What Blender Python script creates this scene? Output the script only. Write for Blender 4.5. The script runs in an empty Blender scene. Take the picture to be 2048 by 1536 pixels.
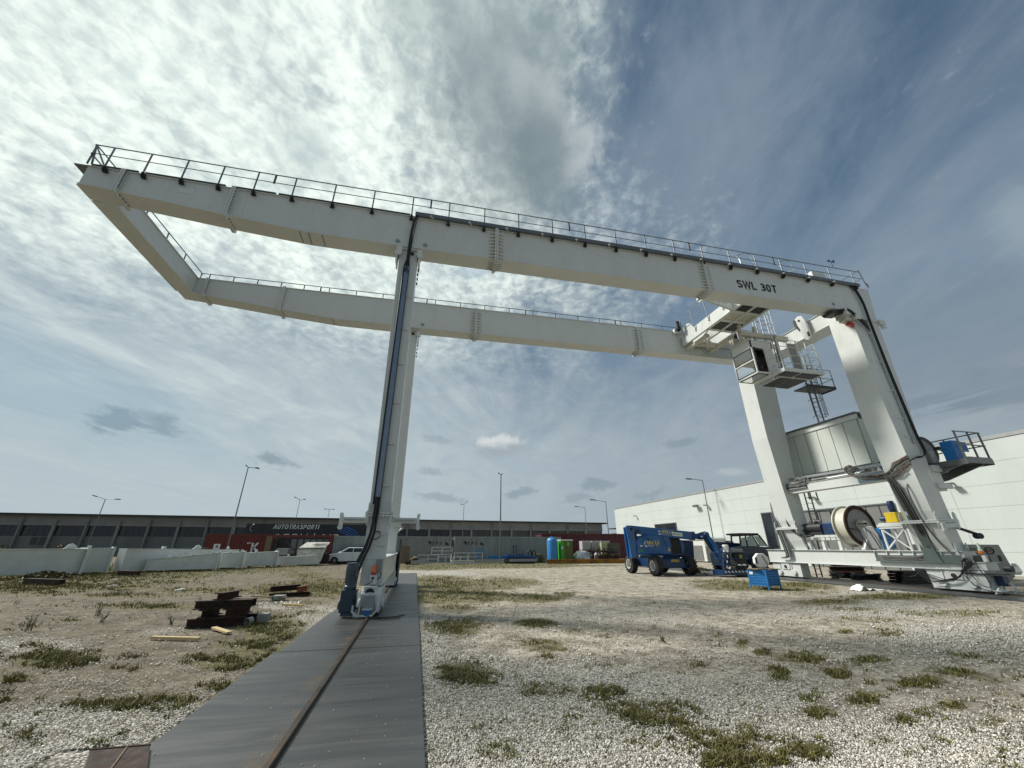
import bpy, math, random
import numpy as np
from mathutils import Vector, Matrix, noise
random.seed(7); rng = np.random.default_rng(7)
R = math.radians
scene = bpy.context.scene
C = scene.collection

# ---------------------------------------------------------------- camera
CAM_H = 1.6; FPX = 780.0; PITCH = 0.39482; YAW = 0.22456
cd = bpy.data.cameras.new('camera'); cam = bpy.data.objects.new('camera', cd); C.objects.link(cam)
cam.location = (0, 0, CAM_H); cam.rotation_euler = (math.pi/2 + PITCH, 0, -YAW)
cd.sensor_width = 36; cd.lens = 36*FPX/2048; cd.clip_start = 0.05; cd.clip_end = 4000
scene.camera = cam

def pdir(x, y):
    """direction in the world in which a point of the photograph was seen"""
    fw = Vector((math.sin(YAW)*math.cos(PITCH), math.cos(YAW)*math.cos(PITCH), math.sin(PITCH)))
    r = Vector((math.cos(YAW), -math.sin(YAW), 0)); u = r.cross(fw)
    return (fw*FPX + r*(x-1024) - u*(y-768)).normalized()
def gp(x, y, z=0.0):
    """point of the ground (height z) seen there"""
    d = pdir(x, y); t = (z-CAM_H)/d.z
    return (d.x*t, d.y*t)

# ---------------------------------------------------------------- light
SUN = Vector((-0.60, 0.375, 0.70)).normalized()
sl = bpy.data.lights.new('sun', 'SUN'); so = bpy.data.objects.new('sun', sl); C.objects.link(so)
sl.energy = 4.9; sl.angle = R(9.0); sl.color = (1.0, 0.955, 0.88)
so.rotation_euler = SUN.to_track_quat('Z', 'Y').to_euler()
scene.view_settings.view_transform = 'Standard'; scene.view_settings.look = 'None'
scene.view_settings.exposure = 0; scene.view_settings.gamma = 1
scene.view_settings.use_curve_mapping = False

W = bpy.data.worlds.new('World'); scene.world = W; W.use_nodes = True
nt = W.node_tree; nt.nodes.clear()

class NG:
    """tiny node-graph writer"""
    def __init__(s, nt): s.nt = nt
    def n(s, t, **kw):
        o = s.nt.nodes.new(t)
        for k, v in kw.items(): setattr(o, k, v)
        return o
    def put(s, sock, v):
        if hasattr(v, 'is_output') or isinstance(v, bpy.types.NodeSocket): s.nt.links.new(v, sock)
        else: sock.default_value = v
    def m(s, op, a, b=None, c=None, clamp=False):
        o = s.n('ShaderNodeMath', operation=op, use_clamp=clamp); s.put(o.inputs[0], a)
        if b is not None: s.put(o.inputs[1], b)
        if c is not None: s.put(o.inputs[2], c)
        return o.outputs[0]
    def vm(s, op, a, b=None, out=0):
        o = s.n('ShaderNodeVectorMath', operation=op); s.put(o.inputs[0], a)
        if b is not None:
            s.put(o.inputs[3] if op == 'SCALE' else o.inputs[1], b)
        return o.outputs[out]
    def noise(s, vec, scale, detail=4, rough=.5, dist=0, out=0, dim='3D'):
        o = s.n('ShaderNodeTexNoise', noise_dimensions=dim); s.put(o.inputs['Vector'], vec)
        o.inputs['Scale'].default_value = scale; o.inputs['Detail'].default_value = detail
        o.inputs['Roughness'].default_value = rough; o.inputs['Distortion'].default_value = dist
        return o.outputs[out]
    def vor(s, vec, scale, feature='F1', out='Color', rnd=1.0):
        o = s.n('ShaderNodeTexVoronoi', feature=feature); s.put(o.inputs['Vector'], vec)
        o.inputs['Scale'].default_value = scale; o.inputs['Randomness'].default_value = rnd
        return o.outputs[out]
    def ss(s, v, a, b, to0=0., to1=1.):
        o = s.n('ShaderNodeMapRange', interpolation_type='SMOOTHSTEP')
        s.put(o.inputs['Value'], v); s.put(o.inputs['From Min'], a); s.put(o.inputs['From Max'], b)
        s.put(o.inputs['To Min'], to0); s.put(o.inputs['To Max'], to1)
        return o.outputs[0]
    def mix(s, f, a, b, blend='MIX'):
        o = s.n('ShaderNodeMix', data_type='RGBA', blend_type=blend)
        s.put(o.inputs[0], f)
        for sock, v in ((o.inputs[6], a), (o.inputs[7], b)):
            if isinstance(v, (tuple, list)) and len(v) == 3: v = (*v, 1)
            s.put(sock, v)
        return o.outputs[2]
    def mapping(s, vec, scale=(1, 1, 1), rot=(0, 0, 0), loc=(0, 0, 0)):
        o = s.n('ShaderNodeMapping'); s.put(o.inputs[0], vec)
        o.inputs['Scale'].default_value = scale; o.inputs['Rotation'].default_value = rot; o.inputs['Location'].default_value = loc
        return o.outputs[0]
    def comb(s, x, y, z):
        o = s.n('ShaderNodeCombineXYZ'); s.put(o.inputs[0], x); s.put(o.inputs[1], y); s.put(o.inputs[2], z)
        return o.outputs[0]

def build_sky():
    g = NG(nt)
    tc = g.n('ShaderNodeTexCoord').outputs['Generated']
    d = g.vm('NORMALIZE', tc)
    sp = g.n('ShaderNodeSeparateXYZ'); g.put(sp.inputs[0], d)
    z = g.m('MAXIMUM', sp.outputs[2], 0.0)
    k = g.m('ADD', z, 0.10)
    uv = g.comb(g.m('DIVIDE', sp.outputs[0], k), g.m('DIVIDE', sp.outputs[1], k), 0.0)
    sky = g.n('ShaderNodeTexSky', sky_type='NISHITA', sun_disc=False)
    sky.sun_elevation = math.asin(SUN.z); sky.sun_rotation = math.atan2(SUN.x, SUN.y)
    sky.altitude = 50; sky.air_density = 1.0; sky.dust_density = 1.0; sky.ozone_density = 1.5
    S = 0.1
    def L(r, gg, b): return (r/S, gg/S, b/S, 1)
    def aniso(ex, ey, ang, loc=(0, 0, 0)):
        """sky plane coordinates squeezed along the compass direction ang"""
        ca, sa = math.cos(R(ang)), math.sin(R(ang))
        x_ = g.m('MULTIPLY', g.vm('DOT_PRODUCT', uv, (ca, -sa, 0), out=1), ex)
        y_ = g.m('MULTIPLY', g.vm('DOT_PRODUCT', uv, (sa, ca, 0), out=1), ey)
        return g.comb(g.m('ADD', x_, loc[0]), g.m('ADD', y_, loc[1]), loc[2])
    nb = g.noise(uv, 0.60, 5, .55, .4)
    nd = g.noise(aniso(1.0, .9, 40), 26.0, 4, .58, .3)
    nf = g.noise(aniso(1.0, .75, 30), 4.4, 8, .62, .4)
    fib = g.noise(aniso(2.0, .8, 8), 2.0, 9, .66, 1.2)
    wide = g.noise(aniso(1.3, .22, 11), 1.0, 4, .5, .5)
    # high thin veil: long parallel streaks that converge on the horizon ahead
    wisp = g.noise(aniso(1.1, .30, 11, (3.1, .4, 0)), 1.3, 7, .58, 1.6)
    wis2 = g.noise(aniso(1.5, .75, 25, (7.7, 2.4, 3)), 2.4, 9, .64, 1.6)
    def prox(px, py, c0, c1):
        dv = pdir(px, py)
        return g.ss(g.vm('DOT_PRODUCT', d, tuple(dv), out=1), math.cos(R(c0)), math.cos(R(c1)))
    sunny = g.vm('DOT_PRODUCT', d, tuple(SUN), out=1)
    # the side of the sky away from the sun is deep blue
    clear = g.m('MAXIMUM', g.ss(sunny, .55, -.05), g.m('MULTIPLY', prox(1850, 100, 52, 10), .95))
    glow = g.ss(sunny, .25, .92)
    zz = sp.outputs[2]
    base = g.mix(0.86, sky.outputs[0], L(.050, .108, .190))
    base = g.mix(g.ss(zz, .75, .42), base, L(.165, .245, .335))
    base = g.mix(g.ss(zz, .48, .10), base, g.mix(g.ss(sunny, -.1, .8), L(.30, .37, .44), L(.37, .48, .55)))
    v = g.m('ADD', g.m('MULTIPLY', g.ss(wisp, .33, .70), .50), g.m('MULTIPLY', g.ss(wis2, .35, .72), .34))
    v = g.m('ADD', v, g.m('MULTIPLY', g.m('SUBTRACT', wide, .5), .7))
    v = g.m('ADD', v, g.m('ADD', g.m('MULTIPLY', g.m('SUBTRACT', fib, .5), .35), g.m('MULTIPLY', g.m('SUBTRACT', nf, .5), g.ss(zz, .15, .5, .15, .75))))
    v = g.m('ADD', v, g.ss(zz, .55, .10, 0., .30))
    v = g.m('ADD', v, g.m('MULTIPLY', glow, .12))
    v = g.m('ADD', g.m('MULTIPLY', v, g.ss(zz, .04, .30, .30, 1.)), g.ss(zz, .30, .04, 0., .55))
    veil = g.m('MULTIPLY', v, g.m('SUBTRACT', 1.0, g.m('MULTIPLY', clear, g.ss(zz, .10, .55, .10, .50))), clamp=True)
    vcol = g.mix(glow, L(.34, .40, .45), L(.66, .75, .76))
    vcol = g.mix(g.ss(zz, .45, .10), vcol, g.mix(g.ss(sunny, -.1, .6), L(.36, .43, .465), L(.50, .58, .61)))
    c = g.mix(veil, base, vcol)
    # --- mottled cloud sheet to the left of the picture
    sheet = g.m('MAXIMUM', prox(60, 0, 66, 20), g.m('MULTIPLY', prox(600, 400, 50, 6), .95))
    sheet = g.m('MAXIMUM', sheet, g.m('MULTIPLY', prox(1080, 600, 30, 3), .55))
    sheet = g.m('MULTIPLY', sheet, g.ss(zz, .26, .62))
    cov = g.m('ADD', g.m('MULTIPLY', sheet, .90), g.m('MULTIPLY', g.m('SUBTRACT', nb, .5), .9))
    cov = g.m('ADD', cov, g.m('MULTIPLY', g.m('SUBTRACT', nd, .5), g.ss(zz, .35, .7, .3, 1.25)))
    cov = g.m('ADD', cov, g.m('MULTIPLY', g.m('SUBTRACT', nf, .5), g.ss(zz, .25, .6, .5, .95)))
    cov = g.m('ADD', cov, g.m('MULTIPLY', g.m('SUBTRACT', wide, .5), .3))
    cov = g.ss(cov, .05, .95)
    lum = g.m('ADD', g.m('MULTIPLY', g.ss(nf, .34, .66), .45), g.m('ADD', g.m('MULTIPLY', g.ss(nd, .34, .66), g.ss(zz, .3, .6, .2, .50)), g.m('MULTIPLY', g.ss(fib, .35, .65), .15)), None, True)
    shc = g.mix(lum, g.mix(glow, L(.36, .44, .47), L(.56, .66, .66)), g.mix(glow, L(.60, .67, .68), L(.98, 1.08, 1.0)))
    c = g.mix(cov, c, shc)
    # --- single clouds (px, py, half width deg, half height deg, colour, strength, tilt, warp)
    warp = g.noise(d, 4.5, 7, .66, .2, out=1)
    warp = g.vm('SUBTRACT', warp, (.5, .5, .5))
    def blob(px, py, a, b, col, strength, tilt=0., w=.16, soft=1.0, lit=None, tex=0.):
        nonlocal c
        dv = pdir(px, py); t1 = Vector((dv.y, -dv.x, 0)).normalized(); t2 = t1.cross(dv)
        ct, st = math.cos(R(tilt)), math.sin(R(tilt))
        e1 = (t1*ct + t2*st); e2 = (t2*ct - t1*st)
        dd = g.vm('ADD', d, g.vm('SCALE', warp, w))
        x = g.m('DIVIDE', g.m('SUBTRACT', g.vm('DOT_PRODUCT', dd, tuple(e1), out=1), dv.dot(e1)), math.sin(R(a)))
        y = g.m('DIVIDE', g.m('SUBTRACT', g.vm('DOT_PRODUCT', dd, tuple(e2), out=1), dv.dot(e2)), math.sin(R(b)))
        r = g.m('SQRT', g.m('ADD', g.m('MULTIPLY', x, x), g.m('MULTIPLY', y, y)))
        if tex: r = g.m('ADD', r, g.m('MULTIPLY', g.m('SUBTRACT', fib, .5), tex))
        front = g.ss(g.vm('DOT_PRODUCT', d, tuple(dv), out=1), .2, .5)
        mk = g.m('MULTIPLY', g.m('MULTIPLY', g.ss(r, 1.0, 1.0-.75*soft), strength), front)
        if lit:
            col = g.mix(g.ss(g.m('ADD', y, g.m('MULTIPLY', g.m('SUBTRACT', nf, .5), 1.6)), -.5, .5), col, lit)
        c = g.mix(mk, c, col)
    blob(1400, 330, 22, 20, L(.27, .345, .42), .50, 0, .30, 1.2, None, 1.6)
    blob(700, 780, 30, 7, L(.52, .60, .63), .40, -6, .2, 1.2, None, 1.4)
    blob(960, 60, 17, 12, L(.36, .45, .46), .62, 0, .30, 1.1, None, 1.2)
    blob(1000, 250, 14, 17, L(.275, .345, .365), .80, 15, .26, 1.1, None, 1.2)
    blob(1075, 215, 3.6, 5.5, L(.56, .62, .63), .75, 55, .22, .9, None, 1.6)
    blob(1150, 290, 4.2, 4.6, L(.54, .60, .62), .80, 30, .22, .9, None, 1.6)
    blob(1085, 300, 6.5, 9.5, L(.20, .265, .295), .85, 22, .18, 1., None, 1.0)
    blob(1140, 400, 5.0, 4.0, L(.21, .28, .32), .7, 0, .16, 1., None, 1.)
    blob(960, 530, 8, 2.6, L(.24, .35, .50), .42, 8, .18, 1., None, 1.5)
    blob(600, 300, 6, 4.5, L(.44, .54, .56), .5, 10, .2, 1., None, 1.6)
    blob(1000, 886, 4.6, 2.0, L(.36, .42, .46), .95, -3, .10, .6, L(.66, .70, .71), 1.4)
    for px, py, a, b, st in ((215, 848, 3.0, 1.35, .75), (322, 856, 2.7, 1.2, .7), (545, 915, 2.5, 1.1, .6), (875, 870, 3.0, .9, .3),
                             (1868, 806, 5.2, 1.5, .7), (1375, 892, 2.8, .9, .5), (1045, 985, 2.7, .9, .5), (1200, 972, 3.4, 1.1, .5),
                             (1290, 990, 3, .8, .35), (2020, 770, 5, 2.6, .5), (1160, 1000, 3, .7, .35), (880, 990, 4, .8, .4), (870, 940, 3, .8, .35)):
        blob(px, py, a, b, L(.21, .275, .325), st*1.05, 0, .10, .9, None, 2.2)
    blob(1850, 700, 22, 10, L(.20, .255, .31), .50, 0, .25, 1.1, None, .8)
    blob(1465, 948, 2.6, .7, L(.47, .52, .55), .6, 0, .05)
    blob(2045, 440, 3.5, 5, L(.34, .41, .46), .55, 0, .14, 1., None, 1.2)
    blob(60, 760, 24, 6.0, L(.29, .45, .54), .40, -12, .15)
    c = g.mix(g.ss(sunny, -.15, -.65, 0., .30), c, g.mix(1.0, c, L(.0, .0, .02)))  # sky away from the sun dimmed, mostly out of view, to lower fill light
    # ground side of the dome
    c = g.mix(g.ss(sp.outputs[2], 0., -.08), c, L(.16, .15, .13))
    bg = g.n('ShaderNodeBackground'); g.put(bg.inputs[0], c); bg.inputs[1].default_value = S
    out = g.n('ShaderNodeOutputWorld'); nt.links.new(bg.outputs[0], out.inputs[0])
build_sky()

# ---------------------------------------------------------------- materials
MATS = {}
def mat(name, col, rough=.6, metal=0., col2=None, ns=3.0, stretch=(1, 1, 1), amt=.5, bump=0., bs=40., speck=None, spec=.5, coat=0., streak=0.):
    if name in MATS: return MATS[name]
    m = bpy.data.materials.new(name); m.use_nodes = True; t = m.node_tree; g = NG(t)
    b = t.nodes['Principled BSDF']; b.inputs['Metallic'].default_value = metal
    b.inputs['Specular IOR Level'].default_value = spec; b.inputs['Coat Weight'].default_value = coat
    co = g.n('ShaderNodeTexCoord').outputs['Object']
    co2 = g.mapping(co, stretch)
    c2 = col2 or tuple(x*.78 for x in col)
    f = g.noise(co2, ns, 6, .62, .3)
    f = g.m('MULTIPLY', g.ss(f, .35, .72), amt)
    c = g.mix(f, col, c2)
    if speck:
        sc, scale, thr = speck
        c = g.mix(g.ss(g.noise(co2, scale, 5, .7), thr, thr+.06), c, sc)
    if streak:
        sk = g.m('MULTIPLY', g.ss(g.noise(g.mapping(co, (6.5, 6.5, .45)), 1.0, 6, .62), .50, .74), streak)
        c = g.mix(sk, c, tuple(x*.62 for x in col[:2])+(col[2]*.50,))
        sm = g.m('MULTIPLY', g.ss(g.noise(co, 2.1, 7, .72, .6), .56, .68), streak*.8)
        c = g.mix(sm, c, tuple(x*.70 for x in col[:2])+(col[2]*.60,))
    g.put(b.inputs['Base Color'], c)
    g.put(b.inputs['Roughness'], g.ss(g.noise(co, ns*2.3, 4), .2, .8, max(rough-.12, .05), min(rough+.12, 1)))
    if bump:
        bn = g.n('ShaderNodeBump'); bn.inputs['Strength'].default_value = bump; bn.inputs['Distance'].default_value = .01
        g.put(bn.inputs['Height'], g.noise(co, bs, 5)); t.links.new(bn.outputs[0], b.inputs['Normal'])
    MATS[name] = m; return m

M_WHITE = mat('white_paint', (.58, .61, .595), .36, col2=(.48, .50, .475), ns=1.1, stretch=(1, 1, .35), amt=.4, streak=.13, speck=((.50, .47, .40), 5., .70), bump=.08, bs=9)
M_WHITE2 = mat('white_paint_dusty', (.64, .67, .65), .5, streak=.12, col2=(.50, .52, .49), ns=1.6, amt=.5, speck=((.40, .39, .34), 6., .72))
M_GALV = mat('galvanised_steel', (.36, .38, .39), .42, .7, col2=(.25, .27, .28), ns=9)
M_RAIL = mat('grey_railing_steel', (.17, .185, .19), .45, .6, col2=(.11, .12, .125), ns=9)
M_DARK = mat('dark_steel', (.035, .037, .04), .5, .3, ns=6)
M_BLACK = mat('black_rubber', (.014, .014, .015), .62, ns=8, bump=.2)
M_CABLE = mat('black_cable', (.010, .010, .012), .5, ns=8)
M_CABLEG = mat('grey_cable', (.16, .17, .16), .5, col2=(.07, .07, .07), ns=14)
M_CABLEO = mat('copper_brown_cable', (.20, .10, .06), .5, ns=9)
M_RUST = mat('rusty_steel', (.055, .022, .013), .9, 0, col2=(.018, .010, .008), ns=7, amt=.9, bump=.5, bs=60)
M_RUSTO = mat('orange_rust', (.24, .10, .03), .9, 0, col2=(.07, .03, .015), ns=14, amt=1., bump=.3)
M_DKBEAM = mat('dark_weathered_steel', (.020, .014, .012), .8, .2, col2=(.05, .02, .012), ns=5, amt=.8, bump=.3)
M_NAVY = mat('navy_motor_paint', (.018, .035, .065), .4, col2=(.03, .05, .07), ns=5)
M_MOTOR = mat('slate_blue_paint', (.065, .095, .125), .4, col2=(.045, .07, .09), ns=4)
M_BLUE = mat('lift_blue_paint', (.003, .092, .29), .34, col2=(.012, .07, .18), ns=2.2, amt=.6, coat=.3)
M_BLUED = mat('deep_blue_paint', (.006, .035, .11), .4, col2=(.008, .02, .05), ns=3, amt=.7)
M_TELE = mat('near_black_blue_paint', (.004, .016, .045), .35, col2=(.012, .016, .022), ns=3, amt=.8)
M_CRATE = mat('crate_blue_paint', (.012, .17, .44), .5, col2=(.02, .11, .28), ns=7, amt=.7, speck=((.10, .06, .04), 13, .70))
M_BLUEB = mat('machine_blue_paint', (.006, .14, .42), .4, ns=3)
M_YEL = mat('yellow_paint', (.74, .52, .012), .45, col2=(.55, .36, .02), ns=4)
M_OCHRE = mat('ochre_beam_paint', (.33, .17, .012), .7, col2=(.12, .04, .02), ns=1.2, amt=.9, bump=.2)
M_RED = mat('container_oxide_red', (.15, .022, .016), .6, col2=(.09, .018, .014), ns=1.3, stretch=(1, 1, .3), amt=.8, speck=((.14, .07, .035), 3, .68))
M_REDD = mat('dark_wine_red', (.095, .018, .022), .65, col2=(.06, .014, .014), ns=1.5, amt=.8, speck=((.17, .10, .03), 7, .72))
M_GREY = mat('container_grey', (.29, .305, .30), .6, col2=(.22, .23, .215), ns=1.2, stretch=(1.5, 1.5, .25), amt=.8)
M_GREYL = mat('cabinet_grey', (.23, .235, .235), .45, col2=(.19, .195, .19), ns=1.5)
M_PANEL = mat('insulated_panel', (.50, .54, .50), .5, col2=(.44, .475, .44), ns=1.0, amt=.4)
M_WALLW = mat('white_concrete_panel', (.52, .56, .54), .7, col2=(.455, .49, .47), ns=.35, stretch=(1, 1, .5), amt=.6, speck=((.53, .52, .44), .6, .72), bump=.1, bs=6, streak=.14)
M_DOOR = mat('grey_shutter', (.16, .165, .16), .6, ns=1)
M_CONC = mat('grey_concrete', (.17, .175, .17), .85, col2=(.12, .123, .115), ns=.25, stretch=(1, 1, .3), amt=.8, bump=.2, bs=4)
M_CONCL = mat('light_concrete', (.24, .245, .235), .85, col2=(.18, .183, .17), ns=.4, amt=.7)
M_ROOF = mat('dark_roof_sheet', (.035, .038, .038), .7, ns=.6)
M_DARKW = mat('dark_window_glass', (.012, .016, .022), .18, col2=(.04, .05, .06), ns=.5, amt=.5)
M_TIMB = mat('fresh_timber', (.56, .44, .24), .75, col2=(.38, .27, .13), ns=3, stretch=(1, 14, 14), amt=.8)
M_TIMBO = mat('old_timber', (.20, .15, .10), .85, col2=(.09, .065, .045), ns=5, stretch=(2, 9, 9), amt=.8)
M_SILV = mat('silver_sheet', (.55, .58, .58), .38, .45, col2=(.30, .31, .30), ns=5, amt=.9, bump=.8, bs=9)
M_TARP = mat('dirty_white_tarp', (.55, .54, .48), .6, col2=(.30, .28, .22), ns=4, amt=.9, bump=.9, bs=7)
M_PLAST = mat('white_plastic_film', (.75, .76, .74), .35, col2=(.6, .6, .58), ns=7, bump=.6, bs=12)
M_GREEN = mat('toilet_green', (.045, .33, .03), .5, ns=3)
M_OLIVE = mat('olive_brown_door', (.10, .095, .02), .6, col2=(.06, .13, .03), ns=20)
M_TANKB = mat('tank_blue', (.03, .22, .52), .45, col2=(.02, .14, .38), ns=2, amt=.5)
M_CARW = mat('car_white_paint', (.62, .67, .68), .25, col2=(.55, .6, .62), ns=1, coat=.5)
M_RIM = mat('wheel_rim', (.62, .63, .62), .4, .2, ns=5)
M_CREAM = mat('drum_cream_paint', (.52, .51, .43), .5, col2=(.38, .37, .30), ns=2)
M_HOODK = mat('black_print', (.012, .012, .012), .6, ns=3)
M_BANNER = mat('banner_black', (.014, .017, .022), .5, ns=1)
M_PRINTW = mat('white_print', (.70, .71, .70), .6, ns=3)
M_PRINTY = mat('yellow_print', (.75, .60, .10), .6, ns=3)
M_PRINTB = mat('blue_print', (.03, .15, .50), .6, ns=3)
M_PRINTG = mat('grey_print', (.085, .085, .085), .6, ns=3)
M_AMBER = mat('amber_lens', (.80, .18, .01), .3, ns=9)
M_REDL = mat('red_lens', (.45, .02, .015), .35, ns=9)
M_SKIN = mat('skin', (.45, .26, .18), .6, ns=9)
M_HAIR = mat('dark_hair', (.02, .015, .012), .7, ns=9)
M_SHIRT = mat('white_cloth', (.75, .76, .74), .8, ns=9)
M_TROU = mat('dark_blue_cloth', (.02, .03, .05), .8, ns=9)
M_FOLG = mat('shrub_leaf', (.055, .075, .022), .7, col2=(.12, .07, .03), ns=2, amt=.7)
M_BARK = mat('dry_stem', (.10, .07, .04), .9, ns=9)

def glass_mat():
    m = bpy.data.materials.new('cab_glass'); m.use_nodes = True; t = m.node_tree; t.nodes.clear(); g = NG(t)
    tr = g.n('ShaderNodeBsdfTransparent'); tr.inputs[0].default_value = (.62, .70, .68, 1)
    gl = g.n('ShaderNodeBsdfGlossy'); gl.inputs['Roughness'].default_value = .03
    fr = g.n('ShaderNodeFresnel'); fr.inputs[0].default_value = 1.6
    mx = g.n('ShaderNodeMixShader'); t.links.new(fr.outputs[0], mx.inputs[0]); t.links.new(tr.outputs[0], mx.inputs[1]); t.links.new(gl.outputs[0], mx.inputs[2])
    o = g.n('ShaderNodeOutputMaterial'); t.links.new(mx.outputs[0], o.inputs[0]); return m
M_GLASS = glass_mat()

def plate_mat():
    """mill-dark steel plate with rolled streaks across, dust and rust at the rim"""
    m = bpy.data.materials.new('steel_plate'); m.use_nodes = True; t = m.node_tree; g = NG(t); b = t.nodes['Principled BSDF']
    co = g.n('ShaderNodeNewGeometry').outputs['Position']
    st = g.noise(g.mapping(co, (.7, 5.5, 1)), 1.0, 6, .6, .5)
    st2 = g.noise(g.mapping(co, (1.2, 17, 1), (0, 0, .06)), 1.0, 5, .6, .4)
    big = g.noise(co, .8, 4, .55)
    c = g.mix(g.ss(st, .3, .7), (.046, .050, .050), (.085, .090, .089))
    c = g.mix(g.m('MULTIPLY', g.ss(st2, .56, .70), .55), c, (.028, .031, .033))
    c = g.mix(g.m('MULTIPLY', g.ss(big, .5, .75), .35), c, (.085, .078, .068))
    dust = g.m('MULTIPLY', g.ss(g.noise(co, 55, 4, .75), .66, .74), g.ss(g.noise(co, 2.3, 3), .42, .62))
    c = g.mix(g.m('MULTIPLY', dust, .4), c, (.32, .30, .26))
    sp = g.n('ShaderNodeSeparateXYZ'); g.put(sp.inputs[0], co)
    # rust wash beside the rail
    rr = g.m('MULTIPLY', g.ss(g.m('ABSOLUTE', g.m('SUBTRACT', sp.outputs[0], -1.02)), .24, .03), g.ss(g.noise(co, 3.1, 5, .6), .44, .66))
    c = g.mix(g.m('MULTIPLY', rr, .55), c, (.16, .10, .045))
    g.put(b.inputs['Base Color'], c)
    g.put(b.inputs['Roughness'], g.ss(st, .3, .75, .42, .62)); b.inputs['Metallic'].default_value = .25
    bn = g.n('ShaderNodeBump'); bn.inputs['Strength'].default_value = .25; bn.inputs['Distance'].default_value = .02
    g.put(bn.inputs['Height'], g.m('ADD', g.noise(g.mapping(co, (.5, 3, 1)), 1.3, 4), g.m('MULTIPLY', g.noise(co, 90, 3), .08)))
    t.links.new(bn.outputs[0], b.inputs['Normal']); return m
M_PLATE = plate_mat()

def ground_mat():
    m = bpy.data.materials.new('gravel_ground'); m.use_nodes = True; t = m.node_tree; g = NG(t); b = t.nodes['Principled BSDF']
    co = g.n('ShaderNodeNewGeometry').outputs['Position']
    at = g.n('ShaderNodeAttribute', attribute_name='cover'); sp = g.n('ShaderNodeSeparateColor'); g.put(sp.inputs[0], at.outputs['Color'])
    grass, pale = sp.outputs[0], sp.outputs[1]
    tone = sp.outputs[2]
    cell = g.vor(co, 46.0); cs = g.n('ShaderNodeSeparateColor'); g.put(cs.inputs[0], cell)
    edge = g.vor(co, 46.0, 'F1', 'Distance')
    mac = g.noise(co, .35, 6, .6, .5); mid = g.noise(co, 1.7, 6, .65, .4); fine = g.noise(co, 9, 6, .7)
    gr1 = g.noise(co, 22.0, 6, .85); gr2 = g.noise(g.mapping(co, (1, 1.2, 1)), 6.0, 9, .88, .2)
    grain = g.m('ADD', g.m('MULTIPLY', g.m('SUBTRACT', gr1, .5), 1.9), g.m('MULTIPLY', g.m('SUBTRACT', gr2, .5), 1.5))
    lo = g.mix(tone, (.040, .034, .020), (.10, .086, .062)); hi = g.mix(tone, (.25, .215, .16), (.68, .62, .52))
    brown = g.mix(g.ss(g.m('ADD', grain, g.m('MULTIPLY', g.m('SUBTRACT', mid, .5), .9)), -.36, .46), lo, hi)
    stone = g.mix(g.ss(g.m('ADD', cs.outputs[0], g.m('MULTIPLY', grain, .35)), .0, 1.), (.12, .112, .092), g.mix(tone, (.66, .63, .56), (.88, .85, .76)))
    stone = g.mix(g.ss(edge, .42, .80), stone, (.12, .108, .085))
    pf = g.m('ADD', g.m('MULTIPLY', pale, 1.25), g.m('SUBTRACT', g.m('ADD', g.m('MULTIPLY', mid, .8), g.m('MULTIPLY', mac, .7)), .95))
    c = g.mix(g.ss(g.m('ADD', pf, g.m('MULTIPLY', grain, .25)), .0, .6), brown, stone)
    c = g.mix(g.m('MULTIPLY', g.ss(mac, .50, .66), .30), c, (.24, .195, .15))
    gg = g.mix(g.ss(gr2, .36, .62), (.040, .042, .014), (.20, .18, .085))
    gf = g.m('ADD', g.m('MULTIPLY', grass, 1.15), g.m('SUBTRACT', g.m('ADD', g.m('MULTIPLY', g.noise(co, 3.2, 7, .72), .8), g.m('MULTIPLY', gr1, .3)), .70))
    c = g.mix(g.m('MULTIPLY', g.ss(gf, .12, .50), .80), c, gg)
    # scattered dead weed stains
    w = g.m('MULTIPLY', g.ss(g.m('ADD', g.noise(g.mapping(co, (1, 1.3, 1)), 2.6, 8, .78), g.m('MULTIPLY', g.m('SUBTRACT', gr1, .5), .25)), .535, .63), .80)
    c = g.mix(w, c, g.mix(g.ss(gr1, .35, .65), (.035, .036, .014), (.19, .17, .085)))
    g.put(b.inputs['Base Color'], c); b.inputs['Roughness'].default_value = .95; b.inputs['Specular IOR Level'].default_value = .2
    h = g.m('ADD', g.m('MULTIPLY', g.m('SUBTRACT', 1., edge), .8), g.m('ADD', g.m('MULTIPLY', cs.outputs[1], .5), g.m('MULTIPLY', gr2, 3.0)))
    bn = g.n('ShaderNodeBump'); bn.inputs['Strength'].default_value = .6; bn.inputs['Distance'].default_value = .016
    g.put(bn.inputs['Height'], h); t.links.new(bn.outputs[0], b.inputs['Normal']); return m
M_GROUND = ground_mat()

def island_mat(name, cols, rough=.9, trans=0.):
    m = bpy.data.materials.new(name); m.use_nodes = True; t = m.node_tree; g = NG(t); b = t.nodes['Principled BSDF']
    r = g.n('ShaderNodeNewGeometry').outputs['Random Per Island']
    cr = g.n('ShaderNodeValToRGB'); g.put(cr.inputs[0], r)
    e = cr.color_ramp.elements; e[0].color = (*cols[0], 1); e[1].color = (*cols[-1], 1)
    for i, cc in enumerate(cols[1:-1]): x = e.new((i+1)/(len(cols)-1)); x.color = (*cc, 1)
    t.links.new(cr.outputs[0], b.inputs['Base Color']); b.inputs['Roughness'].default_value = rough
    b.inputs['Specular IOR Level'].default_value = .25
    return m
M_STONE = island_mat('crushed_limestone', [(.14, .12, .09), (.46, .43, .37), (.68, .65, .58), (.26, .22, .17), (.78, .75, .67), (.38, .36, .32), (.88, .86, .79), (.58, .54, .45)])
M_GRASS = island_mat('grass_blade', [(.075, .09, .016), (.14, .145, .030), (.22, .19, .06), (.065, .078, .014), (.30, .25, .12), (.12, .135, .025)], .75)
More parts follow.
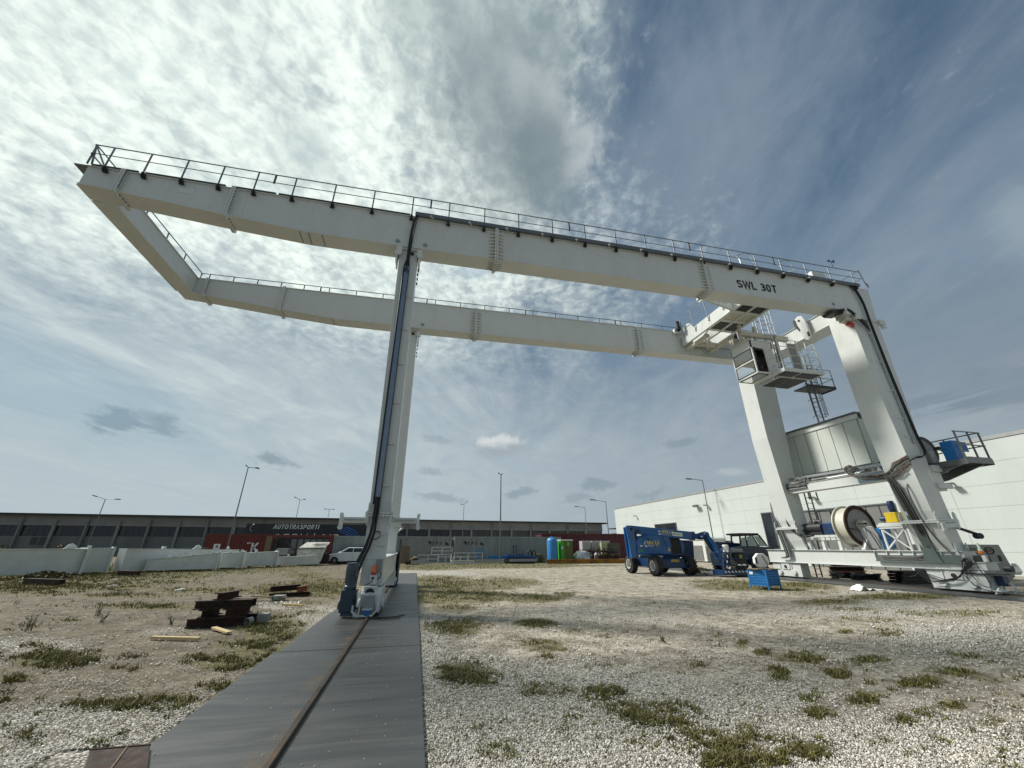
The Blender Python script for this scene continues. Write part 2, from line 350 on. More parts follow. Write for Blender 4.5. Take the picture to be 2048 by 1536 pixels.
M_DRY = island_mat('dry_weed_blade', [(.20, .16, .085), (.13, .105, .05), (.09, .085, .03), (.26, .215, .13)], .85)

# ---------------------------------------------------------------- mesh builder
ORIG = {}
class MB:
    def __init__(s): s.v = []; s.f = []
    def add(s, vs, fs):
        n = len(s.v); s.v += [tuple(v) for v in vs]; s.f += [tuple(i+n for i in f) for f in fs]; return s
    def box(s, x0, x1, y0, y1, z0, z1):
        return s.hexa([(x0, y0, z0), (x1, y0, z0), (x1, y1, z0), (x0, y1, z0), (x0, y0, z1), (x1, y0, z1), (x1, y1, z1), (x0, y1, z1)])
    def hexa(s, p):
        return s.add(p, [(0, 3, 2, 1), (4, 5, 6, 7), (0, 1, 5, 4), (1, 2, 6, 5), (2, 3, 7, 6), (3, 0, 4, 7)])
    def bar(s, a, b, w, h=None, up=(0, 0, 1)):
        """box beam from a to b, w wide, h high"""
        h = w if h is None else h; a = Vector(a); b = Vector(b); d = (b-a).normalized(); u = Vector(up)
        if abs(d.dot(u)) > .98: u = Vector((0, 1, 0))
        r = d.cross(u).normalized(); u = r.cross(d)
        o = [(-w/2, -h/2), (w/2, -h/2), (w/2, h/2), (-w/2, h/2)]
        return s.hexa([a+r*x+u*y for x, y in o] + [b+r*x+u*y for x, y in o])
    def tube(s, pts, r, n=8, cap=True):
        pts = [Vector(p) for p in pts]; rs = r if isinstance(r, (list, tuple)) else [r]*len(pts)
        vs = []; prev = None
        for i, p in enumerate(pts):
            d = (pts[min(i+1, len(pts)-1)]-pts[max(i-1, 0)]).normalized()
            if prev is None:
                a = d.orthogonal().normalized()
            else:
                a = (prev - d*prev.dot(d)).normalized()
            prev = a; bb = d.cross(a)
            vs += [p + (a*math.cos(2*math.pi*k/n) + bb*math.sin(2*math.pi*k/n))*rs[i] for k in range(n)]
        fs = [(i*n+k, i*n+(k+1) % n, (i+1)*n+(k+1) % n, (i+1)*n+k) for i in range(len(pts)-1) for k in range(n)]
        if cap: fs += [tuple(range(n))[::-1], tuple((len(pts)-1)*n+k for k in range(n))]
        return s.add(vs, fs)
    def cyl(s, a, b, r, n=16): return s.tube([a, b], r, n)
    def lathe(s, prof, o, axis, n=24):
        """prof: list of (r, t) along axis from o"""
        ax = Vector(axis).normalized(); a = ax.orthogonal().normalized(); b = ax.cross(a); o = Vector(o)
        vs = [o+ax*t+(a*math.cos(2*math.pi*k/n)+b*math.sin(2*math.pi*k/n))*max(r, 1e-4) for r, t in prof for k in range(n)]
        fs = [(i*n+k, i*n+(k+1) % n, (i+1)*n+(k+1) % n, (i+1)*n+k) for i in range(len(prof)-1) for k in range(n)]
        return s.add(vs, fs)
    def prism(s, poly, o, u, v, w):
        """2D polygon in the plane (u, v) at o, pushed out by w"""
        o, u, v, w = map(Vector, (o, u, v, w)); n = len(poly)
        A = [o+u*x+v*y for x, y in poly]; B = [p+w for p in A]
        return s.add(A+B, [tuple(range(n))[::-1], tuple(range(n, 2*n))] + [(i, (i+1) % n, (i+1) % n+n, i+n) for i in range(n)])
    def ibeam(s, a, b, h, w, t=.02, up=(0, 0, 1)):
        a = Vector(a); b = Vector(b); d = (b-a).normalized(); u = Vector(up)
        r = d.cross(u).normalized(); u = r.cross(d)
        s.bar(a+u*(h/2-t/2), b+u*(h/2-t/2), w, t, up); s.bar(a-u*(h/2-t/2), b-u*(h/2-t/2), w, t, up)
        return s.bar(a, b, t, h-2*t, up)
    def mesh(s, name, m, smooth=False):
        me = bpy.data.meshes.new(name); me.from_pydata([tuple(v) for v in s.v], [], s.f); me.update()
        if m: me.materials.append(m)
        if smooth:
            me.polygons.foreach_set('use_smooth', [True]*len(me.polygons))
            try: me.set_sharp_from_angle(angle=R(38))
            except Exception: pass
        return me
    def build(s, name, m, parent=None, smooth=False, bevel=0., label=None, local=False):
        o = Vector((0, 0, 0))
        if parent is not None and not local: o = ORIG.get(parent.name, o)
        if not local and o.length: s.v = [tuple(Vector(v)-o) for v in s.v]
        me = s.mesh(name, m, smooth); ob = bpy.data.objects.new(name, me); C.objects.link(ob)
        if parent is not None: ob.parent = parent; ORIG[ob.name] = o
        if bevel:
            md = ob.modifiers.new('bevel', 'BEVEL'); md.width = bevel; md.segments = 2; md.limit_method = 'ANGLE'; md.angle_limit = R(40)
        if label: ob['label'] = label
        return ob

def thing(name, loc, label, cat, group=None, rz=0., local=False):
    o = bpy.data.objects.new(name, None); C.objects.link(o); o.empty_display_size = .2
    o.location = loc; o.rotation_euler = (0, 0, rz); o['label'] = label; o['category'] = cat
    if group: o['group'] = group
    ORIG[o.name] = Vector((0, 0, 0)) if local else Vector(loc)
    return o
def tag(o, label, cat, group=None):
    o['label'] = label; o['category'] = cat
    if group: o['group'] = group
    return o
def struct(o, kind='structure'): o['kind'] = kind; return o
def inst(name, me, loc, parent=None, rot=(0, 0, 0), sc=None):
    ob = bpy.data.objects.new(name, me); C.objects.link(ob)
    o = ORIG.get(parent.name, Vector((0, 0, 0))) if parent else Vector((0, 0, 0))
    ob.location = Vector(loc)-o; ob.rotation_euler = rot
    if sc: ob.scale = sc
    if parent: ob.parent = parent
    return ob
def copy_tree(o, parent=None):
    c = o.copy(); C.objects.link(c); c.parent = parent
    ORIG[c.name] = ORIG.get(o.name, Vector((0, 0, 0)))
    for ch in list(o.children): copy_tree(ch, c)
    return c
def _ar(cx, cy, rx, ry, a0, a1, n=9): return [(cx+rx*math.cos(R(a0+(a1-a0)*i/n)), cy+ry*math.sin(R(a0+(a1-a0)*i/n))) for i in range(n+1)]
GLYPH = {
 'S': (.66, [_ar(.33, .73, .25, .19, 25, 270)+_ar(.33, .29, .27, .21, 85, -155)]),
 'W': (.98, [[(.04, 1), (.26, .04), (.49, .92), (.72, .04), (.94, 1)]]), 'L': (.58, [[(.1, 1), (.1, .07), (.55, .07)]]),
 '3': (.60, [_ar(.28, .73, .21, .19, 150, -90)+_ar(.28, .30, .24, .22, 90, -155)]), '0': (.62, [_ar(.30, .5, .22, .43, 90, 450, 16)]),
 'T': (.64, [[(.02, .93), (.62, .93)], [(.32, .93), (.32, 0)]]), 'A': (.72, [[(.04, 0), (.35, .96), (.66, 0)], [(.15, .32), (.55, .32)]]),
 'U': (.70, [[(.1, 1), (.1, .36)]+_ar(.34, .33, .24, .26, 180, 360)+[(.58, 1)]]), 'O': (.78, [_ar(.38, .5, .30, .43, 90, 450, 16)]),
 'R': (.70, [[(.1, 0), (.1, .93), (.38, .93)]+_ar(.38, .70, .20, .22, 90, -90)+[(.1, .48)], [(.36, .48), (.62, 0)]]),
 'P': (.66, [[(.1, 0), (.1, .93), (.36, .93)]+_ar(.36, .69, .21, .23, 90, -90)+[(.1, .46)]]), 'I': (.26, [[(.12, 0), (.12, 1)]]),
 'K': (.72, [[(.1, 0), (.1, 1)], [(.62, 1), (.14, .42)], [(.3, .6), (.66, 0)]]), 'M': (.86, [[(.08, 0), (.1, .95), (.42, .1), (.74, .95), (.76, 0)]]),
 'N': (.72, [[(.1, 0), (.1, .94), (.6, .06), (.6, 1)]]), 'E': (.60, [[(.55, .93), (.1, .93), (.1, .07), (.55, .07)], [(.1, .52), (.5, .52)]]),
 'G': (.74, [_ar(.37, .5, .28, .43, 40, 320)+[(.62, .45), (.40, .45)]]), 'C': (.70, [_ar(.37, .5, .28, .43, 45, 315)]),
 'D': (.72, [[(.1, .07), (.1, .93), (.3, .93)]+_ar(.3, .5, .32, .43, 90, -90)+[(.1, .07)]]), '1': (.42, [[(.08, .75), (.26, .95), (.26, 0)]]),
 '4': (.62, [[(.45, 0), (.45, .95), (.05, .28), (.58, .28)]]), '5': (.6, [[(.52, .93), (.15, .93), (.12, .52)]+_ar(.28, .34, .24, .26, 110, -150)]),
 '6': (.6, [_ar(.30, .32, .22, .25, 0, 360, 14), [(.09, .38), (.16, .75), (.44, .93)]]), '8': (.6, [_ar(.30, .73, .18, .19, 0, 360, 12), _ar(.30, .29, .22, .23, 0, 360, 12)]),
 'Y': (.66, [[(.04, 1), (.33, .48), (.62, 1)], [(.33, .48), (.33, 0)]]), ' ': (.36, []), '.': (.25, [[(.1, 0), (.1, .08)]]), '-': (.4, [[(.05, .45), (.35, .45)]]), ':': (.25, [[(.1, .1), (.1, .2)], [(.1, .6), (.1, .7)]])}
def text_mb(body, size, o, u, v, depth=.006, shear=0., spacing=1., th=.15):
    """lettering as geometry: baseline start o, reading direction u, up v, size = capital height"""
    u = Vector(u).normalized(); v = Vector(v); v = (v-u*v.dot(u)).normalized(); w = u.cross(v); o = Vector(o); mb = MB(); x0 = 0.
    for ch in body:
        wd, st = GLYPH[ch]
        for pl in st:
            P = [Vector((x0+a+shear*b, b)) for a, b in pl]
            L_, R_ = [], []
            for i, p in enumerate(P):
                closed = (P[0]-P[-1]).length < 1e-4
                pa = P[i-1] if i else (P[-2] if closed else p); pb = P[i+1] if i+1 < len(P) else (P[1] if closed else p)
                d1 = (p-pa).normalized() if (p-pa).length > 1e-6 else (pb-p).normalized(); d2 = (pb-p).normalized() if (pb-p).length > 1e-6 else d1
                t = (d1+d2); t = t.normalized() if t.length > .2 else d1
                nn = Vector((-t.y, t.x)); k = th/2/max(abs(nn.dot(Vector((-d1.y, d1.x)))), .45)
                L_.append(p+nn*k); R_.append(p-nn*k)
            for i in range(len(P)-1):
                q = [L_[i], R_[i], R_[i+1], L_[i+1]]
                base = [o+u*(a.x*size)+v*(a.y*size) for a in q]
                mb.hexa([b-w*(depth/2) for b in base]+[b+w*(depth/2) for b in base])
        x0 += (wd+.12)*spacing
    return mb
def arc(c, r, a0, a1, n, u, v):
    c, u, v = Vector(c), Vector(u), Vector(v)
    return [c+u*r*math.cos(R(a0+(a1-a0)*i/n))+v*r*math.sin(R(a0+(a1-a0)*i/n)) for i in range(n+1)]
def rnd(a, b): return random.uniform(a, b)

# ================================================================ GROUND
PX_FW = Vector((math.sin(YAW)*math.cos(PITCH), math.cos(YAW)*math.cos(PITCH), math.sin(PITCH)))
# patches of weeds: centre (x, y) on the ground, radii, turn, density -- given as where they were seen, turned into ground ellipses
GR = [(905,1172,70,14,.85),(880,1192,60,14,.9),(960,1192,55,12,.8),(1000,1160,50,9,.45),(905,1215,60,9,.5),(905,1254,50,13,1.),(1072,1245,38,8,.9),(1065,1196,58,8,.8),(1020,1165,60,9,.6),(1130,1188,22,5,.7),(935,1350,58,22,.9),(885,1333,20,9,.6),
 (1085,1290,42,13,.7),(1092,1312,26,8,.6),(1092,1378,55,15,.8),(1035,1358,22,11,.5),(1210,1390,60,18,.8),(1225,1410,30,14,.7),(1290,1420,60,20,.8),(1345,1442,62,18,.75),(1400,1468,60,18,.7),(1440,1490,80,22,.8),(1480,1518,90,22,.85),(1620,1500,48,20,.8),(1560,1520,50,14,.6),(1530,1480,50,12,.4),(1470,1455,60,10,.4),
 (1150,1262,25,5,.4),(1480,1290,16,8,.6),(1528,1305,24,7,.6),(1590,1313,46,10,.7),(1615,1320,30,7,.7),(1560,1350,22,11,.7),(1550,1336,30,6,.5),(1732,1318,44,10,.6),(1680,1346,24,10,.7),(1850,1362,40,10,.8),(1915,1345,50,9,.6),
 (1770,1266,34,6,.6),(1690,1263,18,5,.7),(1622,1395,26,10,.7),(1715,1402,34,10,.7),(1645,1425,38,10,.8),(1810,1440,30,11,.7),(1975,1440,40,8,.6),(1990,1360,50,8,.5),(1905,1410,40,12,.6),(1760,1480,30,9,.5),(2010,1470,30,8,.4),
 (1000,1175,40,5,.5),(1520,1172,120,9,.8),(1430,1163,60,5,.5),(1610,1172,60,6,.7),(1810,1192,100,6,.8),(1650,1204,70,6,.6),(1700,1218,90,5,.4),(1900,1225,110,8,.4),(1620,1185,60,5,.4),
 (950,1131,180,5,1.),(850,1136,70,4,.9),(1060,1126,40,4,.6),(880,1160,60,9,.7),(1110,1130,40,3,.6),(1190,1131,70,2,.5),
 (60,1150,170,22,1.),(200,1148,190,14,1.),(380,1137,190,9,1.),(150,1172,150,8,.8),(420,1180,120,6,.6),(250,1190,120,5,.5),(520,1133,100,4,.8),(60,1178,110,10,.7),(300,1165,80,5,.5),(300,1212,90,6,.7),(420,1215,80,6,.5),(560,1180,60,12,.7),(640,1175,60,16,.95),(610,1150,50,8,.5),(600,1205,60,6,.5),
 (620,1225,60,7,.4),(545,1255,60,22,.9),(500,1240,30,12,.5),(500,1290,70,14,.6),(540,1300,70,18,.8),(470,1322,90,14,.8),(400,1312,50,7,.5),(450,1370,55,8,.6),(560,1322,30,7,.6),
 (250,1412,80,13,.8),(350,1398,55,11,.7),(110,1318,80,14,.9),(80,1290,40,6,.5),(190,1300,40,6,.4),(30,1356,30,9,.8),(230,1335,50,12,.4),(55,1472,40,14,.5),(60,1250,30,5,.4),(140,1240,50,4,.5),(10,1400,30,6,.4),(210,1190,60,4,.5),(480,1205,30,5,.5),
 (620,1315,34,7,.4),(1140,1164,30,4,.3),(1320,1205,60,3,.25),(1930,1310,60,7,.3),(1400,1330,60,8,.3),(1200,1330,50,7,.25),(1750,1240,80,5,.3)]
PL = [(300,1490,420,70,1.),(60,1290,110,16,.55),(330,1262,60,8,.4),(640,1240,70,26,.75),(560,1290,26,8,.4),(780,1140,60,7,1.),(890,1146,60,5,.6),(1100,1460,330,110,1.),(940,1400,120,80,.9),(870,1300,30,70,.7),(1250,1380,140,40,.6),(1150,1330,120,20,.4),
 (1700,1500,420,60,.7),(1980,1270,200,30,.8),(1760,1220,160,15,.6),(1500,1395,150,40,.5),(1300,1170,200,12,.35),(1250,1230,280,20,.4),(1620,1225,60,8,.4),(1500,1450,80,30,.3),(1900,1500,150,40,.7),(560,1212,40,6,.8),(1750,1185,120,4,.7),(180,1520,300,60,1.),(870,1240,60,10,.5)]
def field(X, Y, lst):
    """soft sum of the patches at ground points"""
    fw = PX_FW; d = X*fw.x+Y*fw.y+(-CAM_H)*fw.z
    r = X*math.cos(YAW)-Y*math.sin(YAW)
    ux, uy, uz = Vector((math.cos(YAW), -math.sin(YAW), 0)).cross(fw)
    u = X*ux+Y*uy-CAM_H*uz
    ok = d > .3; dd = np.where(ok, d, 1.)
    px = 1024+FPX*r/dd; py = 768-FPX*u/dd
    f = np.zeros_like(X)
    for cx, cy, rx, ry, s in lst:
        q = ((px-cx)/rx)**2+((py-cy)/ry)**2
        f = np.maximum(f, s*np.clip(1.2-q*.55, 0, 1))
    return np.where(ok, f, .0)
def lines(a, b, fa, fb, step):
    o = list(np.arange(fa, fb+.001, step)); x = fb; s = step
    while x < b: s *= 1.22; x += s; o.append(min(x, b))
    x = fa; s = step
    while x > a: s *= 1.22; x -= s; o.insert(0, max(x, a))
    return np.array(sorted(set(o)))
gx = lines(-1500, 1500, -26, 32, .22); gy = lines(-60, 2500, .5, 44, .20)
GX, GY = np.meshgrid(gx, gy); NX, NY = len(gx), len(gy)
me = bpy.data.meshes.new('ground')
co = np.stack([GX.ravel(), GY.ravel(), np.zeros(NX*NY)], 1)
ff = np.array([noise.noise((x*.35, y*.35, 0)) for x, y in co[:, :2]]) if NX*NY < 90000 else np.zeros(NX*NY)
co[:, 2] = -.012 + .012*ff
idx = np.arange(NX*NY).reshape(NY, NX)
q = np.stack([idx[:-1, :-1].ravel(), idx[:-1, 1:].ravel(), idx[1:, 1:].ravel(), idx[1:, :-1].ravel()], 1)
me.from_pydata(co.tolist(), [], q.tolist()); me.materials.append(M_GROUND)
ca = me.color_attributes.new('cover', 'FLOAT_COLOR', 'POINT')
fg = field(co[:, 0], co[:, 1], GR); fp = field(co[:, 0], co[:, 1], PL)
ca.data.foreach_set('color', np.stack([fg, fp, np.clip((co[:, 0]+3.5)/3.6, .12, 1)*np.clip(1.15-co[:, 1]/400, .6, 1), np.ones_like(fg)], 1).ravel())
me.polygons.foreach_set('use_smooth', [True]*len(me.polygons))
go = bpy.data.objects.new('ground', me); C.objects.link(go); struct(go)

def on_plates(x, y):
    return ((x > -2.14) & (x < .25) & (y < 28.5)) | ((x > 18.5) & (x < 22.1)) | ((x > -2.8) & (x < -1.85) & (y < 5.0) & (y > 3.3))
def scatter_px(n, x0, x1, y0, y1):
    px = rng.uniform(x0, x1, n); py = rng.uniform(y0, y1, n)
    fw = np.array(PX_FW); r = np.array([math.cos(YAW), -math.sin(YAW), 0]); u = np.cross(r, fw)
    d = fw*FPX + np.outer(px-1024, r) - np.outer(py-768, u); t = -CAM_H/d[:, 2]
    return d[:, 0]*t, d[:, 1]*t
def fast_mesh(name, V, F, m, kind='stuff'):
    me = bpy.data.meshes.new(name); nv, nf = len(V), len(F); k = F.shape[1]
    me.vertices.add(nv); me.vertices.foreach_set('co', V.astype(np.float32).ravel())
    me.loops.add(nf*k); me.loops.foreach_set('vertex_index', F.astype(np.int32).ravel())
    me.polygons.add(nf); me.polygons.foreach_set('loop_start', np.arange(0, nf*k, k, dtype=np.int32))
    me.polygons.foreach_set('loop_total', np.full(nf, k, dtype=np.int32))
    me.update(calc_edges=True); me.materials.append(m)
    o = bpy.data.objects.new(name, me); C.objects.link(o); o['kind'] = kind; return o
def vnoise(X, Y, s, seed=0):
    """cheap value noise"""
    x = X*s+seed*17.3; y = Y*s-seed*9.1; xi = np.floor(x); yi = np.floor(y); fx = x-xi; fy = y-yi
    h = lambda a, b: np.mod(np.sin(a*127.1+b*311.7)*43758.5453, 1.0)
    fx = fx*fx*(3-2*fx); fy = fy*fy*(3-2*fy)
    return (h(xi, yi)*(1-fx)+h(xi+1, yi)*fx)*(1-fy)+(h(xi, yi+1)*(1-fx)+h(xi+1, yi+1)*fx)*fy

# loose stones
def stones(n, x0, x1, y0, y1, s0, s1, name):
    X, Y = scatter_px(n, x0, x1, y0, y1)
    pale = field(X, Y, PL); gr = field(X, Y, GR)
    nn = .55*vnoise(X, Y, 1.7)+.45*vnoise(X, Y, 5.1, 3)
    keep = ~on_plates(X, Y) & (rng.uniform(0, 1, n) < np.clip(.20+pale*.80+(nn-.5)*.9-gr*.55, .03, 1.))
    X, Y = X[keep], Y[keep]; n = len(X)
    base = np.array([(1, 0, 0), (0, 1, 0), (-1, 0, 0), (0, -1, 0), (0, 0, 1), (0, 0, -1)], float)
    V = base[None]+rng.uniform(-.38, .38, (n, 6, 3))
    s = rng.uniform(s0, s1, n)*rng.choice([.7, 1, 1, 1.5], n); V *= s[:, None, None]*np.stack([np.ones(n), rng.uniform(.5, 1, n), rng.uniform(.5, .95, n)], 1)[:, None, :]
    a = rng.uniform(0, 6.28, n); ca_, sa = np.cos(a)[:, None], np.sin(a)[:, None]
    x, y = V[:, :, 0]*ca_-V[:, :, 1]*sa, V[:, :, 0]*sa+V[:, :, 1]*ca_
    V = np.stack([x+X[:, None], y+Y[:, None], V[:, :, 2]+s[:, None]*.30], 2).reshape(-1, 3)
    f = np.array([(0, 1, 4), (1, 2, 4), (2, 3, 4), (3, 0, 4), (1, 0, 5), (2, 1, 5), (3, 2, 5), (0, 3, 5)])
    F = (f[None]+(np.arange(n)*6)[:, None, None]).reshape(-1, 3)
    return fast_mesh(name, V, F, M_STONE)
o = stones(230000, -120, 2170, 1300, 1640, .0045, .0105, 'loose_gravel'); o['label'] = 'loose pale crushed stones lying over the foreground gravel'
o = stones(60000, -60, 2110, 1170, 1330, .008, .016, 'scattered_stones'); o['label'] = 'scattered pale stones farther out on the brown yard'

# weeds and grass
def blades(n, lst, name, m, scale=1., thr=.30, hmul=1.):
    Xs, Ys, Ss = [], [], []
    tot = sum(p[2]*p[3]*p[4] for p in lst)
    for cx, cy, rx, ry, s in lst:
        k = max(20, int(n*rx*ry*s/tot)); 
        a = rng.uniform(0, 6.28, k); rr = np.sqrt(rng.uniform(0, 1, k))*1.75
        px, py = cx+rx*rr*np.cos(a), cy+ry*rr*np.sin(a); ok = py > 1112
        px, py, rr = px[ok], py[ok], rr[ok]; k = len(px)
        fw = np.array(PX_FW); r = np.array([math.cos(YAW), -math.sin(YAW), 0]); u = np.cross(r, fw)
        d = fw*FPX + np.outer(px-1024, r) - np.outer(py-768, u); t = -CAM_H/d[:, 2]; X, Y = d[:, 0]*t, d[:, 1]*t
        nn = .36*vnoise(X, Y, 2.6, 1)+.34*vnoise(X, Y, 9., 2)+.30*vnoise(X, Y, 24., 5)
        keep = (nn*1.25+s*.26-rr*.36+rng.uniform(-.15, .15, k) > thr+.36) & ~on_plates(X, Y)
        Xs.append(X[keep]); Ys.append(Y[keep])
    X = np.concatenate(Xs); Y = np.concatenate(Ys); n = len(X); D = np.hypot(X, Y)
    h = (.010+.045*rng.uniform(0, 1, n)**2.4)*hmul*(1+np.clip((D-8)/18, 0, .8)); w = (.0022+.00045*D)*scale
    a = rng.uniform(0, 6.28, n); lean = rng.uniform(.3, 2.0, n)*h; la = rng.uniform(0, 6.28, n)
    dx, dy = np.cos(a)*w, np.sin(a)*w; mx, my = np.cos(la)*lean, np.sin(la)*lean; z0 = np.full(n, -.012)
    V = np.stack([np.stack([X-dx, Y-dy, z0], 1), np.stack([X+dx, Y+dy, z0], 1),
                  np.stack([X+dx*.8+mx*.35, Y+dy*.8+my*.35, h*.6], 1), np.stack([X-dx*.8+mx*.35, Y-dy*.8+my*.35, h*.6], 1),
                  np.stack([X+mx, Y+my, h], 1)], 1).reshape(-1, 3)
    b = np.arange(n)*5
    F = np.concatenate([np.stack([b, b+1, b+2], 1), np.stack([b, b+2, b+3], 1), np.stack([b+3, b+2, b+4], 1)])
    return fast_mesh(name, V, F, m)
o = blades(420000, GR, 'grass', M_GRASS); o['label'] = 'low green grass growing in patches through the gravel'
o = blades(170000, GR, 'dry_grass', M_DRY, .8, .33, 1.3); o['label'] = 'straw coloured dry weeds among the grass patches'
# single small tufts anywhere on the yard
TF = []
for i in range(1100):
    x, y = rnd(-50, 2100), 1140+400*random.random()**1.3
    X, Y = gp(x, y)
    if on_plates(np.array(X), np.array(Y)): continue
    k = (y-1093)/400
    TF.append((x, y, rnd(5, 26)*(.3+k), rnd(2, 8)*(.3+k), rnd(.25, .7)))
o = blades(110000, TF, 'weed_tufts', M_GRASS, 1., .34, .8); o['label'] = 'small single tufts of weeds scattered over the yard'

# ================================================================ CRANE TRACKS
tr = thing('crane_track', (-.9, 16, 0), 'dark steel plate runway with a rust edged rail under the slender left crane legs', 'crane track', 'steel crane runways')
edges = [-.4, 3.88, 8.12, 12.37, 16.62, 20.7, 24.6, 28.45]
for i in range(len(edges)-1):
    y0, y1 = edges[i]+.012, edges[i+1]-.012; j = rnd(-.02, .02); xl = -2.11+.017*((y0+y1)/2-5)
    MB().box(xl+j, .215+j*.4, y0, y1, -.03, .028+rnd(-.002, .004)).build('plate', M_PLATE, tr, bevel=.004)
r = MB(); r.box(-.99, -.925, -.3, 28.3, .02, .065); r.box(-.985, -.93, -.3, 28.3, .0651, .070); r.build('rail', mat('rail_steel', (.045, .038, .032), .5, .5, col2=(.13, .075, .035), ns=2.2, amt=.9), tr, bevel=.004)
tr2 = thing('crane_track', (20.4, 16, 0), 'dark steel plate runway under the wide right crane legs beside the white warehouse', 'crane track', 'steel crane runways')
y = 5.
while y < 34:
    for a, b in ((18.75, 20.35), (20.48, 22.0)):
        MB().box(a+rnd(-.03, .03), b, y+.012, y+4.2-.012, -.03, .028+rnd(-.002, .004)).build('plate', M_PLATE, tr2)
    y += 4.2
MB().box(20.36, 20.43, 5, 33.5, .02, .075).build('rail', MATS['rail_steel'], tr2)
st = MB()
for i in range(190):
    x, y = rnd(-2.0, .18), 3.2+9*random.random()**1.2; s = rnd(.003, .009)
    st.add([(x-s, y, .030), (x, y-s, .031), (x+s, y, .030), (x, y+s, .031), (x, y, .032+s*1.2)], [(0, 1, 4), (1, 2, 4), (2, 3, 4), (3, 0, 4)])
o = st.build('pebbles', M_STONE); o['kind'] = 'stuff'; o['label'] = 'tiny pale pebbles strewn over the near steel plates'

# ================================================================ GANTRY CRANE
cr = thing('gantry_crane', (9.5, 15, 0), 'large white rail gantry crane marked SWL 30T spanning the gravel yard', 'gantry crane')
ZB = [(-11.6, 12.40), (-10.64, 12.33), (-7.32, 12.04), (-4.67, 11.86), (-.84, 11.87), (11.65, 12.06), (21.3, 12.14)]
ZT = [(-11.6, 13.17), (-1.4, 13.34), (11.66, 13.56), (21.3, 13.62)]
def ip(t, x): return float(np.interp(x, [a for a, b in t], [b for a, b in t]))
def zb(x): return ip(ZB, x)
def zt(x): return ip(ZT, x)
GXE = {0: 19.45, 1: 19.9}
for gi, (ya, yb) in enumerate(((12.0, 12.6), (17.85, 18.45))):
    xs = [-11.6, -10.64, -7.32, -4.67, -.84, 5, 11.65, 19.43 if gi == 0 else 20.9]
    m = MB(); n = len(xs); vs = []
    for x in xs: vs += [(x, ya, zb(x)), (x, yb, zb(x)), (x, yb, zt(x)), (x, ya, zt(x))]
    fs = [(i*4+k, i*4+4+k, i*4+4+(k+1) % 4, i*4+(k+1) % 4) for i in range(n-1) for k in range(4)] + [(0, 1, 2, 3), tuple(4*(n-1)+k for k in (3, 2, 1, 0))]
    m.add(vs, fs)
    # flange lips above and below
    for i in range(n-1):
        for f, dz in ((zb, -.012), (zt, .012)):
            m.bar((xs[i], (ya+yb)/2, f(xs[i])+dz), (xs[i+1], (ya+yb)/2, f(xs[i+1])+dz), yb-ya+.10, .028)
    g = m.build('girder', M_WHITE, cr)
    # runway rail on the inner side of the top
    yy = yb-.12 if gi == 0 else ya+.12
    rr = MB()
    for i in range(n-1): rr.bar((xs[i], yy, zt(xs[i])+.055), (xs[i+1], yy, zt(xs[i+1])+.055), .06, .06)
    rr.build('runway_rail', M_RAIL, g)
    # bolted splices
    for sx, gus in ((-10.55, 0), (-7.28, 0), (2.1, 1), (11.62, 1)):
        m = MB(); b0, t0 = zb(sx)-.10, zt(sx)+.03; th = .07 if gus else .05
        for dx in (-.035, .035):
            m.box(sx+dx-.028, sx+dx+.028, ya-.13, yb+.13, b0, zb(sx)); 
            m.box(sx+dx-.028, sx+dx+.028, ya-.13, ya-.001, zb(sx), t0); m.box(sx+dx-.028, sx+dx+.028, yb+.001, yb+.13, zb(sx), t0)
        sf = m.build('splice_flange', M_WHITE, g)
        gm = MB()
        for sg in (-1, 1): gm.add([(0, 0, -.016), (sg*.36, 0, -.016), (0, -.15, -.016), (0, 0, .016), (sg*.36, 0, .016), (0, -.15, .016)], [(0, 1, 2), (3, 4, 5), (0, 1, 4, 3), (1, 2, 5, 4), (2, 0, 3, 5)])
        gme = gm.mesh('gusset', M_WHITE)
        bm = MB(); 
        for k in range(9):
            z = zb(sx)+.08+(zt(sx)-zb(sx)-.16)*k/8
            if gus:
                if k % 1 == 0 and k < 8: inst('gusset', gme, (sx, ya-.001, z), g)
            for dx in (-.085, .085): bm.bar((sx+dx, ya-.085, z+.05), (sx+dx*.6, ya-.085, z+.05), .035)
        gb = gm.mesh('gusset', M_WHITE)
        if gus:
            for k in range(5):
                inst('gusset', gme, (sx, ya+.06+k*.12, zb(sx)-.014), g, rot=(math.pi/2, 0, 0))
        for k in range(4):
            for dx in (-.085, .085): bm.bar((sx+dx, ya+.1+k*.14, zb(sx)-.06), (sx+dx*.6, ya+.1+k*.14, zb(sx)-.06), .035)
        bm.build('bolts', M_GALV if gus else M_RAIL, g)
    for ex in np.arange(-9.2, 19, 2.35):
        m = MB(); m.bar((ex, ya-.0015, zb(ex)+.01), (ex, ya-.0015, zt(ex)-.01), .012, .003, (0, 1, 0)); m.build('weld_seam', M_WHITE, g)
    # round weld pads and small plates on the web
    for ex, ez in ((-1.62, .22), (-.62, .22), (18.6, .25)):
        if gi and ex != -.62: continue
        MB().lathe([(0, -.035), (.035, -.035), (.04, -.02), (.085, -.02), (.09, 0)], (ex, ya, zb(ex)+ez), (0, 1, 0), 16).build('lifting_pad', M_GALV, g, smooth=True)
    m = MB()
    for i in range(26):
        ex = -10+i*1.17+rnd(-.3, .3)
        m.box(ex, ex+rnd(.08, .16), ya-.012, ya, zt(ex)-rnd(.25, .5), zt(ex)-.2)
    if gi == 0:
        m = MB()
        for ex, ez, l in ((-8.9, .55, .45), (-7.9, .2, .14), (-2.0, .9, .16), (15.9, 1.0, .14)): m.box(ex, ex+l, ya-.012, ya, zb(ex)+ez, zb(ex)+ez+(.2 if l > .4 else .02))
        m.build('cover_plate', M_WHITE2, g)
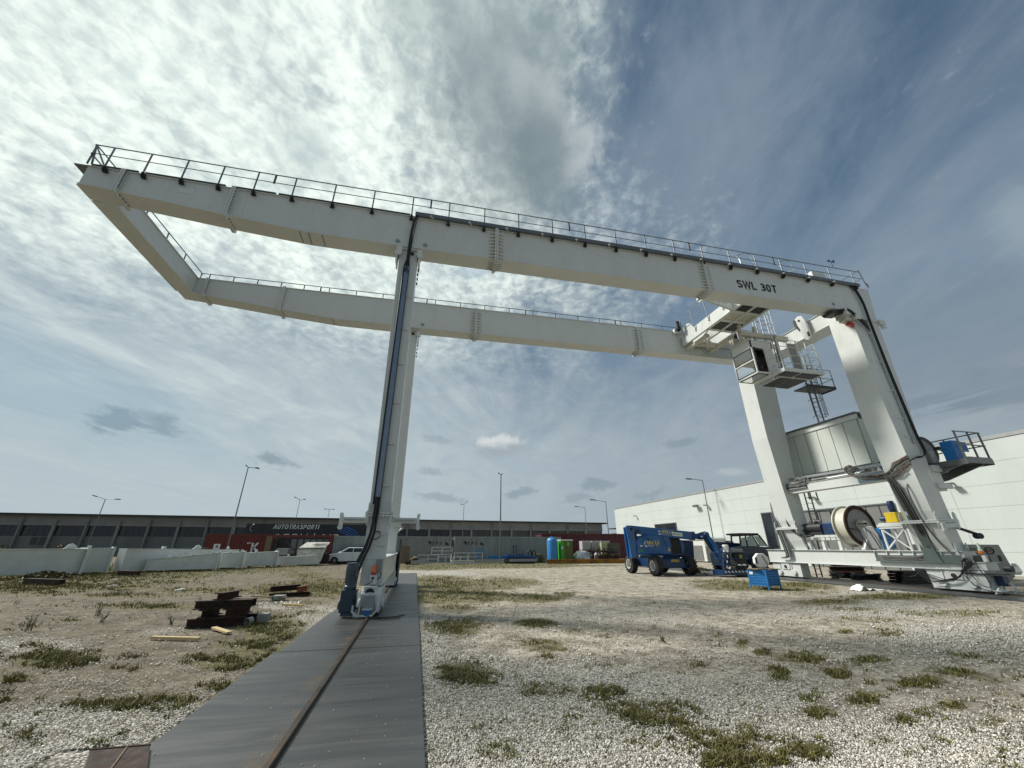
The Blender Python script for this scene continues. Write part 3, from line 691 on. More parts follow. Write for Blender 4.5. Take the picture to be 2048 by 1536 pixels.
    # seams under the box at the stiffener ring
    m = MB()
    for ex in ((-4.95, -4.65, -4.2) if gi == 0 else (-4.9,)): m.box(ex, ex+.02, ya+.01, yb-.01, zb(ex)-.034, zb(ex)-.026)
    m.build('stain_strip', M_DARK, g)

# cross tie at the cantilever end
m = MB(); m.box(-11.6, -11.0, 12.62, 17.83, 12.38, 13.16); m.box(-11.65, -10.95, 12.66, 17.8, 12.35, 12.379); m.box(-11.65, -10.95, 12.66, 17.8, 13.161, 13.19)
m.build('end_tie', M_WHITE, cr)
m = MB(); m.box(-11.65, -10.7, 12.0, 12.62, 12.36, 12.38)
m.build('corner_plate', M_WHITE, cr)

# lettering on the near girder
SL = Vector((1, 0, .012)).normalized()
text_mb('SWL 30T', .42, (13.26, 11.99, 12.46), (1, 0, .010), (0, 0, 1), .012, 0, 1.0, .17).build('lettering', M_HOODK, cr)

# railings along both girders
RT = [(-11.7, 14.03), (-5.4, 14.12), (-1.2, 14.24), (7.3, 14.41), (20.9, 14.55)]
def railing(y, x0, x1, side, px_, rz_):
    """handrail > mid rail, posts, brackets; rz_(x) is its height"""
    xs = np.linspace(x0, x1, 24)
    rl = MB(); rl.tube([(x, y, rz_(x)) for x in xs], .022, 6)
    r0 = rl.build('handrail', M_RAIL, cr)
    mr = MB(); mr.tube([(x, y, (rz_(x)+zt(x)+.05)/2+.02) for x in xs], .016, 6); mr.build('mid_rail', M_RAIL, r0)
    post = MB(); post.box(-.022, .022, -.012, .012, -1.0, 0); pme = post.mesh('post', M_RAIL)
    br = MB(); br.box(-.045, .045, -.02, .10, -.13, -.01); br.box(-.075, .075, .06, .115, -.17, -.12); br.box(-.018, .018, -.05, .0, -.19, -.02); bme = br.mesh('post_bracket', M_DARK if side < 0 else M_RAIL)
    for x in px_:
        inst('post', pme, (x, y, rz_(x)), r0, sc=(1, 1, rz_(x)-zt(x)+.10))
        if side < 0: inst('post_bracket', bme, (x, y, zt(x)-.02), r0)
    dbl = MB(); dbl.box(-.030, .030, -.014, .014, -1, 0); dme = dbl.mesh('joint_post', M_DARK)
    for xx in (-6.1, -.55, 5.2, 11.0, 15.6): inst('joint_post', dme, (xx, y, rz_(xx)), r0, sc=(1, 1, (rz_(xx)-zt(xx))/2))
    return r0
PXS = [-11.05, -9.97, -8.87, -7.76, -6.66, -5.42, -4.06, -2.67, -1.23, .17, 1.58, 2.99, 4.44, 5.89, 7.32, 8.75, 10.17]+[10.17+1.45*k for k in range(1, 8)]
ra = railing(11.86, -11.6, 20.85, -1, PXS, lambda x: ip(RT, x))
rb = railing(19.1, -11.62, 20.6, 1, [p-.25 for p in PXS], lambda x: zt(x)+1.16)
# far walkway plank
m = MB()
for a, b in ((-12, 5), (5, 20.6)): m.bar((a, 18.8, zt(a)-.02), (b, 18.8, zt(b)-.02), .62, .05)
m.build('walkway', M_RAIL, cr)
# end railing over the cross tie
m = MB()
for z in (14.05, 13.62): m.tube([(-11.58, 11.86, z), (-11.62, 19.1, z+.22)], .022, 6)
for y in (11.9, 13.3, 14.7, 16.1, 17.5, 19.0): xx = -11.58-.04*(y-11.86)/7.24; m.box(xx-.015, xx+.015, y-.022, y+.022, 13.2, 14.05+.22*(y-11.86)/7.24)
m.bar((-11.60, 11.9, 14.04), (-11.45, 11.9, 13.2), .04); m.bar((-11.58, 11.86, 14.04), (-11.1, 11.9, 13.2), .04)
m.build('end_railing', M_RAIL, cr)
m = MB(); m.box(-12.0, -11.5, 12.0, 18.4, 13.19, 13.23); m.build('end_walkway', M_RAIL, cr)
# toe plate / cable tray along the top edge of the near girder
m = MB(); xs = np.linspace(-1.1, 20.6, 12)
for a, b in zip(xs[:-1], xs[1:]):
    m.bar((a, 11.93, zt(a)+.085), (b, 11.93, zt(b)+.085), .16, .17)
m.build('cable_tray', M_RAIL, cr)
m = MB()
for a, b in ((-11.5, -10.2), (-10.0, -7.6), (-7.4, -6.0), (-5.9, -1.3)): m.bar((a, 11.98, zt(a)+.07), (b, 11.98, zt(b)+.07), .05, .09)
m.build('toe_plate', M_DARK, cr)
arm = MB(); arm.bar((0, 0, 0), (-.10, -.22, -.12), .035); arm.box(-.14, -.06, -.26, -.19, -.14, -.10); ame = arm.mesh('tray_arm', M_WHITE)
for i in range(14): inst('tray_arm', ame, (-.4+i*1.48, 11.93, zt(i*1.48)-.0), cr)
m = MB(); xs = np.linspace(-1., 19.9, 9)
m.tube([(x, 11.965, zt(x)-.025) for x in xs], .018, 6); m.build('white_conduit', M_WHITE, cr)

# ---- slender pair of legs on the left
for li, (y0, y1) in enumerate(((12.12, 12.62), (18.15, 18.65))):
    m = MB(); m.hexa([(-1.36, y0, 2.5), (-.78, y0, 2.5), (-.78, y1, 2.5), (-1.36, y1, 2.5), (-1.50, y0-.06, 11.75), (-.85, y0-.06, 11.75), (-.85, y1, 11.75), (-1.50, y1, 11.75)])
    lg = m.build('leg', M_WHITE, cr, bevel=.008)
    m = MB(); m.hexa([(-1.37, y0-.06, 1.33), (-.80, y0-.06, 1.33), (-.80, y1+.12, 1.33), (-1.37, y1+.12, 1.33), (-1.35, y0, 2.38), (-.80, y0, 2.38), (-.80, y1, 2.38), (-1.35, y1, 2.38)])
    m.build('leg_foot', M_WHITE, lg)
    m = MB(); m.box(-1.44, -.69, y0-.10, y1+.10, 2.382, 2.43); m.box(-1.44, -.69, y0-.10, y1+.10, 2.45, 2.498)
    for a in (-1.38, -.77): m.prism([(-.05, 0), (.05, 0), (.04, .20), (0, .26), (-.04, .20)], (a, y0-.07, 2.5), (0, 1, 0), (0, 0, 1), (.03, 0, 0)); m.prism([(-.05, 0), (.05, 0), (.04, -.20), (0, -.26), (-.04, -.20)], (a, y0-.07, 2.38), (0, 1, 0), (0, 0, 1), (.03, 0, 0))
    m.build('bolted_flange', M_WHITE, lg)
    bm = MB()
    for k in range(7): bm.cyl((-1.40+k*.112, y0-.08, 2.34), (-1.40+k*.112, y0-.08, 2.53), .016, 6)
    bm.build('bolts', M_WHITE2, lg)
    # head: pin plates, gussets
    m = MB(); m.box(-1.62, -.74, y0-.12, y1+.02, 11.76, 11.85)
    for a in (-1.60, -.80): m.box(a, a+.05, y0-.20, y0+.35, 11.15, 11.76)
    m.box(-1.66, -1.42, y0-.22, y0-.14, 11.42, 11.56); m.box(-.86, -.66, y0-.22, y0-.14, 11.42, 11.56)
    m.prism([(0, 0), (.22, 0), (.22, .3), (0, .3)], (-1.62, y0-.21, 11.5), (1, 0, 0), (0, 0, 1), (0, .05, 0)); m.prism([(0, 0), (.2, 0), (.2, .26), (.05, .26)], (-.90, y0-.21, 11.5), (1, 0, 0), (0, 0, 1), (0, .05, 0))
    m.build('leg_head', M_WHITE, lg, bevel=.006)
    m = MB()
    for z in (11.0, 10.8, 10.6, 10.4): m.box(-.80, -.755, y0+.02, y0+.12, z, z+.07)
    m.build('bolt_row', M_DARK, lg)
    MB().lathe([(0, 0), (.07, 0), (.07, .03), (.03, .05)], (-1.05, y0-.08, 11.62), (0, -1, 0), 14).build('pin', M_DARK, lg, smooth=True)
    if li == 0:
        m = MB()
        for z in (3.2, 4.45, 5.75, 7.1, 8.4, 9.7): m.box(-1.06, -.90, y0-.10, y0-.02, z, z+.035)
        for z in (1.9, 1.62+.0): m.box(-1.02, -.86, y0-.12, y0-.05, z, z+.05)
        m.build('tray_bracket', M_WHITE, lg)
        # tray with cables
        m = MB(); m.hexa([(-1.245, y0-.10, 2.7), (-1.085, y0-.10, 2.7), (-1.085, y0-.045, 2.7), (-1.245, y0-.045, 2.7), (-1.26, y0-.15, 10.9), (-1.10, y0-.15, 10.9), (-1.10, y0-.10, 10.9), (-1.26, y0-.10, 10.9)])
        m.build('cable_tray', mat('bluish_tray_steel', (.20, .25, .31), .3, .6, ns=2), lg)
        for k, (dx, dr) in enumerate(((-.030, .016), (-.01, .014), (.170, .013))):
            x = -1.235+dx; c = MB()
            if k < 2: pts = [(x, y0-.13, 2.7), (x-.01, y0-.16, 6), (x-.015, y0-.18, 10.9)]
            else: pts = [(x-.02, y0-.12, 2.4), (x-.015, y0-.14, 6), (x-.02, y0-.16, 10.9)]
            pts += [(-1.18+dx*.3, y0-.19, 11.4), (-1.14+dx*.3, 11.86, 11.9), (-1.13+dx*.35, 11.88, 12.4), (-1.08+dx*.4, 11.9, 13.2), (-.99+dx*.3, 11.94, 13.42)]
            c.tube(pts, dr, 7); c.build('cable', M_CABLE, lg, smooth=True)
        c = MB()
        for k in range(7):
            dx = (k-3)*.017
            c.tube([(-1.17+dx, y0-.17, 10.9+rnd(-.3, .2)), (-1.16+dx, y0-.22, 11.5), (-1.15+dx, 11.84, 12.0), (-1.15+dx*.8, 11.87, 12.5), (-1.10+dx*.8, 11.88, 13.1), (-1.02+dx*.5, 11.9, 13.40)], .012, 6)
        c.build('cable_bundle', M_CABLE, lg, smooth=True)
        # lower bundle bending to the drive
        c = MB()
        for k in range(13):
            dx = (k % 5-2)*.027+rnd(-.01, .01); dy = -(k//5)*.03
            c.tube([(-1.15+dx, y0-.10+dy, 2.9), (-1.16+dx, y0-.12+dy, 2.3), (-1.18+dx+rnd(-.02, .02), y0-.17+dy, 1.95), (-1.27+dx*1.3, y0-.22+dy, 1.55), (-1.38+dx*1.4, y0-.30+dy, 1.25), (-1.43+dx*1.2, 11.62+dy, .95), (-1.42+dx, 11.5+dy, .62), (-1.40+dx, 11.45, .42)], .015, 6)
        for s in (0, 1): c.tube(arc((-1.07, y0-.20, 1.88), .10, 0, 340, 14, (1, 0, .2), (0, .15, 1)), .014, 6)
        c.tube([(-1.26, y0-.16, 1.8), (-1.40, y0-.2, 1.45), (-1.52, 11.7, 1.1), (-1.5, 11.6, .9)], .013, 6)
        c.build('cable_bundle', M_CABLE, lg, smooth=True)
# storm anchor bars
for xa, xb in ((-2.12, -1.40), (-.74, .02)):
    m = MB(); m.bar((xa, 12.45, 2.30), (xb, 12.45, 2.30), .12, .15); m.box(xa-.03 if xa < -2 else xb-.05, xa+.05 if xa < -2 else xb+.03, 12.36, 12.54, 2.13, 2.45)
    e = xa+.0 if xa < -2 else xb
    m.cyl((e, 12.4, 2.10), (e, 12.5, 2.10), .06, 12); m.cyl((e, 12.4, 2.45), (e, 12.5, 2.45), .05, 12); m.build('anchor_bar', M_WHITE2, cr, bevel=.006)
    m = MB(); m.bar((xa+.1, 12.36, 2.30), (xb-.1, 12.36, 2.30), .012, .05); m.build('slot_plate', M_GALV, cr)
# sill beam of the left side
m = MB(); m.box(-1.33, -.78, 11.88, 20.6, .66, 1.328); m.box(-1.36, -.75, 11.85, 20.62, 1.30, 1.332)
sl1 = m.build('sill_beam', M_WHITE, cr, bevel=.006)
m = MB(); m.box(-.70, -.64, 19.5, 20.7, .1, 1.9); m.box(-.79, -.66, 20.3, 20.66, .1, 1.4); m.build('end_stop_post', M_DARK, cr)
m = MB(); m.box(-.98, -.83, 11.80, 11.878, .98, 1.28); m.build('warning_label', M_GREYL, sl1)
m = MB(); m.lathe([(.055, 0), (.055, .03), (.05, .04), (.052, .14), (.04, .165), (0, .17)], (-1.0, 11.76, .98), (0, 0, 1), 16); bc = m.build('beacon_lamp', M_AMBER, cr, smooth=True)
m = MB(); m.lathe([(.062, -.05), (.062, 0), (.05, .005)], (-1.0, 11.76, .98), (0, 0, 1), 16); m.build('lamp_base', M_REDL, bc)
m = MB(); m.box(-1.08, -.90, 11.70, 11.84, .70, .92); m.build('junction_box', M_WHITE, cr, bevel=.008)
m = MB(); m.lathe([(0, 0), (.03, 0), (.03, .012)], (-1.0, 11.70, .85), (0, -1, 0), 10); m.build('red_knob', M_REDL, cr)
m = MB(); m.tube([(-.90, 11.76, .82), (-.84, 11.75, .84), (-.81, 11.78, .92), (-.84, 11.83, .97)], .012, 6); m.tube([(-1.0, 11.70, .80), (-1.05, 11.66, .74), (-1.2, 11.68, .68)], .012, 6); m.build('cable', M_CABLE, cr, smooth=True)
m = MB(); m.box(-1.17, -.87, 11.58, 11.86, .36, .67); hb = m.build('horn_box', M_WHITE, cr, bevel=.015)
m = MB(); m.lathe([(0, 0), (.10, 0), (.11, .02), (.095, .03)], (-1.02, 11.575, .52), (0, -1, 0), 24); m.build('horn_mouth', M_BLACK, hb, smooth=True)
# bogies under the left sill
def bogie(y0, y1, x0, x1, nose, label=None):
    b = MB(); b.prism([(y0, .10), (y1, .10), (y1, .60), (y0+.25, .64), (y0+.08, .50)], (x0, 0, 0), (0, 1, 0), (0, 0, 1), (x1-x0, 0, 0))
    bg = b.build('bogie', M_WHITE, cr, bevel=.01)
    for yy in (y0+.38, y1-.38):
        w = MB(); w.lathe([(0, 0), (.21, 0), (.21, .02), (.17, .02), (.17, .10), (.21, .10), (.21, .12), (0, .12)], ((x0+x1)/2-.06, yy, .275), (1, 0, 0), 24); wh = w.build('wheel', M_DARK, bg, smooth=True)
        for xx, sg in ((x0, -1), (x1, 1)): h = MB(); h.lathe([(0, .07), (.10, .07), (.12, .05), (.12, 0)], (xx, yy, .27), (sg, 0, 0), 20); h.build('hub_cap', M_WHITE, wh, smooth=True)
    return bg
bA = bogie(11.45, 13.0, -1.22, -.74, 1); bB = bogie(18.9, 20.6, -1.22, -.74, 1)
m = MB(); m.prism([(-.15, 0), (.15, 0), (.11, .30), (-.11, .30)], (-1.0, 11.30, .20), (1, 0, 0), (0, .26, .96), (0, .14, 0)); m.build('drive_cover', M_GREYL, bA, bevel=.01)
m = MB(); m.box(-1.12, -.88, 11.22, 11.32, .19, .215); m.build('buffer_shelf', M_WHITE, bA); m = MB(); m.box(-1.06, -.94, 11.20, 11.29, .075, .19); m.build('buffer_pad', M_BLUEB, bA)
m = MB(); m.prism([(-.36, .22), (-.36, .08), (-.22, -.02), (.12, -.02), (.24, .10), (.24, .25), (.21, .25), (.20, .11), (.11, .02), (-.2, .02), (-.32, .1), (-.32, .22)], (-1.0, 11.20, .07), (1, 0, 0), (0, 0, 1), (0, .22, 0))
m.prism([(-.40, .02), (.14, .02), (.24, .12), (.24, .20), (-.36, .20)], (-1.0, 11.42, .05), (1, 0, 0), (0, 0, 1), (0, .03, 0)); m.build('rail_guard', M_WHITE, bA, bevel=.004)
m = MB(); m.prism([(0, 0), (.03, 0), (.03, .24), (.01, .24)], (-1.20, 11.19, .07), (1, 0, 0), (0, 0, 1), (0, .2, 0)); m.build('guard_fin', M_WHITE, bA)
# travel drive
m = MB(); m.box(-1.66, -1.30, 11.28, 11.62, .14, .62); gb_ = m.build('gearbox', M_NAVY, cr, bevel=.02)
m = MB(); m.cyl((-1.70, 11.40, .30), (-1.66, 11.40, .30), .10, 20); m.box(-1.62, -1.34, 11.34, 11.6, .06, .15); m.build('gearbox_flange', M_MOTOR, gb_, bevel=.008)
m = MB(); m.lathe([(0, 0), (.12, 0), (.14, .03), (.145, .08), (.125, .10), (.125, .12), (.14, .14), (.14, .56), (.15, .57), (.15, .60), (0, .61)], (-1.49, 11.44, .62), (0, 0, 1), 28); dm = m.build('drive_motor', M_MOTOR, cr, smooth=True)
m = MB()
for k in range(20):
    a = 2*math.pi*k/20; m.bar((-1.49+.142*math.cos(a), 11.44+.142*math.sin(a), .80), (-1.49+.142*math.cos(a), 11.44+.142*math.sin(a), 1.14), .012, .008, (math.cos(a), math.sin(a), 0))
m.box(-1.40, -1.34, 11.30, 11.42, .92, 1.06); m.build('cooling_fins', M_MOTOR, dm)
c = MB()
for k in range(5): c.tube([(-1.40-.01*k, 11.5, .75), (-1.33-.015*k, 11.3+.02*k, .60), (-1.28-.02*k, 11.26, .42), (-1.30, 11.30, .25), (-1.22, 11.3, .20)], .013, 6)
c.build('cable', M_CABLE, cr, smooth=True)
c = MB(); c.tube([(-.95, 11.2, .04), (-.70, 11.05, .05), (-.30, 11.12, .05), (-.12, 11.4, .045)], .012, 6); c.tube([(-.9, 11.1, .045), (-.6, 10.9, .045), (-.2, 10.98, .045)], .01, 6); c.build('loose_hose', M_CABLE, cr, smooth=True)

# ---- broad pair of legs on the right
def tapered(zs, y0f, y1f, x0f, x1f):
    m = MB(); vs = []
    for z in zs: vs += [(x0f(z), y0f(z), z), (x1f(z), y0f(z), z), (x1f(z), y1f(z), z), (x0f(z), y1f(z), z)]
    n = len(zs)
    return m.add(vs, [(i*4+k, i*4+(k+1) % 4, i*4+4+(k+1) % 4, i*4+4+k) for i in range(n-1) for k in range(4)] + [(3, 2, 1, 0), tuple(4*(n-1)+k for k in range(4))])
XL = [(1.44, 20.08), (1.9, 19.92), (2.9, 19.68), (4.6, 19.53), (7.5, 19.36), (11.5, 19.40), (13.6, 19.44)]
XR = [(1.44, 20.66), (2.9, 20.54), (4.05, 20.47), (5.6, 20.53), (7.6, 20.75), (11.7, 21.0), (13.64, 21.26)]
for li, (yy0, yy1, dx) in enumerate(((12.0, 13.05, 0), (18.35, 19.45, .12))):
    ztop = 12.02 if li == 0 else 13.62
    f0 = lambda z: ip(XL, z)+dx
    f1 = lambda z: ip(XR, z)+(.0 if li == 0 else .12)
    yl0 = lambda z: yy0 if z > 1.9 else yy0-.0
    yl1 = lambda z: yy1 + (0 if z > 3 else (3-z)*.10)
    m = tapered([1.44, 1.9, 2.46], yl0, yl1, f0, f1); lf = m.build('leg_foot', M_WHITE, cr)
    m = tapered([2.58, 2.9, 4.6, 7.5, 9.5, 11.7], yl0, yl1, f0, f1); lg = m.build('leg', M_WHITE, cr)
    # head block that receives the girder
    m = tapered([11.702, 12.4, 13.63], lambda z: yy0+(.0 if li == 0 else 0), lambda z: yy1, lambda z: f0(z)+(0.0 if z < 11.8 else .0), f1)
    hd = m.build('leg_head', M_WHITE, cr)
    m = MB(); m.box(f0(2.5)-.12, f1(2.5)+.14, yy0-.12, yy1+.16, 2.461, 2.515); m.box(f0(2.5)-.12, f1(2.5)+.14, yy0-.12, yy1+.16, 2.527, 2.58)
    for a in (f0(2.5)-.09, f1(2.5)+.06):
        for b in (yy0-.09, yy1+.10):
            m.prism([(-.09, 0), (.09, 0), (.08, .22), (0, .30), (-.08, .22)], (a, b, 2.581), (1, 0, 0), (0, 0, 1), (0, .03, 0)); m.prism([(-.09, 0), (.09, 0), (.08, -.18), (0, -.24), (-.08, -.18)], (a, b, 2.459), (1, 0, 0), (0, 0, 1), (0, .03, 0))
    m.build('bolted_flange', M_WHITE, lf, bevel=.004)
    bm = MB()
    for k in range(10): bm.cyl((f0(2.5)-.07, yy0+k*.12, 2.43), (f0(2.5)-.07, yy0+k*.12, 2.61), .02, 6)
    for k in range(9): bm.cyl((f0(2.5)+.03+k*.11, yy0-.07, 2.43), (f0(2.5)+.03+k*.11, yy0-.07, 2.61), .02, 6)
    bm.build('bolts', M_WHITE2, lf)
    m = MB()
    for a in (f0(1.5)-.04, f1(1.5)-.02):
        for b in (yy0-.06, yy1+.05): m.prism([(-.10, 0), (.10, 0), (.09, .22), (.04, .28), (-.04, .28), (-.09, .22)], (a, b, 1.46), (.7, .7, 0), (0, 0, 1), (.03, 0, 0))
    m.build('lifting_lug', M_WHITE, lf)
    # lugs and bolted collar where leg meets head
    m = MB(); m.box(f0(11.7)-.04, f1(11.7)+.06, yy0-.05, yy0-.001, 11.66, 11.74); m.box(f1(11.7)-.02, f1(11.7)+.34, yy0-.10, yy0+.02, 11.50, 11.78); m.box(f1(11.7)+.06, f1(11.7)+.26, yy0-.14, yy0+.0, 11.30, 11.5)
    m.box(f0(11.7)-.42, f0(11.7)+.25, yy0-.16, yy0-.02, 11.78, 12.14); m.box(f0(11.7)-.02, f0(11.7)+.30, yy0-.20, yy0-.05, 11.55, 11.8); m.build('head_lug', M_WHITE, lg, bevel=.008)
# bird: pale small plate + crack mark on bright face
m = MB(); m.box(20.26, 20.42, 11.985, 11.999, 4.05, 4.50); m.build('name_plate', M_PRINTW, cr)

# sill beam of the right side
m = MB(); m.box(20.10, 20.75, 11.80, 20.85, .80, 1.42); m.box(20.02, 20.80, 11.78, 20.87, 1.42, 1.442); m.box(20.02, 20.80, 11.78, 20.87, .785, .80)
sl2 = m.build('sill_beam', M_WHITE, cr, bevel=.004)
m = MB(); m.prism([(11.30, .80), (11.80, .80), (11.80, 1.05), (11.30, 1.05)], (20.10, 0, 0), (0, 1, 0), (0, 0, 1), (.6, 0, 0)); m.box(20.06, 20.8, 11.28, 11.80, 1.05, 1.07); m.build('sill_nose', M_WHITE, sl2)
m = MB(); m.prism([(11.80, .95), (11.98, .95), (12.0, 1.42), (11.92, 1.42)], (20.04, 0, 0), (0, 1, 0), (0, 0, 1), (.05, 0, 0))
m.build('web_stiffener', M_WHITE, sl2)
m = MB()
for y in (12.45, 12.9, 13.4, 13.9, 14.4, 14.9): m.box(20.02, 20.099, y, y+.02, 1.2, 1.42)
m.build('web_stiffener', M_WHITE, sl2)
for y0, y1, near in ((11.45, 13.25, 1), (18.95, 20.75, 0)):
    b = MB(); b.prism([(y0, .10), (y1-.08, .10), (y1, .78), (y0-.02 if near else y0, .78)], (20.12, 0, 0), (0, 1, 0), (0, 0, 1), (.55, 0, 0)); bg = b.build('bogie', M_WHITE, cr, bevel=.012)
    b = MB(); ym = (y0+y1)/2
    b.box(20.08, 20.118, ym-.25, ym+.25, .45, .78); b.build('bearing_plate', M_WHITE, bg, bevel=.005)
    b = MB(); b.lathe([(0, .03), (.08, .03), (.08, 0)], (20.08, ym, .58), (-1, 0, 0), 16); b.build('pivot_pin', M_RUST, bg)
    for dy in (-.36, .36): b = MB(); b.box(20.085, 20.118, ym+dy-.015, ym+dy+.015, .45, .78); b.build('plate_rib', M_WHITE, bg)
    for yy in (y0+.42, y1-.48):
        w = MB(); w.lathe([(0, 0), (.20, 0), (.20, .02), (.17, .02), (.17, .12), (.20, .12), (.20, .14), (0, .14)], (20.32, yy, .27), (1, 0, 0), 24); wh = w.build('wheel', M_WHITE2, bg, smooth=True)
        w = MB(); w.lathe([(0, .09), (.11, .09), (.13, .07), (.13, 0)], (20.12, yy, .30), (-1, 0, 0), 22); w.build('hub_cap', M_WHITE, wh, smooth=True)
m = MB(); m.box(20.15, 20.55, 11.20, 11.44, .12, .16); m.prism([(-.1, .0), (.4, .0), (.4, .12), (.15, .2)], (20.15, 11.3, .05), (1, 0, 0), (0, 0, 1), (0, .06, 0)); m.build('rail_guard', M_WHITE, cr, bevel=.005)
m = MB(); m.box(20.45, 20.72, 11.18, 11.40, .30, .62); m.build('buffer_pad', M_BLUED, cr, bevel=.01)
m = MB(); m.tube(arc((20.62, 11.2, .22), .16, -60, 200, 12, (0, -1, 0), (0, 0, 1)), .035, 8); m.build('guard_hook', M_WHITE, cr, smooth=True)
m = MB(); m.box(20.06, 20.74, 11.10, 12.02, .66, .70); m.cyl((20.4, 11.0, .88), (20.4, 10.78, .88), .10, 16); m.build('clamp_bar', M_DARK, cr)
m = MB(); m.lathe([(.06, 0), (.06, .05), (.045, .08), (.035, .26), (0, .28)], (20.35, 11.42, 1.45), (0, 0, 1), 14); m.build('beacon_lamp', mat('pale_lens', (.6, .72, .6), .3, ns=9), cr, smooth=True)
m = MB(); m.lathe([(.085, 0), (.085, .08), (.05, .09)], (20.35, 11.42, 1.36), (0, 0, 1), 14); m.build('beacon_base', M_AMBER, cr, smooth=True)
m = MB(); m.box(20.15, 20.6, 11.35, 11.6, 1.08, 1.30); m.build('junction_box', M_DARK, cr, bevel=.01)
m = MB(); m.box(20.12, 20.24, 11.22, 11.33, 1.08, 1.30); m.build('junction_box', M_WHITE, cr, bevel=.01)
c = MB()
for k in range(5):
    ph = k*.35
    c.tube([(20.05-.01*k, 11.75-.05*k, 1.1-.02*k), (20.0, 11.85-.05*k, .95), (19.98, 12.1+ph*.2, .55-.04*k), (19.97, 12.6+ph*.4, .42-.03*k), (19.98, 13.2+ph*.2, .62), (20.03, 13.5, .78)][:6], .014, 6)
c.tube([(20.05, 11.55, 1.2), (19.98, 11.45, .8), (19.98, 11.3, .4), (19.99, 11.35, .25), (20.0, 11.6, .3), (20.0, 11.75, .6), (20.03, 11.8, 1.0)], .014, 6)
c.tube([(20.05, 11.9, 1.1), (19.97, 12.0, .7), (19.98, 11.8, .3), (20.0, 11.5, .14), (20.05, 11.2, .12)], .014, 6)
for k in range(6): c.tube(arc((20.0, 11.72+rnd(-.05, .05), 1.10+rnd(-.06, .06)), rnd(.06, .13), 0, 330, 12, (0, 1, 0), (0, 0, 1)), .014, 6)
c.tube([(20.0, 13.3, .72), (20.0, 13.6, .5), (19.9, 13.75, .45)], .02, 6)
c.build('hanging_cables', M_CABLE, cr, smooth=True)

# portal beam between the broad legs
m = MB(); m.box(20.0, 20.5, 13.07, 18.34, 4.30, 4.72); m.box(19.96, 20.54, 13.1, 18.3, 4.721, 4.74)
pb = m.build('portal_beam', M_WHITE, cr, bevel=.004)
for y in (13.6, 15.1, 17.3): m = MB(); m.prism([(-.10, 0), (.10, 0), (.03, .17), (-.03, .17)], (20.1, y, 4.74), (0, 1, 0), (0, 0, 1), (.03, 0, 0)); m.build('lifting_lug', M_WHITE, pb)
m = MB(); m.box(19.97, 20.0, 13.3, 14.55, 4.34, 4.70); m.build('tray_end', mat('bluish_tray_steel', (.2, .25, .31)), pb)
m = MB(); m.bar((20.3, 13.1, 5.03), (20.3, 19, 5.10), .14, .12); m.bar((20.12, 14.3, 4.86), (20.12, 19.2, 4.86), .06, .06); m.tube([(20.05, 16.0, 4.80), (20.05, 14.4, 4.80), (20.05, 14.2, 4.88), (20.05, 14.15, 5.05)], .04, 8)
for y in np.arange(14, 19.2, .75): m.box(20.28, 20.42, y-.03, y+.03, 4.74, 5.0)
m.build('support_pipe', M_GALV, cr, smooth=False)

# electrical house
eh = MB(); eh.box(21.37, 23.2, 14.6, 19.55, 5.32, 7.62)
eo = eh.build('electrical_house', M_PANEL, cr)
yp = 14.65
while yp < 19.5:
    MB().box(21.31, 21.348, yp, min(yp+.70, 19.55), 5.36, 7.60).build('wall_panel', M_PANEL, eo); yp += .735
MB().box(21.26, 21.345, 14.55, 19.6, 7.61, 7.86).build('fascia', M_WHITE, eo)
m = MB(); N = 70
for i in range(N): 
    y = 14.5+5.1*i/N; m.box(21.15, 23.3, y, y+.055, 7.90+(0 if i % 2 else 0), 7.94)
m.box(21.2, 23.3, 14.5, 19.6, 7.865, 7.899); m.build('roof_sheet', M_RAIL, eo)
m = MB(); m.box(21.25, 23.2, 14.5, 19.7, 5.16, 5.31); m.build('base_frame', M_DARK, eo)
m = MB()
for y in np.arange(13.0, 19.6, .93): m.box(21.1, 21.26, y, y+.28, 5.05, 5.30)
m.build('isolator', M_BLACK, eo)
m = MB(); m.box(21.2, 21.26, 19.62, 19.70, 4.4, 6.3); m.build('earth_bar', M_DARK, eo)

# cable runs of the right side (one cable each)
def run(pts, n, spread, r, mats, name='cable', along=(0, 1, 0)):
    al = Vector(along)
    for k in range(n):
        o = (k-(n-1)/2)*spread
        c = MB(); q = []
        for i, p in enumerate(pts): q.append(Vector(p)+al*o+Vector((rnd(-.006, .006), 0, rnd(-.01, .01)))+Vector((-.02*(k % 2), 0, 0)))
        c.tube(q, r, 6); c.build(name, mats[k % len(mats)], cr, smooth=True)
def curve(P, n=6):
    """smooth polyline through P"""
    P = [Vector(p) for p in P]; o = []
    for i in range(len(P)-1):
        a = P[max(i-1, 0)]; b = P[i]; c_ = P[i+1]; d = P[min(i+2, len(P)-1)]
        for k in range(n):
            t = k/n; o.append(.5*((2*b)+(c_-a)*t+(2*a-5*b+4*c_-d)*t*t+(-a+3*b-3*c_+d)*t**3))
    return o+[P[-1]]
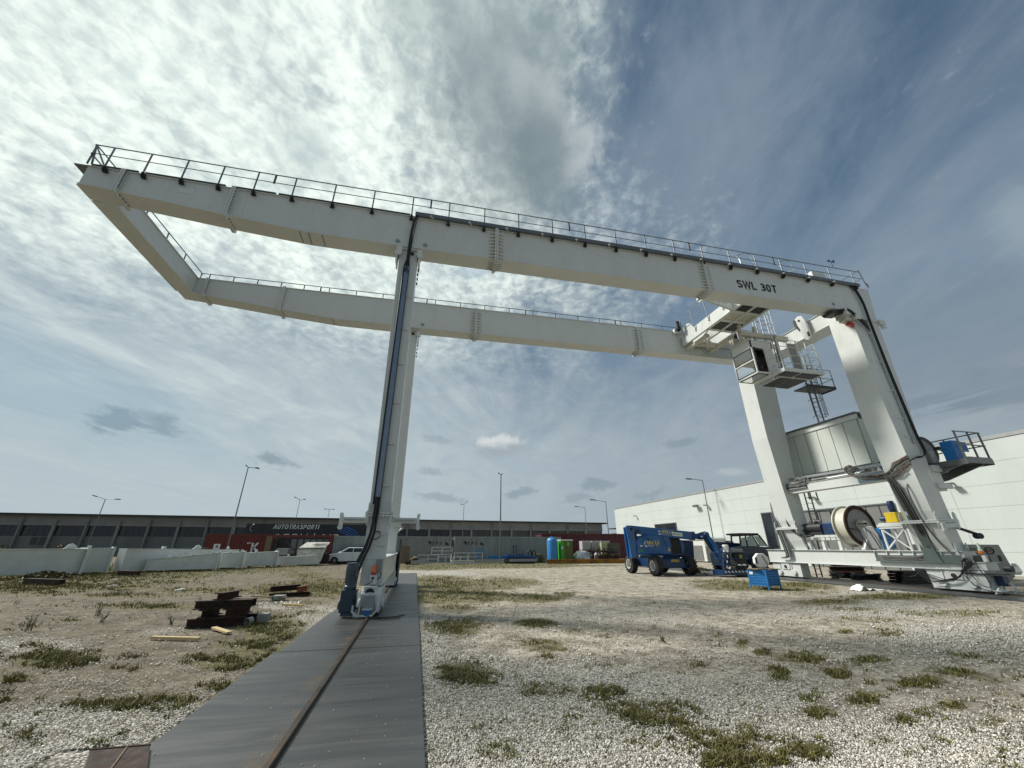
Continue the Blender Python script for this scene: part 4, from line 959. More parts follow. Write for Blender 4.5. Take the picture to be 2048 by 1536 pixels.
# down the front of the near leg, from girder top to knee
fx = lambda z: (ip(XL, z)*.45+ip(XR, z)*.55)
pts = [(20.10, 11.90, 13.66), (20.22, 11.90, 13.4), (fx(12.6)+.02, 11.90, 12.6), (fx(11.4)+.02, 11.88, 11.4), (fx(9)+.10, 11.9, 9), (fx(7)+.20, 11.9, 7.2), (fx(6)+.26, 11.9, 6.0), (20.42, 11.9, 5.45), (20.34, 11.88, 5.15), (20.05, 11.87, 5.02), (19.75, 11.86, 4.98), (19.5, 11.95, 4.86)]
for k in range(6):
    c = MB(); c.tube([Vector(p)+Vector(((k-2.5)*.024, -.02*(k % 2), (k-2.5)*.014)) for p in curve(pts, 5)], .014, 6); c.build('cable', M_CABLE, cr, smooth=True)
m = MB(); m.tube([(fx(11.3)-.16, 11.94, 11.3), (fx(9)-.05, 11.95, 9), (fx(7)+.05, 11.95, 7.2), (fx(5.6)+.07, 11.95, 5.6)], .035, 6); m.build('cable_tray', M_GALV, cr, smooth=True)
m = MB()
for z in (10.9, 9.4, 8.0, 6.7, 5.9): m.bar((fx(z)-.32, 11.93, z), (fx(z)-.05, 11.93, z), .035, .03)
m.build('tray_bracket', M_WHITE, cr)
# knot over the portal beam then down the inner corner
A = [(19.5, 11.95, 4.9), (19.44, 12.3, 4.75), (19.44, 12.7, 4.45), (19.6, 13.2, 4.42), (19.9, 13.8, 4.50), (19.96, 14.35, 4.55), (19.96, 14.75, 4.75), (20.0, 14.85, 5.0), (20.2, 14.7, 5.15)]
for k in range(13):
    c = MB(); o = (k-6)*.028
    c.tube([Vector(p)+Vector((-.015*(k % 3), 0, o*(1.2 if i < 6 else .6)+rnd(-.02, .02)))+Vector((0, (o if i > 4 else 0), 0)) for i, p in enumerate(curve(A, 4))], .019, 6)
    c.build('cable', (M_CABLEG, M_CABLEO, M_CABLEG, M_CABLE, M_CABLEG)[k % 5], cr, smooth=True)
B = [(19.8, 13.5, 4.45), (19.55, 13.05, 4.42), (19.50, 12.85, 4.1), (19.58, 12.72, 3.4), (19.72, 12.68, 2.6), (19.95, 12.70, 1.9), (20.02, 12.78, 1.45), (20.03, 13.05, 1.20), (20.03, 13.6, 1.14), (20.03, 14.6, 1.16)]
for k in range(9):
    c = MB(); o = (k-4)*.030
    c.tube([Vector(p)+Vector((-.03-.012*(k % 2), o if 1 < i/4 < 6 else 0, (o*.7 if i/4 >= 6 or i/4 <= 1 else 0))) for i, p in enumerate(curve(B, 4))], .018, 6)
    c.build('cable', (M_CABLE, M_CABLEG, M_CABLE)[k % 3], cr, smooth=True)
# tray that carries them
tm = mat('tray_sheet', (.15, .185, .18), .4, .5, ns=2)
m = MB(); m.box(19.99, 20.018, 13.0, 14.9, 1.02, 1.26); m.box(19.93, 20.018, 12.98, 14.92, 1.0, 1.02); m.box(19.99, 20.018, 11.9, 12.72, 1.0, 1.30); m.build('cable_tray', tm, cr)
m = MB(); m.prism([(12.45, 1.0), (13.05, 1.0), (13.0, 1.4), (12.88, 1.55), (12.6, 1.55)], (19.955, 0, 0), (0, 1, 0), (0, 0, 1), (.02, 0, 0)); m.build('cable_tray', tm, cr)
m = MB(); m.hexa([(19.97, 12.58, 1.5), (20.0, 12.58, 1.5), (20.0, 12.92, 1.5), (19.97, 12.92, 1.5), (19.46, 12.62, 4.0), (19.49, 12.62, 4.0), (19.49, 12.98, 4.0), (19.46, 12.98, 4.0)]); m.build('cable_tray', tm, cr)
c = MB(); c.tube(curve([(19.9, 12.35, 4.2), (19.5, 12.42, 3.8), (19.6, 12.40, 2.7), (19.9, 12.35, 1.9), (20.0, 12.1, 1.35), (20.02, 11.85, 1.12)], 5), .03, 8); c.build('cable', M_CABLEG, cr, smooth=True)
# along the portal beam and down the far leg
D = [(20.0, 17.2, 4.62), (19.97, 18.2, 4.62), (19.93, 19.1, 4.60), (19.92, 19.42, 4.45), (19.92, 19.5, 4.1), (19.86, 19.48, 3.0), (19.92, 19.42, 2.0), (19.98, 19.36, 1.3), (19.99, 19.42, 1.08), (20.0, 19.75, 1.02)]
for k in range(6):
    c = MB(); o = (k-2.5)*.05
    c.tube([Vector(p)+Vector((-.04-.02*(k % 2), -o*(1 if 4 < i/4 else 0), -o*(1 if i/4 <= 4 else 0))) for i, p in enumerate(curve(D, 4))], .03, 6)
    c.build('cable', (M_CABLE, M_CABLEG, M_GALV)[k % 3], cr, smooth=True)
m = MB(); m.bar((20.1, 17.4, 4.80), (19.95, 19.2, 4.80), .14, .12); m.build('cable_tray', M_GALV, cr)
c = MB()
for k in range(12): c.tube(arc((20.0+rnd(-.1, .1), 17.35+rnd(-.3, .3), 4.8+rnd(-.15, .15)), rnd(.1, .2), 0, 300, 10, (0, 1, .1), (.2, 0, 1)), .02, 6)
c.build('cable_coil', M_CABLEG, cr, smooth=True)
c = MB(); c.tube(curve([(19.9, 18.9, 4.3), (19.85, 18.75, 3.6), (19.85, 18.8, 2.9), (19.9, 18.6, 2.35), (19.95, 18.1, 2.1), (20.0, 17.6, 2.15)], 5), .06, 8); c.build('motor_cable', M_CABLE, cr, smooth=True)

# cable reel, stand, drives on the sill
m = MB(); m.lathe([(.92, .0), (.95, 0), (.95, .05), (.85, .05), (.85, .55), (.95, .55), (.95, .60), (.75, .60), (.75, 0)], (20.75, 15.70, 2.52), (0, 1, 0), 40); dr = m.build('cable_reel', M_CREAM, cr, smooth=True)
m = MB(); m.lathe([(.76, -.01), (.93, -.01), (.93, .03), (.76, .03)], (20.75, 15.66, 2.52), (0, 1, 0), 40); m.build('reel_rim', M_RUST, dr, smooth=True)
m = MB(); m.lathe([(0, -.0), (.76, -.0), (.76, .03), (0, .03)], (20.75, 15.68, 2.52), (0, 1, 0), 40); m.build('reel_disc', M_GREYL, dr, smooth=True)
m = MB(); m.lathe([(0, -.32), (.16, -.32), (.24, -.24), (.28, 0)], (20.75, 15.66, 2.52), (0, 1, 0), 24); m.build('hub', M_CREAM, dr, smooth=True)
m = MB(); m.prism([(-.45, 0), (.45, 0), (.45, .06), (.12, .5), (.11, 1.0), (-.11, 1.0), (-.12, .5), (-.45, .06)], (20.55, 15.30, 1.46), (1, 0, .0), (0, 0, 1), (0, .10, 0)); m.prism([(-.3, 0), (.3, 0), (.3, .05), (.08, .4), (.08, 1.0), (-.08, 1.0), (-.08, .4), (-.3, .05)], (20.45, 15.45, 1.46), (0, 1, 0), (0, 0, 1), (.05, 0, 0)); m.build('pedestal', M_WHITE, dr, bevel=.01)
m = MB(); m.prism([(-.22, 0), (.20, 0), (.26, .4), (.16, .95), (-.10, .98), (-.25, .6)], (20.25, 14.92, 1.5), (0, 1, 0), (0, 0, 1), (.1, 0, 0)); m.build('slip_ring_cover', M_GREYL, dr, bevel=.03)
m = MB(); m.box(20.2, 20.4, 15.1, 15.4, 2.55, 2.63); m.build('handle', M_BLACK, dr)
c = MB(); c.tube(curve([(20.15, 16.9, 2.45), (20.1, 16.3, 2.30), (20.1, 15.9, 2.42), (20.1, 15.4, 2.30), (20.1, 15.25, 2.0), (20.15, 15.15, 1.6), (20.15, 14.9, 1.46)], 5), .022, 6); c.tube(curve([(20.1, 15.1, 1.5), (20.05, 14.95, 1.4), (20.0, 14.85, 1.2)], 4), .02, 6); c.tube(curve([(20.15, 15.3, 2.5), (20.12, 14.95, 2.3), (20.14, 14.8, 1.9), (20.2, 14.72, 1.5)], 5), .02, 6); c.build('reel_cable', M_CABLE, dr, smooth=True)
m = MB(); m.box(20.15, 21.0, 16.35, 18.3, 2.02, 2.14); m.box(20.17, 20.98, 16.4, 18.25, 1.9, 2.018)
for y in (16.45, 17.3, 18.1): m.box(20.2, 20.32, y, y+.14, 1.44, 1.9); m.prism([(-.18, 0), (.18, 0), (.06, .3), (-.06, .3)], (20.3, y+.07, 1.44), (0, 1, 0), (0, 0, 1), (.04, 0, 0))
for y in np.arange(16.6, 18.2, .28): m.box(20.13, 20.16, y, y+.03, 1.92, 2.12)
m.build('motor_stand', M_WHITE, cr)
m = MB(); m.box(20.3, 20.75, 16.6, 17.3, 2.15, 2.75); m.cyl((20.5, 16.55, 2.55), (20.5, 16.2, 2.55), .14, 16); m.build('reducer', M_BLUED, cr, bevel=.06)
m = MB(); m.cyl((20.45, 17.3, 2.50), (20.45, 18.25, 2.50), .24, 20); m.box(20.25, 20.65, 17.3, 18.2, 2.15, 2.3); m.tube(arc((20.35, 17.45, 2.6), .22, 0, 180, 10, (0, 1, 0), (0, 0, 1)), .07, 8); m.build('reel_motor', M_DARK, cr, smooth=True)
m = MB(); m.lathe([(.24, 0), (.26, .1), (.18, .4), (.05, .42)], (20.45, 18.22, 2.48), (0, 1, 0), 16); m.build('fan_cowl', M_MOTOR, cr, smooth=True)
m = MB(); m.box(20.35, 20.39, 14.62, 15.0, 1.50, 2.38); m.box(20.42, 21.0, 14.62, 14.66, 1.50, 2.38); m.build('control_cabinet', M_BLUEB, cr)
m = MB(); m.box(20.3, 20.42, 14.68, 14.98, 1.46, 1.9); m.build('white_box', M_WHITE2, cr, bevel=.01)
m = MB()
for y in (13.45, 14.35): 
    for x in (20.15, 20.9): m.box(x, x+.07, y, y+.07, 1.44, 2.40)
m.bar((20.18, 13.5, 1.5), (20.18, 14.38, 2.3), .05); m.bar((20.18, 13.5, 2.3), (20.18, 14.38, 1.5), .05)
m.box(20.10, 21.0, 13.35, 14.5, 2.40, 2.50); m.box(20.12, 20.95, 13.4, 14.45, 2.32, 2.40); m.box(20.12, 20.95, 13.42, 14.42, 2.50, 2.56); m.build('hoist_scaffold', M_WHITE, cr)
m = MB(); m.box(20.15, 20.60, 13.62, 14.08, 2.57, 2.98); m.build('gearbox', M_YEL, cr, bevel=.02)
m = MB(); m.lathe([(.10, 0), (.12, .03), (.12, .42), (.09, .47), (0, .47)], (20.35, 13.80, 3.0), (0, 0, 1), 18); m.box(20.22, 20.27, 13.72, 13.88, 3.1, 3.3); m.build('blue_motor', M_BLUED, cr, smooth=True)
m = MB(); m.lathe([(.09, 0), (.11, .03), (.11, .28), (.08, .31), (0, .31)], (20.35, 14.10, 2.74), (0, 1, 0), 18); m.build('blue_motor', M_BLUED, cr, smooth=True)
m = MB(); m.box(20.06, 20.10, 12.55, 13.0, 2.95, 3.30); ql = m.build('notice_plate', M_PRINTW, cr)
m = MB(); m.box(20.045, 20.059, 12.62, 12.95, 3.0, 3.06); m.build('red_stripe', M_REDL, ql); m = MB(); m.box(20.045, 20.059, 12.80, 12.92, 3.16, 3.22); m.build('black_mark', M_BLACK, ql)
# door rail and guard rail beside far leg, ladders
m = MB()
for y in (18.1, 17.3, 16.5): m.box(21.2, 21.24, y-.02, y+.02, 2.0, 3.35)
m.tube([(21.22, 18.2, 3.35), (21.22, 16.2, 3.30)], .02, 6); m.tube([(21.22, 18.2, 2.7), (21.22, 16.2, 2.7)], .015, 6); m.build('guard_rail', M_RAIL, cr)
def ladder(name, x0, x1, y, za, zb_, lean=0., step=.28):
    m = MB(); m.bar((x0, y, za), (x0+lean, y, zb_), .05, .05); m.bar((x1, y, za), (x1+lean, y, zb_), .05, .05); o = m.build(name, M_RAIL, cr)
    rg = MB(); rg.cyl((0, 0, 0), (x1-x0, 0, 0), .013, 6); rme = rg.mesh('rung', M_RAIL); z = za+.12
    while z < zb_-.05: inst('rung', rme, (x0+lean*(z-za)/(zb_-za), y, z), o); z += step
    return o
l1 = ladder('ladder', 20.72, 21.12, 18.1, 1.44, 4.4); l0 = ladder('ladder', 20.85, 21.2, 18.8, .1, .80)
m = MB(); m.box(20.95, 21.6, 18.05, 18.1, 4.0, 4.05); m.box(20.95, 21.0, 18.05, 18.1, 4.0, 4.4); m.box(21.5, 21.55, 18.05, 18.1, 4.0, 4.4); m.build('ladder_stay', M_RAIL, l1)
l2 = ladder('caged_ladder', 22.15, 22.58, 17.2, 7.94, 12.6, .0)
m = MB()
for z in (8.6, 9.6, 10.6, 11.7): m.tube(arc((22.37, 17.15, z), .36, -160, 160, 18, (0, -1, 0), (1, 0, 0)), .016, 6)
for a in (-90, -45, 0, 45, 90): m.bar((22.37+.36*math.sin(R(a)), 17.15-.36*math.cos(R(a)), 8.6), (22.37+.36*math.sin(R(a)), 17.15-.36*math.cos(R(a)), 11.7), .012, .035)
m.build('safety_cage', M_RAIL, l2)
m = MB(); m.box(20.9, 22.9, 16.2, 17.1, 10.0, 10.06); m.box(20.9, 22.9, 16.18, 16.2, 9.95, 10.12); m.box(22.88, 22.9, 16.2, 17.1, 9.95, 10.12); m.build('landing', M_DARK, cr)
m = MB()
for x in (21.2, 22.0, 22.88): m.box(x-.02, x+.02, 16.2, 16.24, 10.06, 11.15)
for z in (10.6, 11.15): m.tube([(21.2, 16.22, z), (22.88, 16.22, z), (22.88, 17.1, z)], .02, 6)
m.build('landing_rail', M_RAIL, cr)
# top tie between the broad legs with guide arm
m = MB(); m.box(19.55, 20.35, 13.06, 18.34, 11.98, 12.78); m.box(19.45, 20.45, 13.06, 18.34, 11.94, 11.979); m.box(19.5, 20.4, 13.06, 18.34, 12.781, 12.81)
m.build('top_tie', M_WHITE, cr, bevel=.006)
m = MB(); m.prism([(-.28, .0), (-.22, -.2), (.0, -1.15), (.18, -1.3), (.36, -1.15), (.30, -.1), (.22, .18), (0, .28), (-.2, .2)], (19.30, 14.35, 12.95), (0, -1, 0), (0, 0, 1), (.14, 0, 0)); ga = m.build('guide_arm', M_WHITE, cr, bevel=.02)
m = MB(); m.prism([(-.34, .1), (-.30, -.25), (-.12, -.62), (-.08, -.5), (-.16, -.2), (-.18, .12), (-.24, .2)], (19.28, 14.35, 12.95), (0, -1, 0), (0, 0, 1), (.18, 0, 0)); m.build('rubber_stop', M_BLACK, ga)
m = MB(); m.box(19.27, 19.299, 14.02, 14.12, 11.85, 12.1); m.cyl((19.27, 14.35, 12.95), (19.3, 14.35, 12.95), .06, 12); m.build('slot', M_BLACK, ga)
# flood light and control box at the girder end
m = MB(); m.box(19.0, 19.38, 11.98, 12.4, 11.70, 11.90); m.hexa([(18.95, 11.95, 11.52), (19.35, 11.95, 11.52), (19.35, 12.3, 11.52), (18.95, 12.3, 11.52), (19.05, 11.95, 11.72), (19.4, 11.95, 11.72), (19.4, 12.3, 11.72), (19.05, 12.3, 11.72)]); m.build('terminal_box', M_CREAM, cr, bevel=.01)
m = MB(); m.lathe([(0, 0), (.16, .0), (.18, .05), (.12, .16), (0, .2)], (19.25, 12.1, 11.28), (.2, -.5, .8), 16); m.build('warning_horn', M_REDL, cr, smooth=True)
c = MB()
for k in range(5): c.tube(curve([(18.6, 12.1, 12.02), (19.1, 11.85, 12.08-.03*k), (19.4, 11.82, 11.9-.06*k), (19.75, 11.84, 11.62-.08*k), (20.1, 11.87, 11.5-.12*k)], 5), .022, 6)
c.build('cable', M_CABLE, cr, smooth=True)
m = MB(); m.prism([(0, 0), (.7, .13), (.9, .13), (.6, -.06), (.1, -.1)], (18.35, 12.02, 11.98), (1, 0, 0), (0, 0, 1), (0, .5, 0)); m.build('cable_guard', M_DARK, cr)

# reel platform on the outer side of the near broad leg
pf = MB(); pf.box(20.95, 22.35, 11.0, 13.2, 4.72, 4.80); pf.box(20.95, 22.35, 10.97, 11.0, 4.66, 4.90); pf.box(20.92, 20.95, 10.97, 13.2, 4.62, 4.84); pf.box(22.35, 22.38, 10.97, 13.2, 4.62, 4.84)
pf = pf.build('reel_platform', M_RAIL, cr)
for bx_ in (21.0, 22.1): m = MB(); m.prism([(11.15, 4.66), (13.0, 4.66), (13.0, 4.15), (12.5, 4.22)], (bx_, 0, 0), (0, 1, 0), (0, 0, 1), (.08, 0, 0)); m.build('bracket', M_RAIL, pf)
m = MB(); m.box(20.55, 21.3, 11.9, 12.0, 4.45, 4.72); m.box(20.5, 21.25, 11.92, 12.0, 3.78, 3.98); m.box(20.5, 21.0, 12.0, 12.9, 3.7, 4.7); m.build('bracket_plate', M_WHITE, pf, bevel=.01)
m = MB()
for x, y in ((20.97, 11.02), (22.33, 11.02), (22.33, 12.2), (21.7, 11.02)): m.box(x-.025, x+.025, y-.025, y+.025, 4.8, 5.95)
for z in (5.95, 5.4): m.tube([(20.9, 11.02, z), (22.4, 11.02, z)], .025, 6); m.tube([(22.33, 11.02, z), (22.33, 13.6, z)], .025, 6)
m.build('platform_rail', M_RAIL, pf)
m = MB(); m.lathe([(.52, 0), (.66, 0), (.66, .12), (.52, .12)], (21.32, 12.35, 5.42), (0, 1, 0), 36); rr_ = m.build('small_reel', M_DARK, pf, smooth=True)
m = MB(); m.lathe([(0, .0), (.52, .02), (.52, .10), (0, .10)], (21.32, 12.35, 5.42), (0, 1, 0), 36); m.build('reel_disc', M_GREYL, rr_, smooth=True)
m = MB(); m.box(21.22, 21.42, 12.12, 12.28, 4.8, 5.40); m.build('reel_pedestal', M_WHITE2, pf, bevel=.04)
m = MB(); m.box(21.15, 21.6, 11.8, 12.0, 5.38, 5.5); m.tube([(21.4, 11.9, 5.35), (21.5, 11.7, 5.1), (21.6, 11.6, 4.9)], .03, 6); m.tube([(21.5, 11.9, 5.35), (21.7, 11.7, 5.1), (21.7, 11.6, 4.9)], .03, 6); m.box(21.4, 21.75, 11.5, 11.8, 4.8, 5.0); m.build('cable_clamp', M_DARK, pf)
m = MB(); m.box(21.0, 21.05, 11.25, 11.65, 4.84, 5.62); m.box(21.05, 21.5, 11.25, 11.29, 4.84, 5.62); m.box(21.55, 21.9, 11.3, 11.35, 5.2, 5.6); m.build('blue_cabinet', M_BLUEB, pf)
m = MB(); m.box(21.6, 22.0, 11.5, 11.8, 4.82, 5.4); m.build('grey_cabinet', M_GREYL, pf, bevel=.02)
# small outrigger near the knee flange
m = MB(); m.bar((20.8, 12.1, 2.30), (21.3, 11.8, 2.02), .09); m.cyl((21.2, 11.7, 1.98), (21.3, 11.9, 1.98), .11, 12); m.build('towing_bar', M_DARK, cr)
m = MB(); m.bar((19.75, 11.85, 2.34), (20.45, 11.85, 2.36), .08, .16); m.cyl((20.45, 11.80, 2.36), (20.45, 11.9, 2.36), .10, 12); m.prism([(-.1, -.2), (.12, -.12), (.1, .15), (-.1, .1)], (19.75, 11.82, 2.34), (1, 0, 0), (0, 0, 1), (0, .1, 0)); m.build('storm_link', M_WHITE, cr, bevel=.01)
# equipment on the girder near the right end
m = MB(); m.box(18.35, 19.15, 12.25, 13.0, 13.65, 14.50); m.build('roof_cabinet', M_WHITE, cr, bevel=.02)
m = MB(); m.box(16.65, 17.0, 12.2, 12.6, 13.6, 14.15); m.cyl((16.6, 12.2, 13.95), (16.8, 12.1, 13.95), .12, 14); m.build('small_cabinet', M_WHITE, cr, bevel=.02)
for x in (13.9, 16.3):
    m = MB(); m.tube(curve([(x, 12.1, 13.6), (x, 12.1, 14.2), (x+.25, 12.4, 14.75), (x+.9, 12.4, 15.05), (x+1.0, 12.3, 14.5), (x+1.05, 12.2, 13.6)], 4), .024, 6); m.tube([(x+.2, 12.2, 13.65), (x+.9, 12.2, 14.2)], .02, 6); m.build('access_loop', M_GALV, cr, smooth=True)
m = MB(); m.cyl((19.35, 11.9, 14.6), (19.35, 11.9, 14.95), .015, 6); m.box(19.12, 19.58, 11.89, 11.91, 14.94, 14.97); m.lathe([(0, 0), (.06, 0), (.06, .05), (0, .05)], (19.2, 11.9, 14.97), (0, 0, 1), 8); m.lathe([(0, 0), (.06, 0), (.06, .05), (0, .05)], (19.5, 11.9, 15.0), (0, 0, 1), 8); m.build('anemometer', M_DARK, cr)
m = MB(); m.tube([(20.9, 11.86, 14.66), (21.1, 11.9, 13.9), (21.15, 11.9, 13.72)], .022, 6); m.tube(arc((21.1, 11.9, 13.78), .14, -90, 90, 8, (1, 0, 0), (0, 0, 1)), .02, 6)
m.tube([(20.9, 11.86, 14.66), (20.9, 13.4, 14.66)], .02, 6); m.tube([(20.9, 11.86, 14.15), (20.9, 13.4, 14.15)], .02, 6); m.tube([(20.9, 13.4, 14.66), (20.9, 13.4, 13.6)], .02, 6); m.build('end_railing', M_RAIL, cr)
c = MB()
for k in range(9): c.tube(curve([(18.6+rnd(-.6, .2), 11.95, 13.68), (19.3, 11.9+rnd(0, .1), 13.72+rnd(-.03, .06)), (20.0, 11.9, 13.72+rnd(-.03, .06)), (20.7, 11.95, 13.70)], 4), .02, 6)
c.build('cable_bundle', M_CABLE, cr, smooth=True)

# ================================================================ TROLLEY AND CAB (travels on the girders)
tl = thing('crane_trolley', (15.5, 15, 12.6), 'white crane trolley with glazed operator cab hanging between the girders by the right legs', 'crane trolley')
m = MB()
for x in (14.6, 15.42, 16.25): m.box(x, x+.14, 12.75, 17.75, 12.62, 13.15)
for y in (12.75, 13.9, 14.75, 15.7, 17.55): m.box(14.741, 16.249, y, y+.18, 12.64, 13.1)
m.box(14.6, 16.39, 12.75, 15.85, 13.16, 13.19)
fr = m.build('frame', M_WHITE, tl)
m = MB(); m.box(14.745, 16.245, 12.94, 15.69, 12.685, 12.70); m.build('underside_plate', M_CREAM, fr)
def grat(x0, x1, y0, y1, z, par, name='grating', mt=None):
    m = MB(); m.box(x0, x1, y0, y1, z, z+.02); return m.build(name, mt or M_DARK, par)
for x0, x1 in ((14.76, 15.40), (15.57, 16.23)):
    for y0, y1 in ((12.95, 13.88), (14.95, 15.68)): grat(x0, x1, y0, y1, 12.66, fr)
m = MB(); m.lathe([(0, 0), (.30, 0), (.30, .06), (0, .06)], (15.1, 14.42, 12.70), (0, 0, 1), 20); m.lathe([(0, 0), (.30, 0), (.30, .06), (0, .06)], (15.8, 14.42, 12.70), (0, 0, 1), 20); m.box(14.8, 16.1, 14.3, 14.6, 12.71, 12.75); m.build('rope_opening', M_BLACK, fr)
m = MB(); m.prism([(14.6, 12.62), (14.6, 13.15), (12.95, 13.32), (12.95, 13.02)], (0, 13.80, 0), (1, 0, 0), (0, 0, 1), (0, .12, 0))
for x in (13.4, 13.8, 14.2): m.box(x, x+.03, 13.74, 13.80, 12.9, 13.2)
m.box(12.9, 12.96, 13.6, 14.1, 12.98, 13.36); m.build('end_arm', M_WHITE, tl)
m = MB(); m.box(14.45, 14.598, 13.9, 17.75, 12.55, 13.2); m.prism([(15.5, 12.55), (16.9, 12.55), (16.9, 12.35), (16.1, 12.35)], (14.5, 0, 0), (0, 1, 0), (0, 0, 1), (.1, 0, 0)); m.prism([(16.6, 13.2), (17.3, 13.2), (17.5, 13.6), (17.1, 13.75), (16.8, 13.6)], (14.47, 0, 0), (0, 1, 0), (0, 0, 1), (.05, 0, 0))
for y in (14.2, 15.3, 16.4): m.box(14.38, 14.45, y, y+.08, 12.9, 13.1)
m.build('side_beam', M_WHITE, tl)
m = MB()
for y in (14.2, 15.3, 16.4, 17.4): m.bar((14.38, y, 13.1), (14.28, y, 14.20), .04, .03)
m.tube([(14.28, 14.0, 14.2), (14.28, 17.6, 14.2)], .022, 6); m.tube([(14.33, 14.0, 13.7), (14.33, 17.6, 13.7)], .018, 6); m.tube([(14.28, 17.6, 14.2), (14.0, 17.9, 14.35)], .02, 6)
m.build('trolley_rail', M_GALV, tl)
m = MB(); m.box(14.0, 14.5, 17.6, 17.95, 13.35, 13.65); m.lathe([(0, 0), (.10, 0), (.10, .03), (0, .03)], (13.98, 17.7, 13.5), (1, 0, 0), 16); wb = m.build('wheel_box', M_WHITE, tl, bevel=.02)
m = MB(); m.lathe([(.11, 0), (.13, .05), (.13, .22), (.10, .24), (.10, .55), (.11, .58), (0, .60)], (14.15, 17.45, 13.45), (0, 0, 1), 18); m.build('travel_motor', M_DARK, wb, smooth=True)
m = MB(); m.box(14.6, 14.85, 16.0, 17.7, 12.3, 12.5); m.box(15.0, 16.3, 16.9, 17.1, 12.35, 12.55); m.box(16.1, 16.3, 16.0, 17.7, 12.3, 12.5); m.bar((14.7, 16.2, 12.4), (15.9, 17.4, 12.4), .09); m.build('lower_frame', M_CREAM, tl)
# hanger to cab
m = MB(); m.bar((15.95, 15.0, 12.62), (15.95, 15.1, 11.5), .14); m.bar((16.9, 15.0, 12.62), (16.9, 15.1, 11.5), .14); m.bar((15.95, 15.6, 12.3), (15.95, 15.6, 11.5), .10); m.box(15.9, 18.9, 14.9, 15.1, 11.95, 12.2); m.box(15.9, 18.9, 15.7, 15.82, 11.9, 12.15); m.box(16.4, 17.4, 15.1, 15.7, 11.6, 11.66); m.box(15.85, 16.1, 14.6, 15.8, 11.43, 11.6)
m.build('hanger', M_CREAM, tl)
cb = MB() # cab as a frame of posts and rails with panes between
X0, X1, Y0, Y1, Z0, Z1 = 15.85, 17.15, 14.50, 15.85, 9.58, 11.42
e = .07
for x in (X0, X1-e):
    for y in (Y0, Y1-e): cb.box(x, x+e, y, y+e, Z0, Z1)
cb.box(X0, X1, Y0, Y1, Z1-.42, Z1); cb.box(X0-.02, X1+.02, Y0-.02, Y1+.02, Z1, Z1+.03)
cb.box(X0+e, X1-e, Y0, Y0+e, Z0, Z0+.10); cb.box(X0+e, X1-e, Y1-e, Y1, Z0, Z0+.10); cb.box(X0, X0+e, Y0+e, Y1-e, Z0, Z0+.08); cb.box(X1-e, X1, Y0+e, Y1-e, Z0, Z0+1.3)
cb.box(X0, X0+e, Y0+e, Y1-e, Z0+.72, Z0+.79); cb.box(X0+.75, X1, Y0+e, Y1-e, Z0, Z0+.04)
cb.box(X0+e+.62, X1-e, Y0+.0, Y0+.05, Z0+.1, Z1-.42)
co_ = cb.build('cab', M_WHITE, tl, bevel=.012)
def pane(p, nrm, name='window_pane'):
    """glass sheet with a black gasket: p four corners"""
    p = [Vector(q) for q in p]; c0 = sum(p, Vector())/4; n = Vector(nrm)*.012
    m = MB(); m.hexa([q for q in p]+[q+n for q in p]); gl = m.build(name, M_GLASS, co_)
    k = MB()
    for i in range(4): k.bar(p[i]+n, p[(i+1) % 4]+n, .035, .02, nrm)
    k.build('window_gasket', M_BLACK, co_)
m = MB(); m.box(X0+.08, X1-.08, Y1-.06, Y1-.03, Z0+.1, Z0+1.0); m.box(X1-.065, X1-.04, Y0+.08, Y1-.08, Z0+.1, Z1-.4); m.box(X0+.75, X1-.1, Y0+.01, Y0+.04, Z0+.1, Z1-.4); m.box(X0+.9, X1-.1, Y0+.2, Y1-.1, Z0+.05, Z0+.9); m.build('cab_lining', M_DARK, co_)
MB().box(X0+.76, X1-.07, Y0-.016, Y0-.002, Z0+.10, Z1-.42).build('door_panel', M_WHITE, co_)
pane([(X0+.005, Y0+.11, Z0+.84), (X0+.005, Y1-.11, Z0+.84), (X0+.005, Y1-.11, Z1-.46), (X0+.005, Y0+.11, Z1-.46)], (-1, 0, 0))
pane([(X0+.005, Y0+.11, Z0+.11), (X0+.005, Y1-.11, Z0+.11), (X0+.005, Y1-.11, Z0+.70), (X0+.005, Y0+.11, Z0+.70)], (-1, 0, 0))
pane([(X0+.12, Y0+.005, Z0+.22), (X0+.66, Y0+.005, Z0+.16), (X0+.66, Y0+.005, Z1-.52), (X0+.12, Y0+.005, Z1-.40)], (0, -1, 0))
pane([(X0+.10, Y0+.10, Z0+.005), (X0+.72, Y0+.10, Z0+.005), (X0+.72, Y1-.10, Z0+.005), (X0+.10, Y1-.10, Z0+.005)], (0, 0, -1))
m = MB(); m.box(16.5, 16.9, 15.0, 15.4, Z0+.3, Z0+.42); m.box(16.85, 16.95, 15.0, 15.4, Z0+.42, Z0+1.1); m.box(16.6, 16.8, 15.1, 15.3, Z0+.05, Z0+.3); m.box(16.35, 16.5, 14.75, 14.9, Z0+.3, Z0+.75); m.box(16.3, 16.5, 15.45, 15.55, Z0+.3, Z0+.7); m.build('seat', M_BLACK, co_, bevel=.03)
